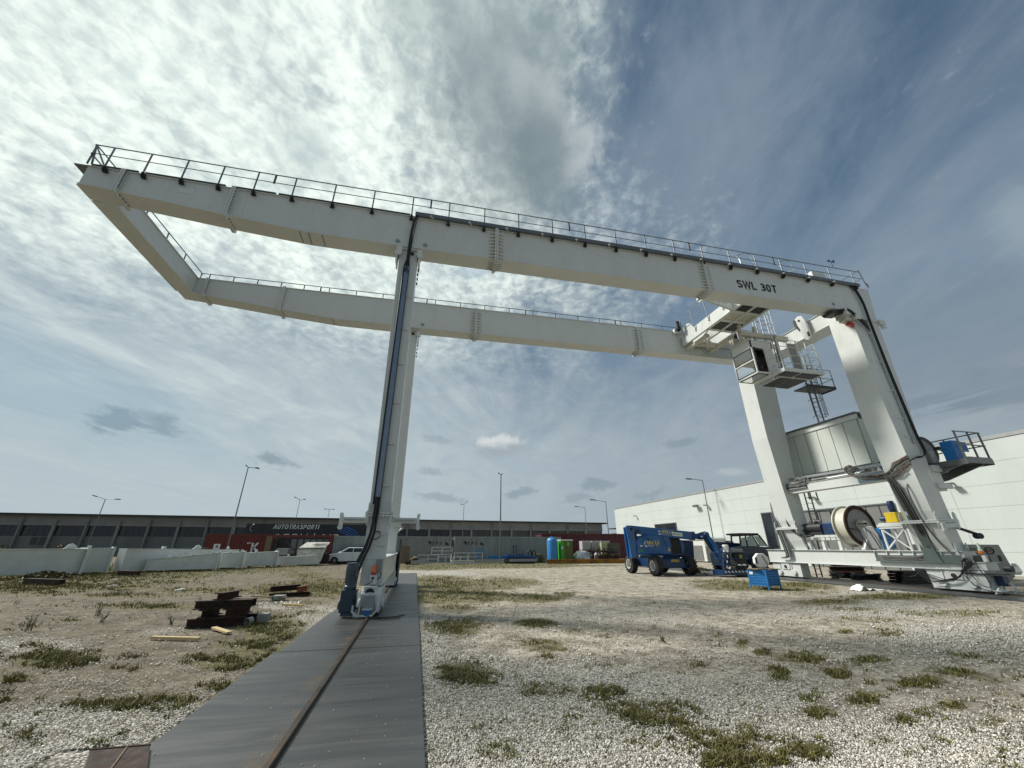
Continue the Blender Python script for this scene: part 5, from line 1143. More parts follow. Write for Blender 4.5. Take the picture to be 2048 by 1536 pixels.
# cab gangway cage
m = MB(); m.box(16.75, 19.1, 13.85, 14.48, 9.50, 9.54)
m.box(16.72, 19.1, 13.82, 13.86, 9.48, 9.66); m.box(16.72, 16.76, 13.86, 14.48, 9.48, 9.66); m.box(19.08, 19.12, 13.86, 14.6, 9.48, 9.66); m.box(17.2, 19.0, 14.52, 15.85, 9.50, 9.54)
cg = m.build('gangway', M_WHITE, tl)
for a, b in ((16.85, 17.75), (17.9, 18.95)): grat(a, b, 13.92, 14.42, 9.470, cg)
for a, b in ((17.3, 18.0), (18.1, 18.9)): grat(a, b, 14.62, 15.75, 9.470, cg)
m = MB(); XS = [16.76, 17.35, 17.93, 18.5, 19.08]
for x in XS: m.box(x-.02, x+.02, 13.83, 13.87, 9.6, 11.25)
for z in (9.95, 10.4, 10.85, 11.25): m.tube([(16.76, 14.45, z), (16.76, 13.85, z), (19.08, 13.85, z), (19.08, 14.6, z), (19.08, 15.8, z)], .017, 6)
for y in (14.6, 15.2, 15.8): m.box(19.06, 19.10, y-.02, y+.02, 9.6, 11.25)
m.build('cage_rail', M_WHITE, cg)
m = MB(); m.box(18.35, 18.75, 14.55, 14.62, 9.6, 11.55); m.box(17.55, 17.70, 14.55, 14.62, 9.6, 12.0); m.box(18.9, 19.0, 15.7, 15.8, 9.6, 12.0); m.build('gate_panel', M_GREYL, cg)
# hooped ladder to the cab
m = MB()
for x in (17.45, 17.85): m.box(x-.02, x+.02, 14.98, 15.02, 9.6, 14.4)
for z in np.arange(9.75, 14.3, .28): m.cyl((17.45, 15.0, z), (17.85, 15.0, z), .012, 6)
for z in (10.1, 10.75, 11.4, 12.05, 12.7, 13.3): m.tube(arc((17.65, 15.0, z), .38, -170, 170, 16, (1, 0, 0), (0, 1, 0)), .015, 6)
for a in (-120, -60, 0, 60, 120): m.bar((17.65+.38*math.cos(R(a)), 15+.38*math.sin(R(a)), 11.4), (17.65+.38*math.cos(R(a)), 15+.38*math.sin(R(a)), 14.6), .012, .03)
m.build('caged_ladder', M_GALV, cg)
m = MB()
for x in (16.6, 17.0, 17.4, 18.3): m.box(x-.02, x+.02, 16.2, 16.24, 12.5, 14.0)
for z in (13.2, 13.9): m.tube([(16.4, 16.22, z), (18.9, 16.22, z)], .02, 6)
m.box(16.4, 19.0, 16.2, 17.5, 12.5, 12.55); m.bar((16.6, 16.22, 12.6), (17.4, 16.22, 13.8), .03); m.build('rear_platform', M_GALV, tl)
m = MB(); m.box(17.2, 17.9, 16.4, 16.9, 12.6, 13.2); m.cyl((17.0, 16.6, 12.95), (18.1, 16.6, 12.95), .16, 14); m.build('winch', M_DARK, tl, bevel=.03)

# ================================================================ BUILDINGS
# long low depot hall across the far side
A = Vector((-96., 87.6, 0)); Bv = Vector((44.5, 94.6, 0)); ud = (Bv-A).normalized(); nd_ = Vector((ud.y, -ud.x, 0))
Lh = (Bv-A).length
bd = thing('depot_hall', (A.x, A.y, 0), 'long low grey depot hall with a dark window band across the back of the yard', 'industrial hall', rz=math.atan2(ud.y, ud.x), local=True)
bay = 4.66
m = MB(); m.box(0, Lh, .35, 26, 0, 3.30); m.build('lower_wall', M_CONC, bd, local=True)
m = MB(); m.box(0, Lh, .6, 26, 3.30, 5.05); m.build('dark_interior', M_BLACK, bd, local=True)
m = MB(); m.box(0, Lh, .30, 26, 5.05, 6.72); m.box(0, Lh, .22, .30, 5.05, 5.55); m.build('upper_wall', M_CONCL, bd, local=True)
m = MB(); m.box(-.6, Lh+1.2, -.55, 27, 6.74, 6.98); m.box(-.6, Lh+1.2, -.6, -.45, 6.70, 7.02); m.build('roof_edge', M_ROOF, bd, local=True)
pmb = MB(); pmb.box(-.20, .20, 0, .45, 0, 5.95); pme = pmb.mesh('pillar', M_CONCL)
dmb = MB(); dmb.cyl((0, -.05, 0), (0, -.05, 6.7), .075, 8); dme = dmb.mesh('downpipe', M_RAIL)
wmb = MB(); wmb.box(-bay/2+.22, bay/2-.22, .45, .50, 3.32, 5.04); wme = wmb.mesh('window_band', M_DARKW)
wfb = MB()
for k in range(5): wfb.box(-bay/2+.22+k*1.03, -bay/2+.26+k*1.03, .42, .449, 3.32, 5.04)
wfb.box(-bay/2+.22, bay/2-.22, .42, .449, 4.2, 4.24); wfme = wfb.mesh('window_frame', M_DARK)
offs = 0.9
i = 0; x = offs
while x < Lh:
    o = bpy.data.objects.new('pillar', pme); C.objects.link(o); o.parent = bd; o.location = (x, 0, 0)
    if i % 2 == 0: o = bpy.data.objects.new('downpipe', dme); C.objects.link(o); o.parent = bd; o.location = (x+.1, 0, 0)
    if x+bay < Lh:
        o = bpy.data.objects.new('window_band', wme); C.objects.link(o); o.parent = bd; o.location = (x+bay/2, 0, 0)
        f = bpy.data.objects.new('window_frame', wfme); C.objects.link(f); f.parent = o
    x += bay; i += 1
MB().box(Lh-5.0, Lh-.4, .36, .40, 3.35, 5.0).build('pale_window', M_CONC, bd, local=True)
for xx, w in ((31.0, .9), (32.2, .9), (14.5, 1.0), (8.2, 1.)):
    MB().box(xx, xx+w, .30, .349, 1.9, 3.1).build('small_window', M_DARKW, bd, local=True)
# pale structure and shed between the two halls
ps = thing('side_shed', (48, 80, 0), 'small dark shed with a pale upper wall between the depot hall and white warehouse', 'shed')
MB().box(47.5, 56, 88, 96, 0, 4.6).build('wall', M_CONC, ps); MB().box(47, 57, 87.2, 97, 5.6, 5.8).build('roof', M_ROOF, ps); MB().box(46.5, 50.8, 86.9, 87.6, 4.9, 6.6).build('upper_wall', M_GREYL, ps); MB().box(50.9, 56, 87.4, 95, 4.6, 5.59).build('roof_side', M_ROOF, ps)

# white warehouse on the right, wall runs along the crane track
XW = 34.0
wh = thing('white_warehouse', (XW, 30, 0), 'tall white warehouse of square concrete panels behind the right crane legs', 'warehouse')
MB().box(XW+.030, XW+40, -25, 66.9, 0, 7.70).build('wall', M_WALLW, wh)
m = MB(); m.box(XW-.04, XW+.5, -25, 66.95, 7.705, 7.84); m.box(XW-.02, XW+.4, -25, 66.95, 7.842, 7.93); m.build('coping', mat('coping_metal', (.34, .35, .35), .5, .3), wh)
pz = [0, 1.28, 2.56, 3.84, 5.12, 6.40, 7.70]
pw = 5.95
ymin = 66.9; k = 0
skip = [(24.4, 36.2, 0, 3.35), (39.0, 42.6, 0, 3.5)]
while ymin > -24:
    y0_ = max(ymin-pw, -25)
    for a, b in zip(pz[:-1], pz[1:]):
        cy = (y0_+ymin)/2
        MB().box(XW-.0, XW+.029, y0_+.007, ymin-.007, a+.006, b-.006).build('panel', M_WALLW, wh)
    ymin -= pw
# shutters and dark openings
def opening(y0_, y1_, z0_, z1_, name, mt, n=0):
    m = MB(); m.box(XW-.05, XW-.004, y0_, y1_, z0_, z1_); o = m.build(name, mt, wh)
    f = MB(); f.box(XW-.09, XW-.055, y0_-.1, y0_, z0_, z1_+.1); f.box(XW-.09, XW-.055, y1_, y1_+.1, z0_, z1_+.1); f.box(XW-.12, XW-.055, y0_-.1, y1_+.1, z1_, z1_+.1); f.build('frame', M_RAIL, o)
    for i in range(1, n):
        y = y0_+(y1_-y0_)*i/n; MB().box(XW-.07, XW-.051, y-.03, y+.03, z0_, z1_).build('joint_strip', M_DARK, o)
opening(22.9, 30.7, 0, 4.5, 'shutter_door', M_DOOR, 8)
opening(33.8, 34.9, 1.4, 4.65, 'dark_window', M_DARKW, 0)
opening(49.5, 54.5, 2.2, 4.5, 'high_window', M_DARKW, 4)
opening(39.8, 44.5, 0, 2.1, 'low_door', M_DOOR, 3)
def wlamp(y, z, big=0):
    m = MB(); m.box(XW-.30, XW-.005, y-.05, y+.05, z, z+.06); m.box(XW-.55, XW-.2, y-.18-big*.2, y+.18+big*.2, z-.06-big*.15, z+.04); m.build('wall_lamp', M_RAIL, wh)
for y, z in ((59.5, 6.1), (42.6, 6.2), (28.8, 5.6), (19, 5.4)): wlamp(y, z)
wlamp(44.4, 6.35, 1)
# rusty run below a joint
m = MB(); m.prism([(15.8, 2.6), (15.72, 2.6), (15.60, 1.2), (15.66, 1.2)], (XW-.004, 0, 0), (0, 1, 0), (0, 0, 1), (.003, 0, 0)); m.build('rust_stain', mat('faint_rust', (.50, .42, .30), .8), wh)
# low concrete base and a pale hut in front of it
hu = thing('site_cabin', (33.2, 45, 0), 'low pale site cabin with a door against the white warehouse behind the boom lift', 'site cabin')
m = MB(); m.box(31.0, 33.7, 40.5, 45.5, .1, 2.3); m.build('wall', mat('cabin_wall', (.62, .63, .6), .6), hu); MB().box(30.9, 33.75, 40.4, 45.6, 2.3, 2.45).build('roof', M_WHITE, hu)
MB().box(30.94, 30.998, 41.0, 43.0, .2, 1.7).build('shutter', M_DOOR, hu); MB().box(30.93, 30.998, 43.6, 43.9, 1.9, 2.05).build('vent', M_DARK, hu)
MB().box(31.05, 33.0, 40.44, 40.498, .2, 1.6).build('side_panel', M_GREYL, hu)

# ================================================================ CONTAINERS
def container(label, loc, L, mt, rz=0., H=2.59, corr=.30, doors='grey'):
    t = thing('shipping_container', loc, label, 'container', rz=rz, local=True)
    m = MB(); m.box(.12, L-.12, .06, 2.38, .16, H-.1); m.build('inner_box', mt, t, local=True)
    m = MB(); x = .14; P = []
    while x < L-.14:
        P += [(x, .0), (x+corr*.30, .0), (x+corr*.45, .042), (x+corr*.85, .042)]; x += corr
    P = [p for p in P if p[0] < L-.13]+[(L-.13, .0)]
    vs = [(a, b, .15) for a, b in P]+[(a, b, H-.11) for a, b in P]; n = len(P)
    m.add(vs, [(i, i+1, i+1+n, i+n) for i in range(n-1)]); m.build('corrugated_side', mt, t, local=True)
    m = MB()
    for z0, z1 in ((0, .16), (H-.11, H)): m.box(.12, L-.12, -.03, .06, z0, z1)
    for x in (0, L-.13): m.box(x, x+.13, -.035, .10, 0, H); m.box(x, x+.13, 2.3, 2.44, 0, H)
    m.build('frame', mt, t, local=True)
    m = MB(); m.box(0, L, -.02, 2.44, H+.001, H+.03); m.build('roof', M_GREYL if mt is M_GREY else mt, t, local=True)
    m = MB()
    for y in (.1, 1.25): m.box(-.03, .0, y, y+1.1, .16, H-.12)
    for y in (.4, .9, 1.6, 2.1): m.cyl((-.06, y, .2), (-.06, y, H-.15), .02, 6)
    m.build('end_door', mt, t, local=True)
    return t
def box_print(t, body, size, x, z, mt, y=-.012, sp=1., th=.15): return text_mb(body, size, (x, y, z), (1, 0, 0), (0, 0, 1), .012, 0, sp, th).build('lettering', mt, t, local=True)
c1 = container('long grey container behind the slender crane leg with the left SPS marking', (-8.3, 46.4, 0), 12.1, M_GREY, corr=.16)
c2 = container('long grey container with the right SPS marking behind the galvanised frames and blue steelwork', (4.1, 46.0, 0), 12.2, M_GREY, corr=.16)
for t, x in ((c1, 9.5), (c2, .9)):
    m = MB(); m.prism([(0, .36), (.42, .36), (.42, 0)], (x, -.02, 1.75), (1, 0, 0), (0, 0, 1), (0, .015, 0)); m.prism([(1.95, 0), (2.4, 0), (1.95, .36)], (x, -.02, 1.75), (1, 0, 0), (0, 0, 1), (0, .015, 0)); m.build('triangle_mark', M_HOODK, t, local=True)
    m = text_mb('SPS', .30, (x+.5, -.03, 1.79), (1, 0, 0), (0, 0, 1), .012, .25, 1.75, .26); m.build('lettering', M_PRINTG, t, local=True)
c3 = container('dark wine red container behind the blue tank and green toilet', (14.2, 46.8, 0.25), 12.2, M_REDD, H=2.75)
c4 = container('oxide red container with a large white K painted on its side', (-20.9, 48.6, 0), 6.4, M_RED, H=2.75, corr=.30)
box_print(c4, 'K', .95, 4.35, 1.0, M_PRINTW, -.04, th=.20)
m = MB(); m.box(.9, 1.5, -.03, -.01, 1.35, 1.85); m.box(3.9, 4.02, -.03, -.01, 1.85, 2.0); m.box(4.1, 4.22, -.03, -.01, 1.85, 2.0); m.build('white_sticker', M_PRINTW, c4, local=True)
m = MB(); m.box(1.1, 1.3, -.04, -.031, 1.5, 1.7); m.build('dark_print', M_PRINTG, c4, local=True)
# open sided red rack container
t = thing('open_container', (-14.6, 46.2, 0), 'red open sided container with pale ribbed panels inside beside the parked white car', 'container')
m = MB(); m.box(-14.6, -14.35, 46.2, 46.4, 0, 2.7); m.box(-8.65, -8.35, 46.2, 46.45, 0, 2.7); m.box(-14.35, -8.65, 46.2, 46.4, 2.45, 2.7); m.box(-14.6, -8.35, 46.2, 48.6, 0, .18); m.box(-8.5, -8.35, 46.45, 48.6, .18, 2.7); m.build('frame', M_RED, t)
m = MB(); m.box(-14.35, -8.65, 48.3, 48.4, .2, 2.6); m.build('back_wall', M_DARK, t)
for k in range(7): MB().box(-12.6+k*.62, -12.05+k*.62, 47.6, 47.65, .9, 1.6+.7).build('pale_panel', M_GREYL, t)
m = MB()
for k in range(8): m.box(-12.68+k*.62, -12.6+k*.62, 47.5, 47.58, .2, 2.45)
m.bar((-12.8, 46.5, 2.1), (-11.4, 46.5, .8), .09); m.bar((-14.2, 46.3, .85), (-9.4, 46.3, .95), .10); m.box(-14.0, -13.6, 46.6, 47.2, .2, 2.3); m.bar((-10.2, 46.4, .9), (-8.9, 46.6, .1), .09); m.build('rack_steel', M_DARK, t)
m = MB(); m.box(-14.5, -14.0, 46.1, 46.18, .0, 2.55); m.build('door_post', M_TIMBO, t)
# semi trailer with the haulier lettering
t = thing('box_trailer', (-14.5, 62, 0), 'black box trailer lettered AUTOTRASPORTI behind the red containers', 'trailer')
m = MB(); m.box(-22.3, -6.4, 62, 64.5, 1.1, 4.45); m.build('box_body', M_BANNER, t)
text_mb('AUTOTRASPORTI', .56, (-19.0, 61.98, 3.80), (1, 0, 0), (0, 0, 1), .02, .22, 1.02, .17).build('lettering', M_PRINTW, t)
text_mb('STEMACIR', 1.15, (-18.9, 61.98, 1.98), (1, 0, 0), (0, 0, 1), .02, .25, 1.22, .2).build('lettering', M_PRINTW, t)
m = MB()
for k in range(4): 
    pts = arc((-10.6-k*.12, 61.97, 1.6), 2.6-.22*k, 15, 88, 14, (1.25, 0, 0), (0, 0, 1)); m.tube(pts, [.02+.05*math.sin(math.pi*i/14) for i in range(15)], 5)
m.build('blue_swoosh', M_PRINTB, t)
m = MB(); m.tube(arc((-21.3, 61.97, 3.9), .45, 100, 250, 10, (1, 0, 0), (0, 0, 1)), .05, 6); m.build('silver_swoosh', M_GALV, t)
m = MB()
for x in (-10.2, -9.0, -7.9): m.cyl((x, 62.1, .52), (x, 62.4, .52), .5, 20); m.cyl((x, 64.1, .52), (x, 64.4, .52), .5, 20)
m.build('wheel', M_BLACK, t, smooth=True)

# ================================================================ LAMPS
def lamp(label, x, y, h, arms, r=.07, lean=(0, 0)):
    t = thing('street_lamp', (x, y, 0), label, 'street lamp', 'lamp posts round the yard')
    tx, ty = x+lean[0], y+lean[1]
    MB().tube([(x, y, 0), (x+lean[0]*.5, y+lean[1]*.5, h*.5), (tx, ty, h)], [r, r*.85, r*.6], 8).build('pole', M_RAIL, t, smooth=True)
    for (dx, dy, dz) in arms:
        a = MB(); a.tube([(tx, ty, h-.05), (tx+dx*.75, ty+dy*.75, h+dz*.8)], .035, 6); ao = a.build('arm', M_RAIL, t)
        a = MB(); a.hexa([Vector((tx+dx*s, ty+dy*s, h+dz*s+q))+Vector((-dy, dx, 0)).normalized()*w_*.14 for q in (-.05, .05) for s, w_ in ((.68, -1), (1.0, -1), (1.0, 1), (.68, 1))]); a.build('lamp_head', M_DARK, t)
lamp('double armed lamp post at the far left behind the white beams', -41.9, 66.3, 7.6, [(-1.7, .2, .45), (1.7, 0, .0)], lean=(0, 0))
lamp('tall single armed lamp post rising behind the red container with the K', -17.1, 44.4, 9.0, [(1.0, .0, -.1), (-.25, 0, .15)])
lamp('small double lamp post above the AUTOTRASPORTI trailer', -16.7, 63.2, 7.8, [(-.8, 0, .35), (.7, 0, .05)], .05)
lamp('stubby lamp post tip above the depot roof left of the slender crane leg', -14.9, 75, 7.5, [(-.8, 0, .0), (.8, 0, 0)], .05)
lamp('small double lamp post just right of the slender crane leg', 6.8, 63.2, 7.7, [(-.5, 0, -.05), (.6, 0, .5)], .05)
lamp('tallest lamp post rising from the middle of the grey containers', 8.55, 42.9, 9.0, [(-.3, 0, .1), (.15, 0, 0)], .08)
lamp('lower lamp post over the far depot roof end with a short arm', 28.4, 66.9, 8.0, [(-1.9, 0, .05)], .06)
lamp('lamp post beside the near corner of the white warehouse with left pointing arm', 28.0, 57.7, 8.0, [(-2.5, 0, .25)], .08)
lamp('lamp post standing before the white warehouse behind the boom lift', 33.0, 41.5, 9.0, [(-2.0, .3, .12)], .07)

# ================================================================ WHITE STEEL BEAMS ON THE LEFT
def boom_part(label, a, b, ha, hb, w, z0=.12, cap=True, lugs=3, rings=0, top_white=True):
    a, b = Vector((*a, 0)), Vector((*b, 0)); d = (b-a).normalized(); n = Vector((-d.y, d.x, 0)); L = (b-a).length
    t = thing('crane_beam', tuple(a), label, 'steel beam', 'white crane beams laid out in the grass', rz=math.atan2(d.y, d.x), local=True)
    m = MB(); m.hexa([(0, 0, z0), (L, 0, z0), (L, w, z0), (0, w, z0), (0, 0, z0+ha), (L, 0, z0+hb), (L, w, z0+hb), (0, w, z0+ha)]); m.build('box_girder', M_WHITE2, t, local=True, bevel=.01)
    m = MB(); m.hexa([(0, -.06, z0+ha), (L, -.06, z0+hb), (L, w+.06, z0+hb), (0, w+.06, z0+ha), (0, -.06, z0+ha+.03), (L, -.06, z0+hb+.03), (L, w+.06, z0+hb+.03), (0, w+.06, z0+ha+.03)]); m.build('top_flange', M_WHITE, t, local=True)
    if cap:
        m = MB(); m.box(L+.002, L+.14, -.16, w+.1, z0-.08, z0+hb+.10); m.build('end_flange', M_WHITE2, t, local=True); m = MB(); m.box(-.10, -.002, -.04, w+.1, z0-.04, z0+ha+.06); m.build('end_flange', M_WHITE, t, local=True)
    gm = MB(); gm.add([(-.35, 0, 0), (0, 0, 0), (0, -.14, 0), (-.35, 0, .02), (0, 0, .02), (0, -.14, .02)], [(0, 1, 2), (3, 5, 4), (0, 2, 5, 3), (1, 4, 5, 2)])
    if rings:
        gme = gm.mesh('gusset', M_WHITE2)
        for k in range(rings):
            o = bpy.data.objects.new('gusset', gme); C.objects.link(o); o.parent = t; o.location = (L, -.001, z0+.12+(hb-.2)*k/(rings-1))
    for k in range(lugs):
        x = L*(.3+.6*k/max(lugs-1, 1)); zz = z0+ha+(hb-ha)*x/L+.03; m = MB()
        kind = (k+int(L*3)) % 3
        if kind == 0: m.prism([(-.11, 0), (.11, 0), (.09, .17), (0, .24), (-.09, .17)], (x, w*.3, zz), (1, 0, 0), (0, 0, 1), (0, .04, 0))
        elif kind == 1: m.box(x-.09, x+.09, w*.2, w*.45, zz, zz+.17)
        else: m.prism([(-.30, 0), (.26, 0), (.28, .16), (.08, .30), (-.10, .25), (-.2, .08)], (x, w*.4, zz), (1, 0, 0), (0, 0, 1), (0, .06, 0))
        m.build('lug', M_WHITE, t, local=True)
    m = MB()
    for k in range(3): x = L*(.2+.27*k); m.box(x, x+.30, -.03, -.002, z0+ha*.72, z0+ha*.80)
    m.build('clip_plate', M_WHITE2, t, local=True)
    for x in (.3, L-.5): MB().box(x, x+.14, -.1, w+.1, 0, z0-.001).build('timber_block', M_TIMBO, t, local=True)
    return t
boom_part('nearest white box beam at the left edge, cut by the frame, with ribs at its end', (-24.0, 26.2), (-19.75, 31.3), 1.30, 1.30, .9, .14, True, 2, 9)
t = boom_part('short pale yellowish white beam section between two taller white beams', (-20.75, 32.2), (-19.45, 33.1), 1.36, 1.38, 1.2, .1, True, 1)
boom_part('long white beam behind the tapered one with a curved lug on top', (-18.75, 33.3), (-14.1, 39.0), 1.34, 1.22, 1.1, .12, False, 3)
boom_part('tapered white beam rising to a flanged end on the right', (-17.6, 33.9), (-14.05, 35.2), .66, 1.06, .8, .10, True, 3)
boom_part('short white box section with a stub on top next to the tapered beam', (-14.35, 36.9), (-13.15, 37.4), 1.02, 1.08, .8, .10, True, 2)
boom_part('white box section with a square end flange right of the short one', (-13.4, 38.9), (-11.5, 39.9), .98, 1.05, .8, .12, True, 1)
boom_part('low white beam at the right end of the row near the silver tarpaulin', (-11.9, 41.2), (-8.75, 41.8), .62, .70, .7, .10, False, 2)

# ================================================================ CARS
def car(label, loc, rz, mt, name='parked_car'):
    t = thing(name, loc, label, 'car', rz=rz, local=True)   # local: nose at -x, length 4.2, right flank at y = 0
    W_ = 1.74
    P = [(.02, .42), (.10, .72), (.30, .86), (1.05, 1.02), (1.25, 1.06), (3.9, 1.10), (4.14, .95), (4.2, .55), (4.1, .28)]
    wb = [(3.75+.0, .28)]+[(3.38+.37*math.cos(R(a)), .30+.37*math.sin(R(a))) for a in range(0, 181, 20)]+[(1.17, .24)]+[(.82+.37*math.cos(R(a)), .30+.37*math.sin(R(a))) for a in range(0, 181, 20)]+[(.15, .26)]
    m = MB(); m.prism(P+wb, (0, 0, 0), (1, 0, 0), (0, 0, 1), (0, W_, 0)); m.build('body', mt, t, local=True, bevel=.05, smooth=True)
    m = MB(); m.hexa([(1.05, .05, 1.02), (4.05, .05, 1.08), (4.05, W_-.05, 1.08), (1.05, W_-.05, 1.02), (1.95, .22, 1.52), (3.7, .22, 1.50), (3.7, W_-.22, 1.50), (1.95, W_-.22, 1.52)]); m.build('cabin', mt, t, local=True, bevel=.05, smooth=True)
    for x0, x1, x2, x3 in ((1.42, 2.42, 2.42, 2.02), (2.50, 3.25, 3.25, 2.50), (3.33, 3.88, 3.62, 3.33)):
        for s in (0, 1):
            y0 = lambda z: (.05+.17*(z-1.05)/.45)-.006; f = (lambda y: y) if s == 0 else (lambda y: W_-y)
            m = MB(); q = [(x0, f(y0(1.08)), 1.08), (x1, f(y0(1.08)), 1.10), (x2, f(y0(1.46)), 1.46), (x3, f(y0(1.46)), 1.46)]; m.add(q+[(a, b+(-.012 if s == 0 else .012), c) for a, b, c in q], [(0, 1, 2, 3), (7, 6, 5, 4), (0, 4, 5, 1), (1, 5, 6, 2), (2, 6, 7, 3), (3, 7, 4, 0)]); m.build('side_window', M_DARKW, t, local=True)
    m = MB(); q = [(1.10, .14, 1.06), (1.10, W_-.14, 1.06), (1.90, W_-.26, 1.50), (1.90, .26, 1.50)]; m.hexa([Vector(a)+Vector((-.03, 0, .02)) for a in q]+[Vector(a)+Vector((-.04, 0, .032)) for a in q]); m.build('windscreen', M_DARKW, t, local=True)
    for x in (.82, 3.38):
        for y0, y1, sg in ((-.0, .20, 0), (W_-.20, W_+.0, 1)):
            m = MB(); m.lathe([(.19, 0), (.30, 0), (.325, .03), (.325, .17), (.30, .20), (.19, .20)], (x, y0+.002, .325), (0, 1, 0), 24); w = m.build('wheel', M_BLACK, t, local=True, smooth=True)
            m = MB(); yy = y0+.02 if sg == 0 else y1-.04; m.lathe([(0, 0), (.07, 0), (.07, .02), (0, .02)], (x, yy, .325), (0, 1, 0), 12)
            for k in range(5): a = R(72*k+20); m.bar((x, yy+.01, .325), (x+.19*math.cos(a), yy+.01, .325+.19*math.sin(a)), .05, .02, (0, 1, 0))
            m.build('rim', M_RIM, w, local=True)
    for y in (.12, W_-.42): MB().box(.05, .34, y, y+.30, .66, .80).build('headlight', M_GALV, t, local=True, bevel=.02)
    MB().box(-.0, .06, .45, W_-.45, .36, .60).build('grille', M_BLACK, t, local=True)
    MB().box(1.35, 1.55, -.16, -.01, 1.08, 1.22).build('mirror', mt, t, local=True, bevel=.03)
    m = MB(); m.box(2.46, 2.47, -.004, .0, .35, 1.05); m.box(2.28, 2.44, -.02, -.002, .92, .95); m.build('door_seam', M_DARK, t, local=True)
    return t
car('white hatchback with a dark front bumper parked before the grey container', (-8.45, 44.6, 0), R(-2), M_CARW)
car('white car with its nose showing behind the grey generator at the right edge', (30.2, 15.6, 0), R(78), M_CARW)

# ================================================================ BOOM LIFT
bl = thing('boom_lift', (15.1, 24.4, 0), 'blue articulated boom lift on chunky tyres with its platform lowered to the ground', 'boom lift')
m = MB(); m.prism([(22.75, .42), (26.1, .42), (26.1, .75), (25.3, 1.05), (23.4, 1.05), (22.75, .85)], (14.35, 0, 0), (0, 1, 0), (0, 0, 1), (1.5, 0, 0)); m.box(14.05, 16.1, 22.78, 23.15, .42, .60); ch = m.build('chassis', M_BLUED, bl, bevel=.03)
m = MB(); m.box(14.9, 15.45, 22.735, 22.749, .72, .90); m.build('plate_sign', M_PRINTG, ch)
text_mb('MOLLO', .13, (14.92, 22.725, .76), (1, 0, 0), (0, 0, 1), .006).build('lettering', M_PRINTY, ch)
for wx, wy in ((13.98, 22.95), (13.98, 25.85), (16.22, 22.95), (16.22, 25.85)):
    m = MB(); m.lathe([(.28, -.20), (.44, -.21), (.50, -.17), (.52, -.1), (.52, .1), (.50, .17), (.44, .21), (.28, .20)], (wx, wy, .55), (1, 0, 0), 36)
    for k in range(20):
        a = 2*math.pi*k/20
        for s in (-1, 1):
            a2 = a+(.157 if s > 0 else 0); p0 = Vector((wx+s*.01, wy+.525*math.cos(a2), .55+.525*math.sin(a2))); p1 = Vector((wx+s*.20, wy+.515*math.cos(a2-.17), .55+.515*math.sin(a2-.17)))
            m.bar(p0, p1, .075, .055, (0, math.cos(a2), math.sin(a2)))
    w = m.build('tyre', M_BLACK, bl, smooth=True)
    s = -1 if wx < 15 else 1
    m = MB(); m.lathe([(.25, .20), (.29, .215), (.29, .18), (.26, .12), (.24, -.05), (.10, -.05), (.10, .05), (0, .06)], (wx, wy, .55), (s, 0, 0), 28); m.build('rim', M_RIM, w, smooth=True)
    m = MB(); m.lathe([(0, .03), (.13, .03), (.15, -.02), (.2, -.04)], (wx, wy, .55), (s, 0, 0), 16); m.build('hub', M_DARK, w, smooth=True)
m = MB(); m.box(14.2, 16.6, 23.4, 25.3, 1.06, 1.20); m.lathe([(.55, 0), (.55, .12)], (15.1, 24.4, 1.0), (0, 0, 1), 20); m.build('turntable', M_BLUED, bl, bevel=.02)
# counterweight end, cowls
m = MB(); m.prism([(12.70, .95), (13.02, 1.0), (13.06, 2.0), (12.98, 2.62), (12.86, 2.78), (12.58, 2.80), (12.5, 2.72)], (0, 23.30, 0), (1, 0, 0), (0, 0, 1), (0, .16, 0)); m.prism([(12.78, .95), (13.02, 1.0), (13.06, 2.0), (12.98, 2.62), (12.86, 2.72), (12.70, 2.72)], (0, 23.95, 0), (1, 0, 0), (0, 0, 1), (0, .12, 0)); m.box(12.86, 13.0, 23.46, 23.95, 1.0, 2.0); m.build('riser_arm', M_BLUE, bl, bevel=.03)
m = MB(); m.box(12.95, 13.3, 23.47, 23.94, 1.9, 2.45); m.cyl((12.85, 23.27, 2.60), (12.85, 24.1, 2.60), .10, 14); m.cyl((13.35, 23.34, 2.50), (13.35, 23.6, 2.50), .09, 14); m.build('pivot', M_BLACK, bl, bevel=.04)
m = MB(); m.prism([(13.05, 1.10), (15.45, 1.10), (15.50, 1.6), (15.45, 2.24), (13.9, 2.27), (13.35, 2.20), (13.08, 1.9)], (0, 23.30, 0), (1, 0, 0), (0, 0, 1), (0, .62, 0)); cw = m.build('engine_cowl', M_BLUE, bl, bevel=.10, smooth=True)
m = MB(); m.tube(arc((13.3, 23.28, 1.35), .82, 15, 95, 12, (1.35, 0, 0), (0, 0, 1)), .018, 6); m.tube([(14.9, 23.285, 2.2), (15.1, 23.285, 1.7), (15.1, 23.285, 1.5)], .012, 6); m.build('cowl_crease', M_BLUED, cw, smooth=True)
text_mb('MOLLO', .20, (13.82, 23.285, 1.72), (1, 0, 0), (0, 0, 1), .008, 0, 1, .2).build('lettering', M_PRINTY, cw)
text_mb('NOLEGGIO', .085, (13.84, 23.285, 1.60), (1, 0, 0), (0, 0, 1), .008, 0, 1.3).build('lettering', M_PRINTW, cw)
m = MB(); m.box(13.60, 13.76, 23.275, 23.29, 1.85, 1.90); m.box(13.60, 13.66, 23.275, 23.29, 1.70, 1.90); m.box(13.64, 13.78, 23.275, 23.29, 1.58, 1.66); m.box(13.3, 13.48, 23.275, 23.29, 1.60, 1.67); m.box(14.25, 14.75, 23.275, 23.29, 1.02, 1.08); m.build('emblem', M_PRINTW, cw)
MB().box(13.2, 13.42, 23.275, 23.29, 1.32, 1.40).build('green_sticker', M_GREEN, cw)
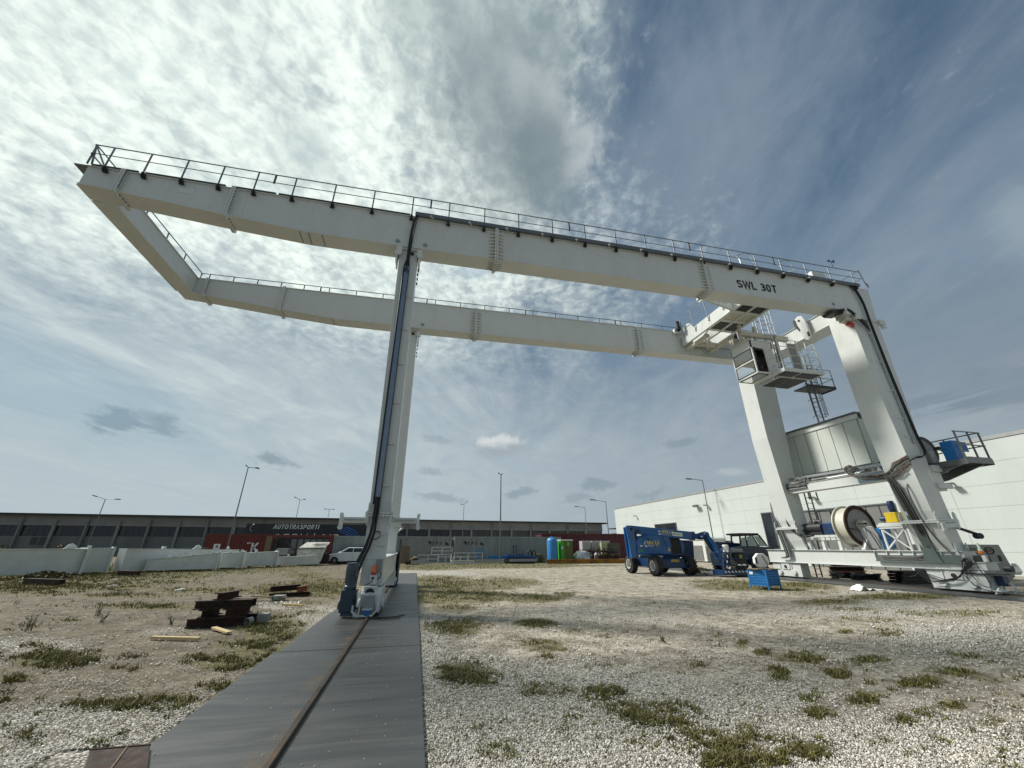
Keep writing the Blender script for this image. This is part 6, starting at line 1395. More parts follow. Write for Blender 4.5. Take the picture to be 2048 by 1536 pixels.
m = MB(); m.prism([(0, 0), (.16, 0), (.08, .20)], (15.15, 23.27, 1.35), (1, 0, 0), (0, 0, 1), (0, .02, 0)); m.build('warning_sticker', M_PRINTY, cw)
m = MB(); m.prism([(15.48, 1.12), (16.15, 1.12), (16.30, 1.5), (16.15, 2.20), (15.5, 2.28)], (0, 23.42, 0), (1, 0, 0), (0, 0, 1), (0, 1.9, 0)); m.build('valve_bay', M_BLACK, bl)
m = MB(); m.prism([(16.20, .98), (17.22, .92), (17.34, 1.92), (16.25, 2.0), (16.32, 1.5)], (0, 23.7, 0), (1, 0, 0), (0, 0, 1), (0, .9, 0)); m.build('tank_cowl', M_BLUED, bl, bevel=.02)
m = MB(); m.prism([(16.16, 1.1), (16.30, 1.2), (16.42, 1.6), (16.30, 2.0), (16.15, 1.98), (16.22, 1.5)], (0, 23.40, 0), (1, 0, 0), (0, 0, 1), (0, .28, 0)); m.build('side_fairing', M_BLUE, bl, bevel=.03)
m = MB(); m.cyl((14.3, 23.6, 2.3), (14.3, 23.6, 2.45), .06, 10); m.box(14.2, 14.4, 24.2, 24.6, 2.26, 2.40); m.build('exhaust', M_BLACK, bl)
# main boom
ba = Vector((12.75, 23.70, 2.60)); bb = Vector((17.6, 23.15, 2.16)); bdv = (bb-ba).normalized()
m = MB(); m.bar(ba+bdv*.1, ba+bdv*4.2, .34, .47); bo = m.build('boom', M_BLUE, bl, bevel=.03)
m = MB(); m.bar(ba+bdv*4.18, ba+bdv*4.34, .42, .50); m.build('boom_collar', M_BLUED, bo, bevel=.01)
m = MB(); m.bar(ba+bdv*4.3, ba+bdv*4.85, .27, .33); m.build('inner_boom', M_BLUE, bo, bevel=.02)
side = bdv.cross(Vector((0, 0, 1))).normalized(); up_ = side.cross(bdv)
def onboom(s, h): return ba+bdv*s+side*.178+up_*h
text_mb('MOLLO', .17, onboom(2.20, .0), bdv, up_, .008, 0, 1.1, .2).build('lettering', M_PRINTY, bo)
text_mb('NOLEGGIO', .07, onboom(2.20, -.12), bdv, up_, .008, 0, 1.45).build('lettering', M_PRINTW, bo)
q = [onboom(2.86, -.12), onboom(3.52, -.12), onboom(3.52, .10), onboom(2.86, .10)]; m = MB(); m.hexa(q+[p+side*.006 for p in q]); m.build('phone_sign', M_PRINTW, bo)
text_mb('800 01 46 15', .085, onboom(2.90, -.05)+side*.006, bdv, up_, .006, 0, .80, .2).build('lettering', mat('green_print', (.03, .25, .08), .6), bo)
q = [onboom(1.95, .03), onboom(2.12, .03), onboom(2.12, .09), onboom(1.95, .09)]; m = MB(); m.hexa(q+[p+side*.006 for p in q]); q = [onboom(1.98, -.12), onboom(2.14, -.12), onboom(2.14, -.05), onboom(1.98, -.05)]; m.hexa(q+[p+side*.006 for p in q]); m.build('emblem', M_PRINTW, bo)
# knuckle, jib and hoses
m = MB(); m.bar((17.35, 23.1, 2.18), (17.75, 22.85, 2.30), .36, .40); m.cyl((17.62, 22.6, 2.30), (17.62, 23.2, 2.30), .15, 14); m.cyl((17.4, 22.7, 2.12), (17.4, 23.25, 2.12), .12, 12); m.build('knuckle', M_BLUED, bl, bevel=.04)
m = MB(); m.bar((17.66, 22.8, 2.28), (18.02, 22.35, 1.0), .26, .22, (1, 0, 0)); m.bar((17.9, 22.75, 2.1), (18.25, 22.4, 1.15), .10, .10, (1, 0, 0)); m.bar((18.0, 22.35, 1.05), (18.1, 22.2, .42), .30, .24, (1, 0, 0)); jb = m.build('jib', M_BLUE, bl, bevel=.02)
m = MB()
for k in range(5): m.tube(curve([(17.4, 22.78-.03*k, 2.1), (17.55+.03*k, 22.62, 1.6), (17.8+.03*k, 22.3, 1.0), (17.9, 22.1, .5)], 4), .018, 6)
m.build('hose', M_CABLE, jb, smooth=True)
m = MB(); m.tube([(17.62, 22.7, 2.2), (17.95, 22.3, 1.2)], .03, 8); m.build('cylinder_rod', M_GALV, jb, smooth=True)
# platform
pl = MB(); pl.box(17.15, 19.25, 21.25, 22.05, .12, .20); pl.box(17.12, 19.28, 21.2, 21.25, .10, .36); pl.box(17.12, 19.28, 22.05, 22.10, .10, .36); pl.box(17.12, 17.17, 21.25, 22.05, .10, .36); po = pl.build('platform', M_BLUED, bl, bevel=.01)
for k in range(9): m = MB(); x = 17.2+k*.23; m.prism([(0, 0), (.10, 0), (.02, .10), (-.08, .10)], (x+.06, 21.19, .22), (1, 0, 0), (0, 0, 1), (0, .008, 0)); m.build('white_stripe', M_PRINTW, po)
m = MB()
for x in (17.2, 17.75, 18.4, 19.2):
    for y in (21.27, 22.03): m.cyl((x, y, .3), (x, y, 1.28), .022, 6)
for z in (.62, .95, 1.28): m.tube([(17.2, 22.03, z), (17.2, 21.27, z), (19.2, 21.27, z), (19.2, 22.03, z), (17.2, 22.03, z)], .022, 6)
m.bar((17.25, 21.3, .3), (17.7, 21.6, 1.6), .05); m.bar((17.5, 21.3, .3), (17.2, 21.9, 1.3), .05); m.build('platform_rail', M_BLUED, po)
m = MB(); m.box(18.2, 18.9, 21.3, 21.75, .55, 1.25); m.box(18.1, 18.85, 21.35, 21.7, .22, .55); m.build('control_console', M_BLACK, po, bevel=.04)
MB().box(18.45, 18.65, 21.27, 21.299, .95, 1.15).build('yellow_label', mat('olive_yellow', (.28, .27, .04), .6), po)
m = MB(); m.box(18.1, 18.85, 21.35, 21.6, 1.27, 1.48); m.build('control_box', M_GREYL, po, bevel=.03)
m = MB(); m.lathe([(.12, 0), (.17, .03), (.17, .38), (.13, .42)], (17.9, 21.6, 1.28), (0, 0, 1), 16); m.build('rolled_sheet', M_PLAST, po, smooth=True)
m = MB(); m.prism([(0, 0), (.12, .05), (.3, .0), (.45, .06), (.62, 0), (.5, -.06), (.3, -.03), (.1, -.05)], (18.2, 21.24, .62), (1, 0, 0), (0, 0, 1), (0, .03, 0)); m.build('white_film', M_PLAST, po)
for k in range(4): m = MB(); x = 17.45+.08*k; m.box(x, x+.05, 21.235, 21.262, .45+k*.28, .60+k*.28); m.build('white_tape', M_PRINTW, po)

# ================================================================ TELEHANDLER
te = thing('telehandler', (21.3, 23.8, 0), 'dark navy telescopic handler with a black roofed cab behind the boom lift platform', 'telehandler')
m = MB(); m.prism([(19.3, .55), (21.0, .5), (23.0, .5), (23.15, .9), (23.2, 1.48), (22.75, 1.58), (21.0, 1.62), (20.2, 1.55), (19.3, 1.2)], (0, 23.4, 0), (1, 0, 0), (0, 0, 1), (0, 1.5, 0)); tb = m.build('body', M_TELE, te, bevel=.05)
m = MB(); m.bar((19.35, 24.3, 1.72), (22.9, 24.5, 1.55), .34, .36); m.box(19.2, 19.5, 24.0, 24.6, 1.2, 1.9); m.build('telescopic_boom', M_BLUED, te, bevel=.05)
m = MB(); m.prism([(20.55, 1.6), (20.65, 2.30), (22.10, 2.38), (22.25, 2.30), (22.72, 1.60), (22.63, 1.60), (22.12, 2.27), (20.74, 2.22), (20.64, 1.6)], (0, 23.42, 0), (1, 0, 0), (0, 0, 1), (0, .06, 0)); m.prism([(20.55, 1.6), (20.65, 2.30), (22.10, 2.38), (22.25, 2.30), (22.72, 1.60), (22.63, 1.60), (22.12, 2.27), (20.74, 2.22), (20.64, 1.6)], (0, 24.2, 0), (1, 0, 0), (0, 0, 1), (0, .06, 0))
m.box(20.6, 22.15, 23.42, 24.26, 2.30, 2.42); m.bar((21.1, 23.45, 1.6), (21.12, 23.45, 2.32), .07); m.bar((21.65, 23.45, 2.3), (22.0, 23.45, 1.6), .06); m.box(20.05, 20.6, 23.5, 23.9, 2.28, 2.36); m.box(19.9, 20.1, 23.55, 23.75, 2.3, 2.38); m.build('cab_frame', M_BLACK, te, bevel=.01)
for q in ([(20.68, 1.62), (21.05, 1.62), (21.07, 2.15), (20.76, 2.13)], [(21.18, 1.62), (21.92, 1.62), (21.64, 2.22), (21.2, 2.2)], [(22.08, 1.62), (22.58, 1.62), (22.10, 2.24), (21.76, 2.24)]):
    m = MB(); m.prism(q, (0, 23.44, 0), (1, 0, 0), (0, 0, 1), (0, .012, 0)); m.build('window_pane', mat('tinted_green_glass', (.30, .40, .36), .15, ns=2), te)
m = MB(); m.box(21.2, 21.6, 23.7, 24.1, 1.5, 2.0); m.cyl((21.9, 23.7, 1.6), (21.8, 23.7, 1.85), .02, 6); m.build('seat', M_BLACK, te, bevel=.04)
for wx in (20.0, 21.55):
    for wy in (23.28, 24.9):
        m = MB(); m.lathe([(.30, -.18), (.48, -.18), (.55, -.1), (.55, .1), (.48, .18), (.30, .18)], (wx+.0, wy, .55), (0, 1, 0), 30)
        for k in range(18): a = 2*math.pi*k/18; m.bar((wx+.55*math.cos(a), wy-.17, .55+.55*math.sin(a)), (wx+.55*math.cos(a+.12), wy+.17, .55+.55*math.sin(a+.12)), .06, .05, (math.cos(a), 0, math.sin(a)))
        w = m.build('tyre', M_BLACK, te, smooth=True)
        m = MB(); m.lathe([(.31, .17), (.28, .10), (.12, .06), (.12, .14), (0, .15)], (wx, wy, .55), (0, -1, 0), 24); m.build('rim', mat('dusty_grey_rim', (.13, .13, .125), .7), w, smooth=True)
m = MB(); m.box(21.1, 22.1, 23.15, 23.40, .35, .42); m.box(21.2, 22.0, 23.2, 23.4, .2, .36); m.build('step', M_RAIL, te)
m = MB(); m.prism([(22.65, .95), (22.75, .95), (22.6, 1.25), (22.5, 1.25)], (0, 23.37, 0), (1, 0, 0), (0, 0, 1), (0, .01, 0)); m.box(22.85, 22.98, 23.37, 23.39, 1.18, 1.22); m.box(22.85, 22.98, 23.37, 23.39, 1.05, 1.09); m.box(22.6, 23.0, 23.37, 23.39, .78, .82); m.build('white_mark', M_PRINTW, tb)
m = MB(); m.bar((23.0, 23.6, 1.62), (23.45, 23.4, 1.60), .35, .05); m.tube(arc((23.35, 23.3, 1.0), .15, 0, 340, 12, (1, 0, 0), (0, 0, 1)), .03, 6); m.tube([(23.0, 23.4, 1.1), (23.4, 23.3, 1.15), (23.5, 23.3, 1.4)], .03, 6); m.build('mirror_arm', M_DARK, te)

# ================================================================ CRATE
ct = thing('steel_crate', (14.14, 15.18, 0), 'blue corrugated steel crate with a white octagonal drum end on top beside the right track', 'crate', rz=R(15), local=True); ct.scale = (.92, .92, .84)
m = MB()
for x in (-.46, .42):
    for y in (-.42, .38): m.box(x, x+.05, y, y+.05, 0, .86)
m.box(-.46, .47, -.42, .43, .16, .20); fr = m.build('frame', M_CRATE, ct, local=True)
for y, sg in ((-.41, 1), (.41, -1)):
    m = MB()
    for k in range(5): z = .22+k*.12; m.hexa([(-.41, y, z), (.42, y, z), (.42, y+.02*sg, z), (-.41, y+.02*sg, z), (-.41, y-.018, z+.06), (.42, y-.018, z+.06), (.42, y+.02*sg, z+.115), (-.41, y+.02*sg, z+.115)] if sg > 0 else [(-.41, y-.02, z), (.42, y-.02, z), (.42, y, z), (-.41, y, z), (-.41, y-.02, z+.115), (.42, y-.02, z+.115), (.42, y, z+.115), (-.41, y, z+.115)])
    m.build('corrugated_side', M_CRATE, ct, local=True)
for x, sg in ((-.44, -1), (.44, 1)):
    m = MB()
    for k in range(5):
        z = .22+k*.12; m.hexa([(x-.01, -.37, z), (x+.01, -.37, z), (x+.01, .38, z), (x-.01, .38, z), (x-.01+(sg < 0)*-.018, -.37, z+.07), (x+.01+(sg > 0)*.018, -.37, z+.07), (x+.01+(sg > 0)*.018, .38, z+.07), (x-.01+(sg < 0)*-.018, .38, z+.07)])
    m.box(x-.004, x+.004, -.37, .38, .2, .82)
    m.build('end_panel', M_CRATE, ct, local=True)
m = MB(); m.box(-.46, .47, -.43, -.37, .82, .86); m.box(-.46, .47, .38, .43, .82, .86); m.box(.42, .48, -.37, .38, .82, .86); m.box(-.46, -.41, -.37, .38, .82, .86); m.build('rim', M_CRATE, ct, local=True)
MB().box(-.482, -.478, .16, .32, .64, .76).build('white_label', M_PRINTW, ct, local=True)
for x, y, mm in ((-.3, -.1, .82), (.22, -.2, .83)):
    o = MB().box(14.14+x-.22, 14.14+x+.30, 15.18+y-.22, 15.18+y+.34, .725, .76).build('timber_board', M_TIMBO, None, bevel=.004)
    tag(o, 'worn timber board on the blue crate, %s' % ('under the octagonal drum end' if x > 0 else 'nearer its labelled left corner'), 'board', 'boards on the blue crate')
od = thing('drum_end', (14.24, 15.2, .79), 'white octagonal drum end standing on edge on the blue crate', 'drum end', rz=R(-18), local=True)
P8 = [(.30*math.cos(R(22.5+45*k)), .30*math.sin(R(22.5+45*k))+.27) for k in range(8)]
m = MB(); m.prism(P8, (0, 0, 0), (1, 0, 0), (0, -.1, .99), (0, .22, 0)); m.build('octagon', M_PLAST, od, local=True, bevel=.02)
m = MB(); m.bar((.02, -.06, .45), (.20, -.03, .10), .02); m.build('handle_bar', M_DARK, od, local=True)
m = MB(); m.box(-.27, -.20, -.05, -.03, .15, .38); m.build('dark_slot', M_BLACK, od, local=True)
# scrap by the lift
t = thing('scrap_heap', (17.0, 22.9, 0), 'small heap of packaging, offcuts and yellow film between boom lift and its jib', 'scrap heap')
for k in range(16):
    x, y = 16.95+rnd(-.45, .5), 22.9+rnd(-.3, .3); a = rnd(0, 3); l = rnd(.12, .4); z = rnd(.05, .35)
    MB().bar((x-l*math.cos(a), y-l*math.sin(a), z), (x+l*math.cos(a), y+l*math.sin(a), z+rnd(-.04, .06)), rnd(.08, .3), rnd(.02, .08)).build('offcut', random.choice([M_TIMBO, M_TIMB, M_PLAST, M_TIMBO, M_DARK, M_TIMBO]), t)
MB().bar((16.6, 22.8, .42), (17.0, 22.8, .46), .25, .03).build('yellow_film', mat('yellow_film', (.6, .48, .10), .5), t)

# generator on the right
ge = thing('generator', (25.35, 14.45, 0), 'grey louvred generator cabinet with a round emblem beside the near right crane leg', 'generator', rz=R(-8), local=True)
m = MB(); m.prism([(-1.6, .35), (-.9, .12), (1.15, .12), (1.55, .32), (1.60, .65), (1.42, 1.68), (-1.6, 1.70)], (0, 0, 0), (1, 0, 0), (0, 0, 1), (0, 1.6, 0)); m.build('cabinet', M_GREYL, ge, local=True, bevel=.02)
for k in range(9): MB().box(-.30, .22, -.03, -.002, .72+k*.095, .76+k*.095).build('louvre', M_DARK, ge, local=True)
MB().box(.10, .85, -.02, -.002, .74, .80).build('trim_strip', M_DARK, ge, local=True)
m = MB(); m.tube([(.78+.22*math.cos(R(a)), -.02, 1.42+.14*math.sin(R(a))) for a in range(0, 361, 20)], .022, 6); m.build('emblem_ring', M_DARK, ge, local=True, smooth=True)
m = MB(); m.prism([(.14*math.cos(R(a)), .07*math.sin(R(a))) for a in range(0, 360, 20)], (.78, -.02, 1.42), (1, 0, 0), (0, 0, 1), (0, .015, 0)); m.build('emblem', mat('dull_red', (.16, .07, .08), .6), ge, local=True)
m = MB(); m.box(1.10, 1.22, -.03, -.002, .98, 1.22); m.build('latch', M_BLACK, ge, local=True)
m = MB(); m.box(-1.4, 1.2, .1, 1.5, -.0, .118); m.build('skid', M_DARK, ge, local=True)
m = MB(); m.lathe([(.55, 0), (.62, 0), (.62, .3), (.55, .3)], (-2.3, 1.2, 1.45), (0, 1, 0), 30); tg = m.build('spare_tyre_stack', M_BLACK, None, smooth=True)
bpy.data.objects.remove(tg)

# ================================================================ STACKS AND LOOSE STEEL
def sitem(name, mb, m, label, cat, group=None, bevel=0.):
    return tag(mb.build(name, m, None, bevel=bevel), label, cat, group)
G1 = 'rusty beams of the near stack'
def ib(a, b, h, w, label, m=M_DKBEAM, g=G1, t=.022): return sitem('rusty_beam', MB().ibeam(a, b, h, w, t), m, label, 'steel beam', g)
ib((-4.62, 10.95, .085), (-3.55, 11.10, .085), .165, .16, 'lowest rusty beam at the front of the near stack')
ib((-4.50, 11.30, .085), (-3.45, 11.50, .085), .165, .16, 'lowest rusty beam at the back of the near stack')
ib((-4.36, 10.90, .252), (-4.30, 11.60, .252), .165, .17, 'short rusty cross beam on the left in the middle of the near stack')
ib((-3.92, 10.95, .252), (-3.70, 11.70, .252), .165, .17, 'short reddish rusty cross beam on the right in the middle of the near stack', M_RUST)
ib((-4.58, 11.02, .418), (-3.50, 11.12, .418), .165, .17, 'upper rusty beam lying across the front of the near stack')
ib((-4.40, 11.30, .418), (-3.5, 11.38, .418), .15, .16, 'upper rusty beam behind the front one of the near stack')
ib((-4.18, 11.0, .575), (-4.0, 11.65, .575), .145, .19, 'topmost short rusty beam of the near stack', M_RUST)
m = MB(); m.lathe([(.06, 0), (.075, .02), (.075, .16), (.06, .17)], (-3.46, 10.92, .08), (.2, 1, 0), 16); sitem('paint_bucket', m, M_GREYL, 'dirty grey bucket lying at the right foot of the near beam stack', 'bucket')
m = MB(); m.box(-3.36, -3.14, 11.2, 11.45, 0, .19); sitem('stone_block', m, M_CONCL, 'grey stone block behind the bucket by the near stack', 'stone block', bevel=.03)
m = MB(); m.bar((-3.95, 10.60, .04), (-3.44, 10.02, .03), .10, .035); sitem('timber_plank', m, M_TIMB, 'yellow plank pointing out from under the near stack', 'plank', 'loose timber planks', .004)
m = MB(); m.bar((-4.66, 9.84, .03), (-3.74, 9.52, .03), .075, .05); sitem('timber_plank', m, M_TIMB, 'long pale plank lying alone on the gravel left of the near stack', 'plank', 'loose timber planks', .004)
m = MB(); m.bar((-3.55, 14.0, .05), (-3.0, 13.7, .05), .09, .06); sitem('timber_plank', m, M_TIMB, 'pale plank in the grass just behind the near stack', 'plank', 'loose timber planks', .004)
G2 = 'rusty beams of the farther stack'
ib((-4.75, 16.6, .24), (-3.9, 17.0, .27), .17, .18, 'black beam on top of the farther small stack in the grass', g=G2)
ib((-4.7, 16.4, .07), (-3.5, 16.8, .07), .12, .14, 'lower beam of the farther small stack in the grass', g=G2)
ib((-3.86, 16.5, .22), (-3.70, 17.1, .22), .17, .10, 'red rusty beam end on the right of the farther small stack', mat('red_rust', (.17, .035, .02), .8, col2=(.07, .02, .015), ns=6), G2)
m = MB(); m.bar((-5.0, 15.8, .12), (-3.9, 15.5, .08), .14, .03); sitem('timber_plank', m, M_TIMBO, 'grey weathered plank leaning before the farther small stack', 'plank', 'loose timber planks')
m = MB(); m.box(-4.35, -4.0, 15.5, 15.85, 0, .14); sitem('concrete_block', m, M_CONCL, 'low grey concrete block before the farther small stack', 'concrete block', bevel=.02)
# white rubble beside the stack
V, F = [], []; m = MB()
for k in range(140):
    x, y = -4.2+rnd(-.7, .9), 14.9+rnd(-.3, .3); s = rnd(.015, .05); m.add([(x-s, y, 0), (x, y-s, 0), (x+s, y, 0), (x, y+s, 0), (x+rnd(-.2, .2)*s, y, s)], [(0, 1, 4), (1, 2, 4), (2, 3, 4), (3, 0, 4)])
o = m.build('rubble', M_STONE); o['kind'] = 'stuff'; o['label'] = 'scatter of white rubble in front of the farther stack'
# dark sleepers in the far grass and little litter
m = MB(); m.bar((-17.3, 24.5, .13), (-15.2, 23.4, .13), .22, .24); sitem('railway_sleeper', m, M_DKBEAM, 'black sleeper lying in the grass at the left, nearer than the white beams', 'sleeper', 'black sleepers in the grass')
m = MB(); m.bar((-17.2, 30.6, .13), (-15.9, 30.0, .13), .24, .26); sitem('railway_sleeper', m, M_DKBEAM, 'black sleeper tight under the white beams at the left', 'sleeper', 'black sleepers in the grass')
for k, (x, y, lab) in enumerate(((-14.9, 26.2, 'white scrap of film in the grass right of the black sleepers'), (-8.9, 19.8, 'crumpled white scrap on the gravel left of the near stack'), (-12.6, 22.2, 'faded white scrap in the grass below the long white beam'))):
    m = MB(); a = rnd(0, 3)
    for j in range(3): m.hexa([Vector((x+j*.1-.1+dx*math.cos(a)-dy*math.sin(a), y+dx*math.sin(a)+dy*math.cos(a), dz+.02*j)) for dz in (0, .03) for dx, dy in ((-.1, -.06), (.12, -.05), (.1, .08), (-.08, .05))])
    sitem('plastic_scrap', m, M_PLAST, lab, 'plastic scrap', 'plastic scraps in the grass')
# rusty plate at the end of the near runway
t = thing('rusty_steel_box', (-2.3, 4.5, 0), 'dark rusty steel box lying against the near end of the steel runway', 'steel box')
QA, QB, QC, QD = gp(180, 1500, .062), gp(301, 1490, .062), gp(288, 1600, .062), gp(150, 1600, .062)
m = MB(); m.hexa([(*QD, -.02), (*QC, -.02), (*QB, -.02), (*QA, -.02), (*QD, .062), (*QC, .062), (*QB, .062), (*QA, .062)]); m.build('steel_sheet', M_DKBEAM, t, bevel=.004)
m = MB(); m.bar((QD[0]+.05, QD[1]+.1, .066), (QB[0]-.16, QB[1]-.02, .066), .010, .010); m.build('weld_bead', M_TIMBO, t); m = MB(); m.bar((*QA, .063), (*QB, .063), .014, .012); m.build('rolled_edge', M_RUST, t)

# plastic film
def drape(name, label, cat, x0, x1, y0, y1, f, m, n=18, group=None):
    vs = []; fs = []
    for j in range(n+1):
        for i in range(n+1):
            u, v = i/n, j/n; vs.append((x0+(x1-x0)*u+.04*noise.noise((u*5, v*5, 1)), y0+(y1-y0)*v+.04*noise.noise((u*5, v*5, 7)), max(f(u, v)+.05*noise.noise((u*7+x0, v*7, 3)), .004)))
    for j in range(n):
        for i in range(n): a = j*(n+1)+i; fs.append((a, a+1, a+n+2, a+n+1))
    mb = MB(); mb.add(vs, fs); o = mb.build(name, m, None, smooth=True)
    md = o.modifiers.new('solid', 'SOLIDIFY'); md.thickness = .006
    return tag(o, label, cat, group)
drape('plastic_film', 'crumpled white plastic film lying on the ground before the right track', 'plastic film', 17.0, 18.35, 13.65, 14.1, lambda u, v: .17*math.exp(-((u-.22)/.14)**2)*(1-abs(v-.5)*1.2)+.10*math.sin(u*9)**2*(1-u), M_PLAST)
# stacks under and behind the right sill
t0 = 0
for k, (z, lab) in enumerate(((.13, 'bottom reddish beam of the stack seen under the right sill beam'), (.37, 'middle reddish beam of the stack seen under the right sill beam'))):
    sitem('red_beam', MB().ibeam((24.6, 21.2, z), (26.2, 20.4, z), .22, .5, .03), M_RED if k == 0 else M_DKBEAM, lab, 'steel beam', 'beams stacked under the right sill')
sitem('red_beam', MB().ibeam((24.9, 21.3, .62), (26.2, 20.6, .62), .24, .4, .03), M_DKBEAM, 'top dark beam of the stack seen under the right sill beam', 'steel beam', 'beams stacked under the right sill')
def pallet(x, y, z, rz, label):
    t = thing('wooden_pallet', (x, y, z), label, 'pallet', 'dark pallets under the near right leg', rz=rz, local=True)
    for k in range(6): MB().box(-.6, .6, -.4+k*.145, -.4+k*.145+.1, .10, .122).build('deck_board', M_DKBEAM, t, local=True)
    for yy in (-.4, -.04, .32): MB().box(-.6, .6, yy, yy+.09, 0, .099).build('bearer', M_DARK, t, local=True)
for k in range(4): pallet(22.9+.05*(k % 2), 15.9, .0+k*.135, R(-20+k*4), ('bottom', 'second', 'third', 'topmost')[k]+' dark pallet of the stack behind the right sill beam')
pallet(27.2, 13.3, 0, R(10), 'single dark pallet on the ground at the far right edge')
# coiled hoses on the ground along the right track
for k, (x, y, s, lab) in enumerate(((22.3, 21.6, .8, 'black hose heap nearest the far right leg'), (22.6, 18.9, .6, 'low black hose heap between the two right legs'), (22.7, 17.7, .75, 'black hose heap beside the dark pallets'))):
    t = thing('hose_heap', (x, y, 0), lab, 'hose', 'black hose heaps along the right track')
    for j in range(7): m = MB(); m.tube([(x+(s*.6+rnd(-.15, .25))*math.cos(R(a))*1.0, y+(s*.8)*math.sin(R(a)), .05+.04*j+.03*math.sin(R(a*2+j*40))) for a in range(0, 361, 24)], .035, 6); m.build('coil', M_CABLE, t, smooth=True)

# ---- equipment in front of the containers
o = MB().ibeam((13.0, 41.2, .21), (21.8, 40.6, .21), .40, .30, .03); sitem('ochre_beam', o, M_OCHRE, 'long ochre yellow steel beam lying before the tank and toilet', 'steel beam')
t = thing('water_tank', (14.1, 42.6, 0), 'tall blue plastic water tank next to the green toilet', 'water tank')
m = MB(); m.lathe([(0, .22), (.52, .22), (.56, .26), (.56, 2.15), (.50, 2.32), (.30, 2.46), (0, 2.5)], (14.1, 42.6, 0), (0, 0, 1), 28); m.build('tank_body', M_TANKB, t, smooth=True)
m = MB(); m.lathe([(.2, 2.46), (.2, 2.56), (0, 2.58)], (14.1, 42.6, 0), (0, 0, 1), 16); m.build('lid', M_TANKB, t, smooth=True); MB().box(13.6, 14.6, 42.1, 43.1, 0, .215).build('base', M_TIMBO, t)
t = thing('portable_toilet', (15.5, 42.5, 0), 'bright green portable toilet with a white roof between blue tank and silver wrap', 'toilet cabin')
m = MB(); m.box(14.87, 16.2, 42.1, 43.3, .1, 2.15); m.build('cabin', M_GREEN, t, bevel=.03); m = MB(); m.box(14.83, 16.26, 42.02, 43.35, 2.16, 2.27); m.build('roof', M_PRINTW, t, bevel=.04); m = MB(); m.box(15.28, 16.16, 42.05, 42.098, .18, 2.1); m.build('door', M_OLIVE, t)
MB().box(15.58, 15.80, 42.03, 42.049, 1.68, 2.0).build('door_sign', mat('sign_green', (.12, .5, .12), .6), t); m = MB(); m.box(14.93, 15.08, 42.06, 42.099, 1.35, 1.6); m.build('white_letter', M_PRINTW, t)
def lump(x, y, r, hx, m, label, name, cat, group=None, seed=0, hz=1., par=None, sub=3):
    mb = MB(); N, Mm = 10, 16; vs = []; fs = []
    for j in range(N+1):
        for i in range(Mm):
            th = math.pi*.5*j/N; ph = 2*math.pi*i/Mm; k = 1+.22*noise.noise((math.cos(ph)*2+seed, math.sin(ph)*2, j*.4))
            vs.append((x+r*k*math.cos(th)**.6*math.cos(ph), y+r*hx*k*math.cos(th)**.6*math.sin(ph), hz*(math.sin(th)*(1+.12*noise.noise((i*.9, j*.8, seed)))+(.0)) if j else 0))
    for j in range(N):
        for i in range(Mm): fs.append((j*Mm+i, j*Mm+(i+1) % Mm, (j+1)*Mm+(i+1) % Mm, (j+1)*Mm+i))
    mb.add(vs, fs); o = mb.build(name, m, par, smooth=True)
    return o if par is not None else tag(o, label, cat, group)
lump(17.4, 42.6, 1.1, .7, M_SILV, 'silver foil wrapped bundle right of the green toilet', 'wrapped_bundle', 'wrapped bundle', seed=3, hz=1.15)
lump(19.3, 43.0, .45, .8, M_SILV, 'small dull grey wrapped lump between silver bundle and drums', 'wrapped_lump', 'wrapped bundle', seed=9, hz=1.0)
# IBC totes
for k, (x, z) in enumerate(((18.9, 1.15), (20.05, 1.15), (21.2, 1.15), (18.9, 0))):
    t = thing('tote_tank', (x, 45.2, z), 'white caged liquid tote, ' + ('upper row, leftmost', 'upper row, second from the left', 'upper row, behind the boom lift', 'lower row, leftmost')[k], 'tote', 'caged liquid totes before the wine red container')
    MB().box(x-.52, x+.52, 44.7, 45.7, z+.12, z+1.02).build('bottle', mat('tote_white', (.45, .44, .43), .5, ns=2), t, bevel=.04)
    m = MB()
    for i in range(6): m.box(x-.56+i*.215, x-.54+i*.215, 44.64, 44.66, z+.1, z+1.1)
    for i in range(4): m.box(x-.56, x+.56, 44.63, 44.65, z+.15+i*.3, z+.17+i*.3)
    m.build('cage', M_GALV, t); MB().box(x-.58, x+.58, 44.65, 45.75, z, z+.11).build('pallet_base', M_TIMBO, t)
# engines, drums and crates
t = thing('olive_cabinet', (21.4, 43.2, 0), 'dull olive machine cabinet close behind the boom lift column', 'cabinet'); MB().box(20.55, 22.0, 42.8, 44.0, .5, 1.95).build('cabinet', mat('dull_olive', (.075, .08, .05), .7, ns=3), t, bevel=.02); MB().box(20.95, 21.6, 42.76, 42.799, .95, 1.65).build('panel', mat('dull_olive_light', (.11, .115, .08), .7), t)
t = thing('pale_cabinet', (20.2, 43, 0), 'pale yellowish green twin locker standing in front of the totes', 'cabinet')
for x in (19.78, 20.15): MB().box(x, x+.33, 42.75, 43.2, .85, 1.98).build('locker', mat('pale_green_locker', (.36, .37, .20), .6, ns=3), t, bevel=.02)
for k in range(9):
    x = 18.35+k*.36; y = 41.9+rnd(-.2, .3)
    m = MB(); m.lathe([(0, .05), (.17, .05), (.18, .1), (.16, .35), (.18, .5), (.18, .72+rnd(0, .15)), (0, .85)], (x, y, 0), (0, 0, 1), 12)
    sitem('oil_drum', m, random.choice([M_RUST, M_DKBEAM, M_TIMBO]), ('first', 'second', 'third', 'fourth', 'fifth', 'sixth', 'seventh', 'eighth', 'ninth')[k]+' small rusty drum from the left behind the ochre beam', 'drum', 'rusty drums behind the ochre beam')
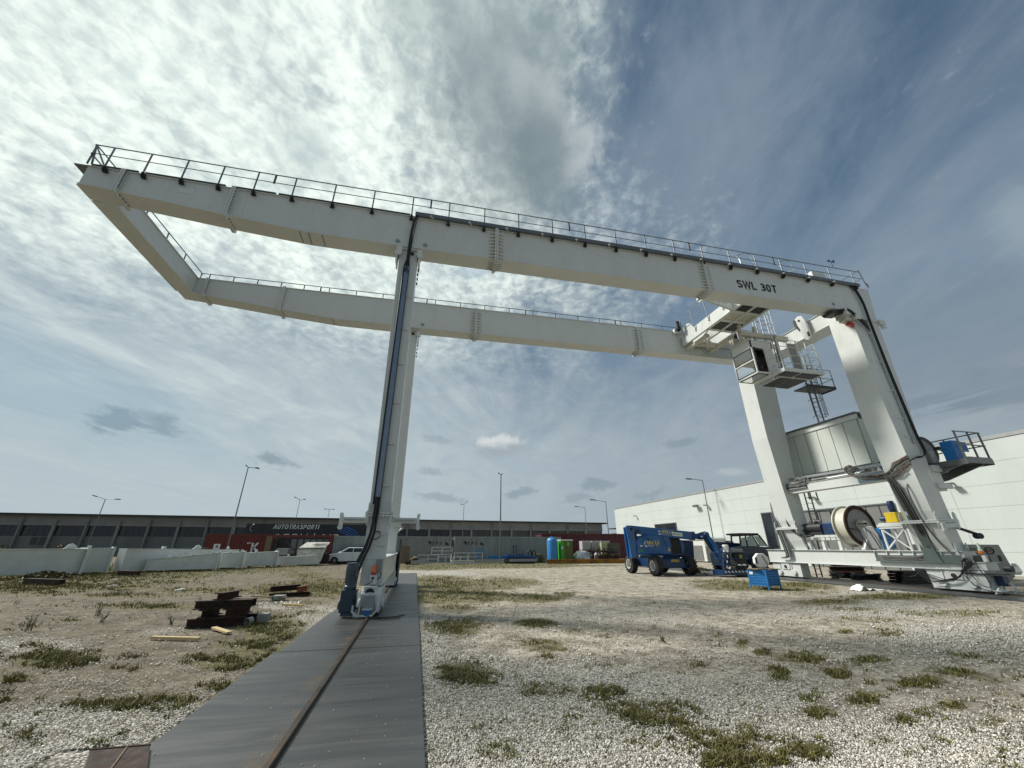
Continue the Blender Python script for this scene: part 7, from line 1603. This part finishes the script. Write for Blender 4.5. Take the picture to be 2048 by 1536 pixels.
for k in range(9):
    x = 18.2+k*.38; t_ = MB(); a = rnd(-.6, .6); t_.bar((x-.2, 42.3, .9+rnd(0, .3)), (x+.25, 42.3+a*.4, 1.0+rnd(0, .4)), .16, .14); t_.bar((x, 42.2, .8), (x+.1, 42.4, 1.4+rnd(-.2, .2)), .1, .1)
    sitem('machine_part', t_, random.choice([M_DARK, M_RUST, M_DKBEAM]), ('first', 'second', 'third', 'fourth', 'fifth', 'sixth', 'seventh', 'eighth', 'ninth')[k]+' dark machine part from the left on top of the rusty drums', 'machine part', 'machine parts behind the ochre beam')
for k, x in enumerate((12.15, 12.6)):
    m = MB(); m.tube(arc((x, 44.6, 1.05), .18, 0, 180, 8, (1, 0, 0), (0, 0, 1)), .05, 6); m.box(x-.22, x-.12, 44.5, 44.7, 0, 1.1); m.box(x+.12, x+.22, 44.5, 44.7, 0, 1.1); sitem('hoop_stand', m, M_RUST if k else M_DARK, ('dark', 'reddish')[k]+' hooped frame standing left of the blue tank', 'frame', 'hooped frames by the blue tank')
for k, x in enumerate((10.9, 11.35)):
    m = MB(); m.cyl((x, 44.8, 0), (x, 44.8, .85), .2, 14); sitem('oil_drum', m, M_DARK, ('left', 'right')[k]+' black drum of the pair before the grey container', 'drum', 'black drums before the grey container')
# galvanised railing frames and blue steelwork
def gframe(name, p, u, L, H, nx, nz, mt, label, group, r=.03):
    p, u = Vector(p), Vector(u).normalized(); v = Vector((0, 0, 1)); t = thing(name, tuple(p), label, 'steel frame', group)
    for i in range(nx+1): MB().bar(p+u*(L*i/nx), p+u*(L*i/nx)+v*H, r*2.4).build('upright', mt, t)
    for j in range(nz+1): MB().bar(p+v*(H*j/nz), p+u*L+v*(H*j/nz), r*2).build('cross_bar', mt, t)
gm_ = mat('bright_galvanised', (.52, .55, .55), .4, .3, ns=5)
GG = 'galvanised frames stacked in the grass'
gframe('railing_frame', (1.65, 43.6, .85), (1, .02, 0), 2.05, .68, 2, 2, gm_, 'upper galvanised frame standing against the SPS container', GG)
gframe('railing_frame', (.3, 43.0, .1), (1, .0, 0), 2.0, .72, 2, 2, gm_, 'low galvanised frame at the left end of the frame stack', GG)
gframe('railing_frame', (2.3, 42.7, .1), (1, .0, 0), 2.9, .55, 4, 1, gm_, 'long low galvanised frame in the middle of the stack', GG)
gframe('railing_frame', (3.9, 43.3, .25), (1, .03, 0), 2.9, .75, 2, 2, gm_, 'galvanised frame with a broad top bar at the right of the stack', GG)
for k, (x, l, z, lab) in enumerate(((3.6, 2.2, .17, 'wide galvanised beam lying lowest at the left of the stack'), (5.8, 3.0, .22, 'wide dull galvanised beam lying lowest at the right of the stack'), (-.3, 1.4, .2, 'short galvanised offcuts left of the frames'))):
    sitem('galvanised_beam', MB().ibeam((x, 42.4, z), (x+l, 42.2, z+.02), .30, .3, .04), gm_ if k == 0 else M_GALV, lab, 'steel beam', 'galvanised beams in the grass')
t = thing('blue_gangway', (6.3, 43.6, 0), 'blue lattice gangway section with a raised mesh end', 'gangway')
m = MB(); m.bar((6.1, 43.6, .62), (9.6, 43.5, .55), .16, .30); m.build('side_beam', M_CRATE, t); m = MB(); m.prism([(6.0, .9), (7.15, .9), (6.75, 1.45), (6.0, 1.45)], (0, 43.6, 0), (1, 0, 0), (0, 0, 1), (0, .05, 0)); m.build('mesh_end', mat('grey_blue_mesh', (.10, .19, .27), .6), t)
for k in range(9): MB().box(6.55+k*.33, 6.72+k*.33, 43.48, 43.515, .48, .78).build('light_panel', M_GREYL, t)
for k, (a, b, lab, mt) in enumerate((((9.2, 42.9, .78), (12.4, 42.5, .55), 'blue beam lying highest on the pile before the grey container', M_CRATE), ((9.3, 42.6, .58), (12.2, 42.3, .45), 'second blue beam on the pile before the grey container', M_BLUED), ((9.4, 42.2, .30), (12.2, 42.0, .32), 'pale grey beam at the front foot of the blue pile', M_GALV), ((9.0, 42.4, .12), (12.0, 42.2, .12), 'dark beam lowest under the blue pile', M_DARK))):
    sitem('piled_beam', MB().ibeam(a, b, .22, .24, .03), mt, lab, 'steel beam', 'beams piled before the grey container')
m = MB(); m.box(10.0, 10.08, 43.2, 43.28, 0, 1.62); m.box(10.32, 10.40, 43.2, 43.28, 0, 1.62); m.box(10.0, 10.40, 43.2, 43.28, 1.62, 1.70); sitem('narrow_gate', m, M_DARK, 'narrow dark hoop frame standing up behind the blue beams', 'frame')
# timber by the leg
t = thing('timber_crate', (-1.1, 43, 0), 'upright brown timber crate beside the slender crane leg', 'timber crate')
for k in range(5): MB().box(-1.5+k*.2, -1.31+k*.2, 42.9, 43.0, .1, 1.66).build('board', M_TIMBO, t)
for z in (.3, .9, 1.5): MB().box(-1.52, -.50, 42.86, 42.898, z, z+.08).build('batten', M_TIMBO, t)
for k in range(26):
    x, y, z = -.25+rnd(-.5, .75), 43+rnd(-.4, .4), 0; z = max(.08, .62-abs(x+.1)*.7)*rnd(.2, 1.); a = rnd(-.6, .6)
    sitem('firewood_log', MB().bar((x-.2*math.cos(a), y-.2, z-.08), (x+.2*math.cos(a), y+.1, z+.1), rnd(.1, .18), rnd(.08, .14)), random.choice([M_TIMBO, M_TIMBO, M_TIMB, M_RUST]), ('pale' if k % 3 == 0 else 'dark')+' split log %s in the firewood heap beside the timber crate' % ('low on the left side' if x < -.1 and z < .25 else 'high on the left side' if x < -.1 else 'low on the right side' if z < .25 else 'high on the right side'), 'log', 'logs of the firewood heap')
# tarpaulined rack near the car
t = thing('sheeted_rack', (-9.6, 43.6, 0), 'rack sheeted in silver and white tarpaulin next to the white hatchback', 'sheeted rack')
m = MB(); N = 12; vs = []; fs = []
for j in range(N+1):
    for i in range(N+1):
        u, v = i/N, j/N; xl = -10.72+.35*v*0; x = -10.75+u*(2.15+.30*v)+.0; vs.append((x+.06*noise.noise((u*4, v*5, 0)), 43.3-.25*(1-v)+.10*noise.noise((u*6, v*4, 4)), .06+1.42*v))
for j in range(N):
    for i in range(N): a = j*(N+1)+i; fs.append((a, a+1, a+N+2, a+N+1))
m.add(vs, fs); m.build('tarpaulin', M_TARP, t, smooth=True)
m = MB(); m.hexa([(-10.7, 43.35, 1.46), (-8.35, 43.35, 1.5), (-8.2, 44.3, 1.95), (-10.3, 44.3, 1.95), (-10.7, 43.3, 1.50), (-8.35, 43.3, 1.54), (-8.2, 44.3, 1.99), (-10.3, 44.3, 1.99)]); m.build('top_sheet', M_TARP, t)
m = MB()
for k in range(6): m.bar((-9.6+k*.22, 43.5, 1.72), (-9.3+k*.2, 43.9, 1.88), .05, .04)
m.bar((-13.2, 43.1, 1.32), (-8.5, 43.2, 1.42), .06); m.build('dark_strap', M_DARK, t)
m = MB(); m.box(-10.6, -8.4, 43.6, 44.4, .1, 1.4); m.build('load', M_DARK, t)
for k, (a, b, lab) in enumerate((((-10.4, 42.6, .05), (-8.6, 42.4, .05), 'weathered plank on the ground before the sheeted rack'), ((-9.0, 42.1, .05), (-6.6, 42.0, .05), 'weathered plank on the ground before the white hatchback'))):
    sitem('timber_plank', MB().bar(a, b, .2, .08), M_TIMBO, lab, 'plank', 'loose timber planks')
m = MB(); m.box(-8.35, -7.95, 43.2, 43.8, .1, .95); sitem('dark_drum_stand', m, M_DKBEAM, 'dark squat stand between sheeted rack and white hatchback', 'stand', bevel=.03)
m = MB(); m.box(-12.5, -11.5, 43.0, 43.6, .85, 1.45); sitem('grey_box', m, M_GREYL, 'grey box standing behind the low white beam', 'box', bevel=.02)

# person working on the container roof
def person(name, label, loc, rz, bones, parts_col):
    t = thing(name, loc, label, 'person', rz=rz, local=True)
    def skin(nm, pts, edges, rad, m, par):
        me = bpy.data.meshes.new(nm); me.from_pydata(pts, edges, []); o = bpy.data.objects.new(nm, me); C.objects.link(o); o.parent = par
        md = o.modifiers.new('skin', 'SKIN'); 
        for i, r in enumerate(rad): me.skin_vertices[0].data[i].radius = (r, r)
        me.skin_vertices[0].data[0].use_root = True
        o.modifiers.new('sub', 'SUBSURF').levels = 1; o.modifiers['sub'].render_levels = 2; me.materials.append(m); return o
    return t, skin
def add_skin(nm, pts, edges, rad, m, par):
    me = bpy.data.meshes.new(nm); me.from_pydata(pts, edges, []); o = bpy.data.objects.new(nm, me); C.objects.link(o); o.parent = par
    md = o.modifiers.new('skin', 'SKIN')
    if not me.skin_vertices: bpy.context.view_layer.objects.active = o; o.select_set(True)
    for i, r in enumerate(rad): me.skin_vertices[0].data[i].radius = (r, r)
    s = o.modifiers.new('sub', 'SUBSURF'); s.levels = 1; s.render_levels = 2; me.materials.append(m); return o
pe = thing('person', (-1.75, 46.75, 2.62), 'person in a white shirt and dark trousers crouching on the grey container roof', 'person', rz=R(15), local=True)
# one body: pelvis, spine, neck, head, arms reaching down to the right, squatting legs
P_ = [(0, 0, .42), (.02, 0, .62), (.10, 0, .80), (.16, 0, .92), (.20, 0, 1.02), (.10, .19, .82), (.28, .22, .62), (.42, .18, .45), (.10, -.19, .82), (.28, -.22, .62), (.44, -.18, .45), (.05, .12, .40), (.42, .16, .42), (.22, .16, .08), (.36, .16, .03), (.05, -.12, .40), (.42, -.16, .40), (.20, -.16, .08), (.34, -.16, .03)]
E_ = [(0, 1), (1, 2), (2, 3), (3, 4), (2, 5), (5, 6), (6, 7), (2, 8), (8, 9), (9, 10), (0, 11), (11, 12), (12, 13), (13, 14), (0, 15), (15, 16), (16, 17), (17, 18)]
Rr = [.15, .15, .16, .06, .095, .065, .05, .035, .065, .05, .035, .10, .075, .05, .045, .10, .075, .05, .045]
try:
    body = add_skin('body', P_, E_, Rr, M_TROU, pe)
    sh = add_skin('shirt', [(0, 0, .46), (.02, 0, .62), (.10, 0, .81), (.10, .19, .82), (.20, .21, .70), (.10, -.19, .82), (.20, -.22, .70)], [(0, 1), (1, 2), (2, 3), (3, 4), (2, 5), (5, 6)], [.165, .165, .175, .08, .07, .08, .07], M_SHIRT, pe)
except Exception as ex:
    print('skin failed', ex)
m = MB(); m.lathe([(0, -.13), (.07, -.11), (.095, -.02), (.10, .05), (.08, .11), (0, .135)], (.21, 0, 1.05), (.25, 0, 1), 14); hd = m.build('head', M_SKIN, pe, local=True, smooth=True)
m = MB(); m.lathe([(.108, .0), (.112, .05), (.09, .12), (0, .15)], (.19, 0, 1.06), (.15, 0, 1), 14); m.build('hair', M_HAIR, hd, local=True, smooth=True)

# shrubs behind the white beams, small trees behind the sheds
def shrub(label, x, y, w, h, n, name='shrub', cat='shrub', m=M_FOLG, z0=0.):
    t = thing(name, (x, y, z0), label, cat)
    f = MB()
    for k in range(n):
        a, r, z = rnd(0, 6.28), math.sqrt(random.random()), random.random(); px, py, pz = x+w*r*math.cos(a)*(1-z*.5), y+w*.6*r*math.sin(a), z0+h*z*(1-r*.35); s = rnd(.05, .13)
        d1 = Vector((rnd(-1, 1), rnd(-1, 1), rnd(-1, 1))).normalized()*s; d2 = d1.orthogonal().normalized()*s*.6; p = Vector((px, py, pz)); f.add([p-d1, p+d2, p+d1, p-d2], [(0, 1, 2, 3)])
    f.build('foliage', m, t)
    b = MB()
    for k in range(9): b.tube([(x+rnd(-.3, .3)*w, y, z0), (x+rnd(-.8, .8)*w, y+rnd(-.3, .3), z0+h*rnd(.6, 1.05))], [.02, .006], 4)
    b.build('stem', M_BARK, t)
M_DRYF = mat('russet_leaf', (.13, .075, .035), .8, col2=(.07, .055, .025), ns=2)
shrub('russet dry shrub growing behind the white beams at the left', -28.6, 43.0, 2.0, 2.0, 900, m=M_DRYF)
shrub('dull green shrub at the far left behind the nearest white beam', -31, 40.5, 1.7, 1.8, 700)
shrub('tall weeds against the grey container right of the blue beams', 13.0, 44.2, .9, 1.1, 500)
shrub('tall weeds in front of the nearest white beam at the left edge', -19.2, 28.3, 1.2, .42, 260)
shrub('weeds around the foot of the grey container with the right SPS marking', 9.9, 44.6, 1.2, 1.0, 400)
shrub('dark little tree peeking over the shed left of the white warehouse', 55, 94, 2.2, 7.9, 900, 'small_tree', 'tree')
# thin mast and pipe details in the yard
m = MB(); m.bar((-27.0, 44, 1.3), (-19.5, 46, 1.5), .07); m.bar((-27, 44, 0), (-27, 44, 1.35), .08); m.bar((-23.5, 45, 0), (-23.5, 45, 1.45), .08); sitem('pipe_fence', m, M_RAIL, 'thin pipe rail standing behind the white beams before the depot', 'fence')

# individual leaves of tall grass near the stack are part of the grass; long single weeds stand out of it
def weed(x, y, h, n, label):
    m = MB()
    for k in range(n):
        a = rnd(0, 6.28); l = rnd(.2, .6)*h
        m.tube([(x+rnd(-.06, .06), y+rnd(-.06, .06), 0), (x+.4*l*math.cos(a), y+.4*l*math.sin(a), h*rnd(.4, .7)), (x+l*math.cos(a), y+l*math.sin(a), h*rnd(.7, 1.1))], [.006, .005, .002], 3)
        for j in range(4): q = rnd(.3, .95); p = Vector((x+l*q*math.cos(a), y+l*q*math.sin(a), h*q*.9)); d = Vector((rnd(-1, 1), rnd(-1, 1), rnd(-.2, .8)))*.04; e = Vector((-d.y, d.x, 0))*.35; m.add([p, p+d*.5+e, p+d, p+d*.5-e], [(0, 1, 2, 3)])
    sitem('tall_weed', m, M_FOLG, label, 'weed', 'tall single weeds')
for px, py, h, lab in ((398, 1212, .4, 'tall weed left behind the near beam stack'), (195, 1232, .4, 'thin weed standing alone on the gravel at the left'), (55, 1262, .55, 'thin weed near the left edge of the gravel'), (205, 1245, .35, 'low branching weed next to the lone thin weed'), (515, 1240, .35, 'upright weed right of the near beam stack'), (340, 1250, .3, 'thin low weed left of the near stack'), (545, 1205, .35, 'bushy weed between both beam stacks'), (1325, 1285, .18, 'small weed in the middle of the gravel field')):
    x, y = gp(px, py); weed(x, y, h*.62, 9, lab)
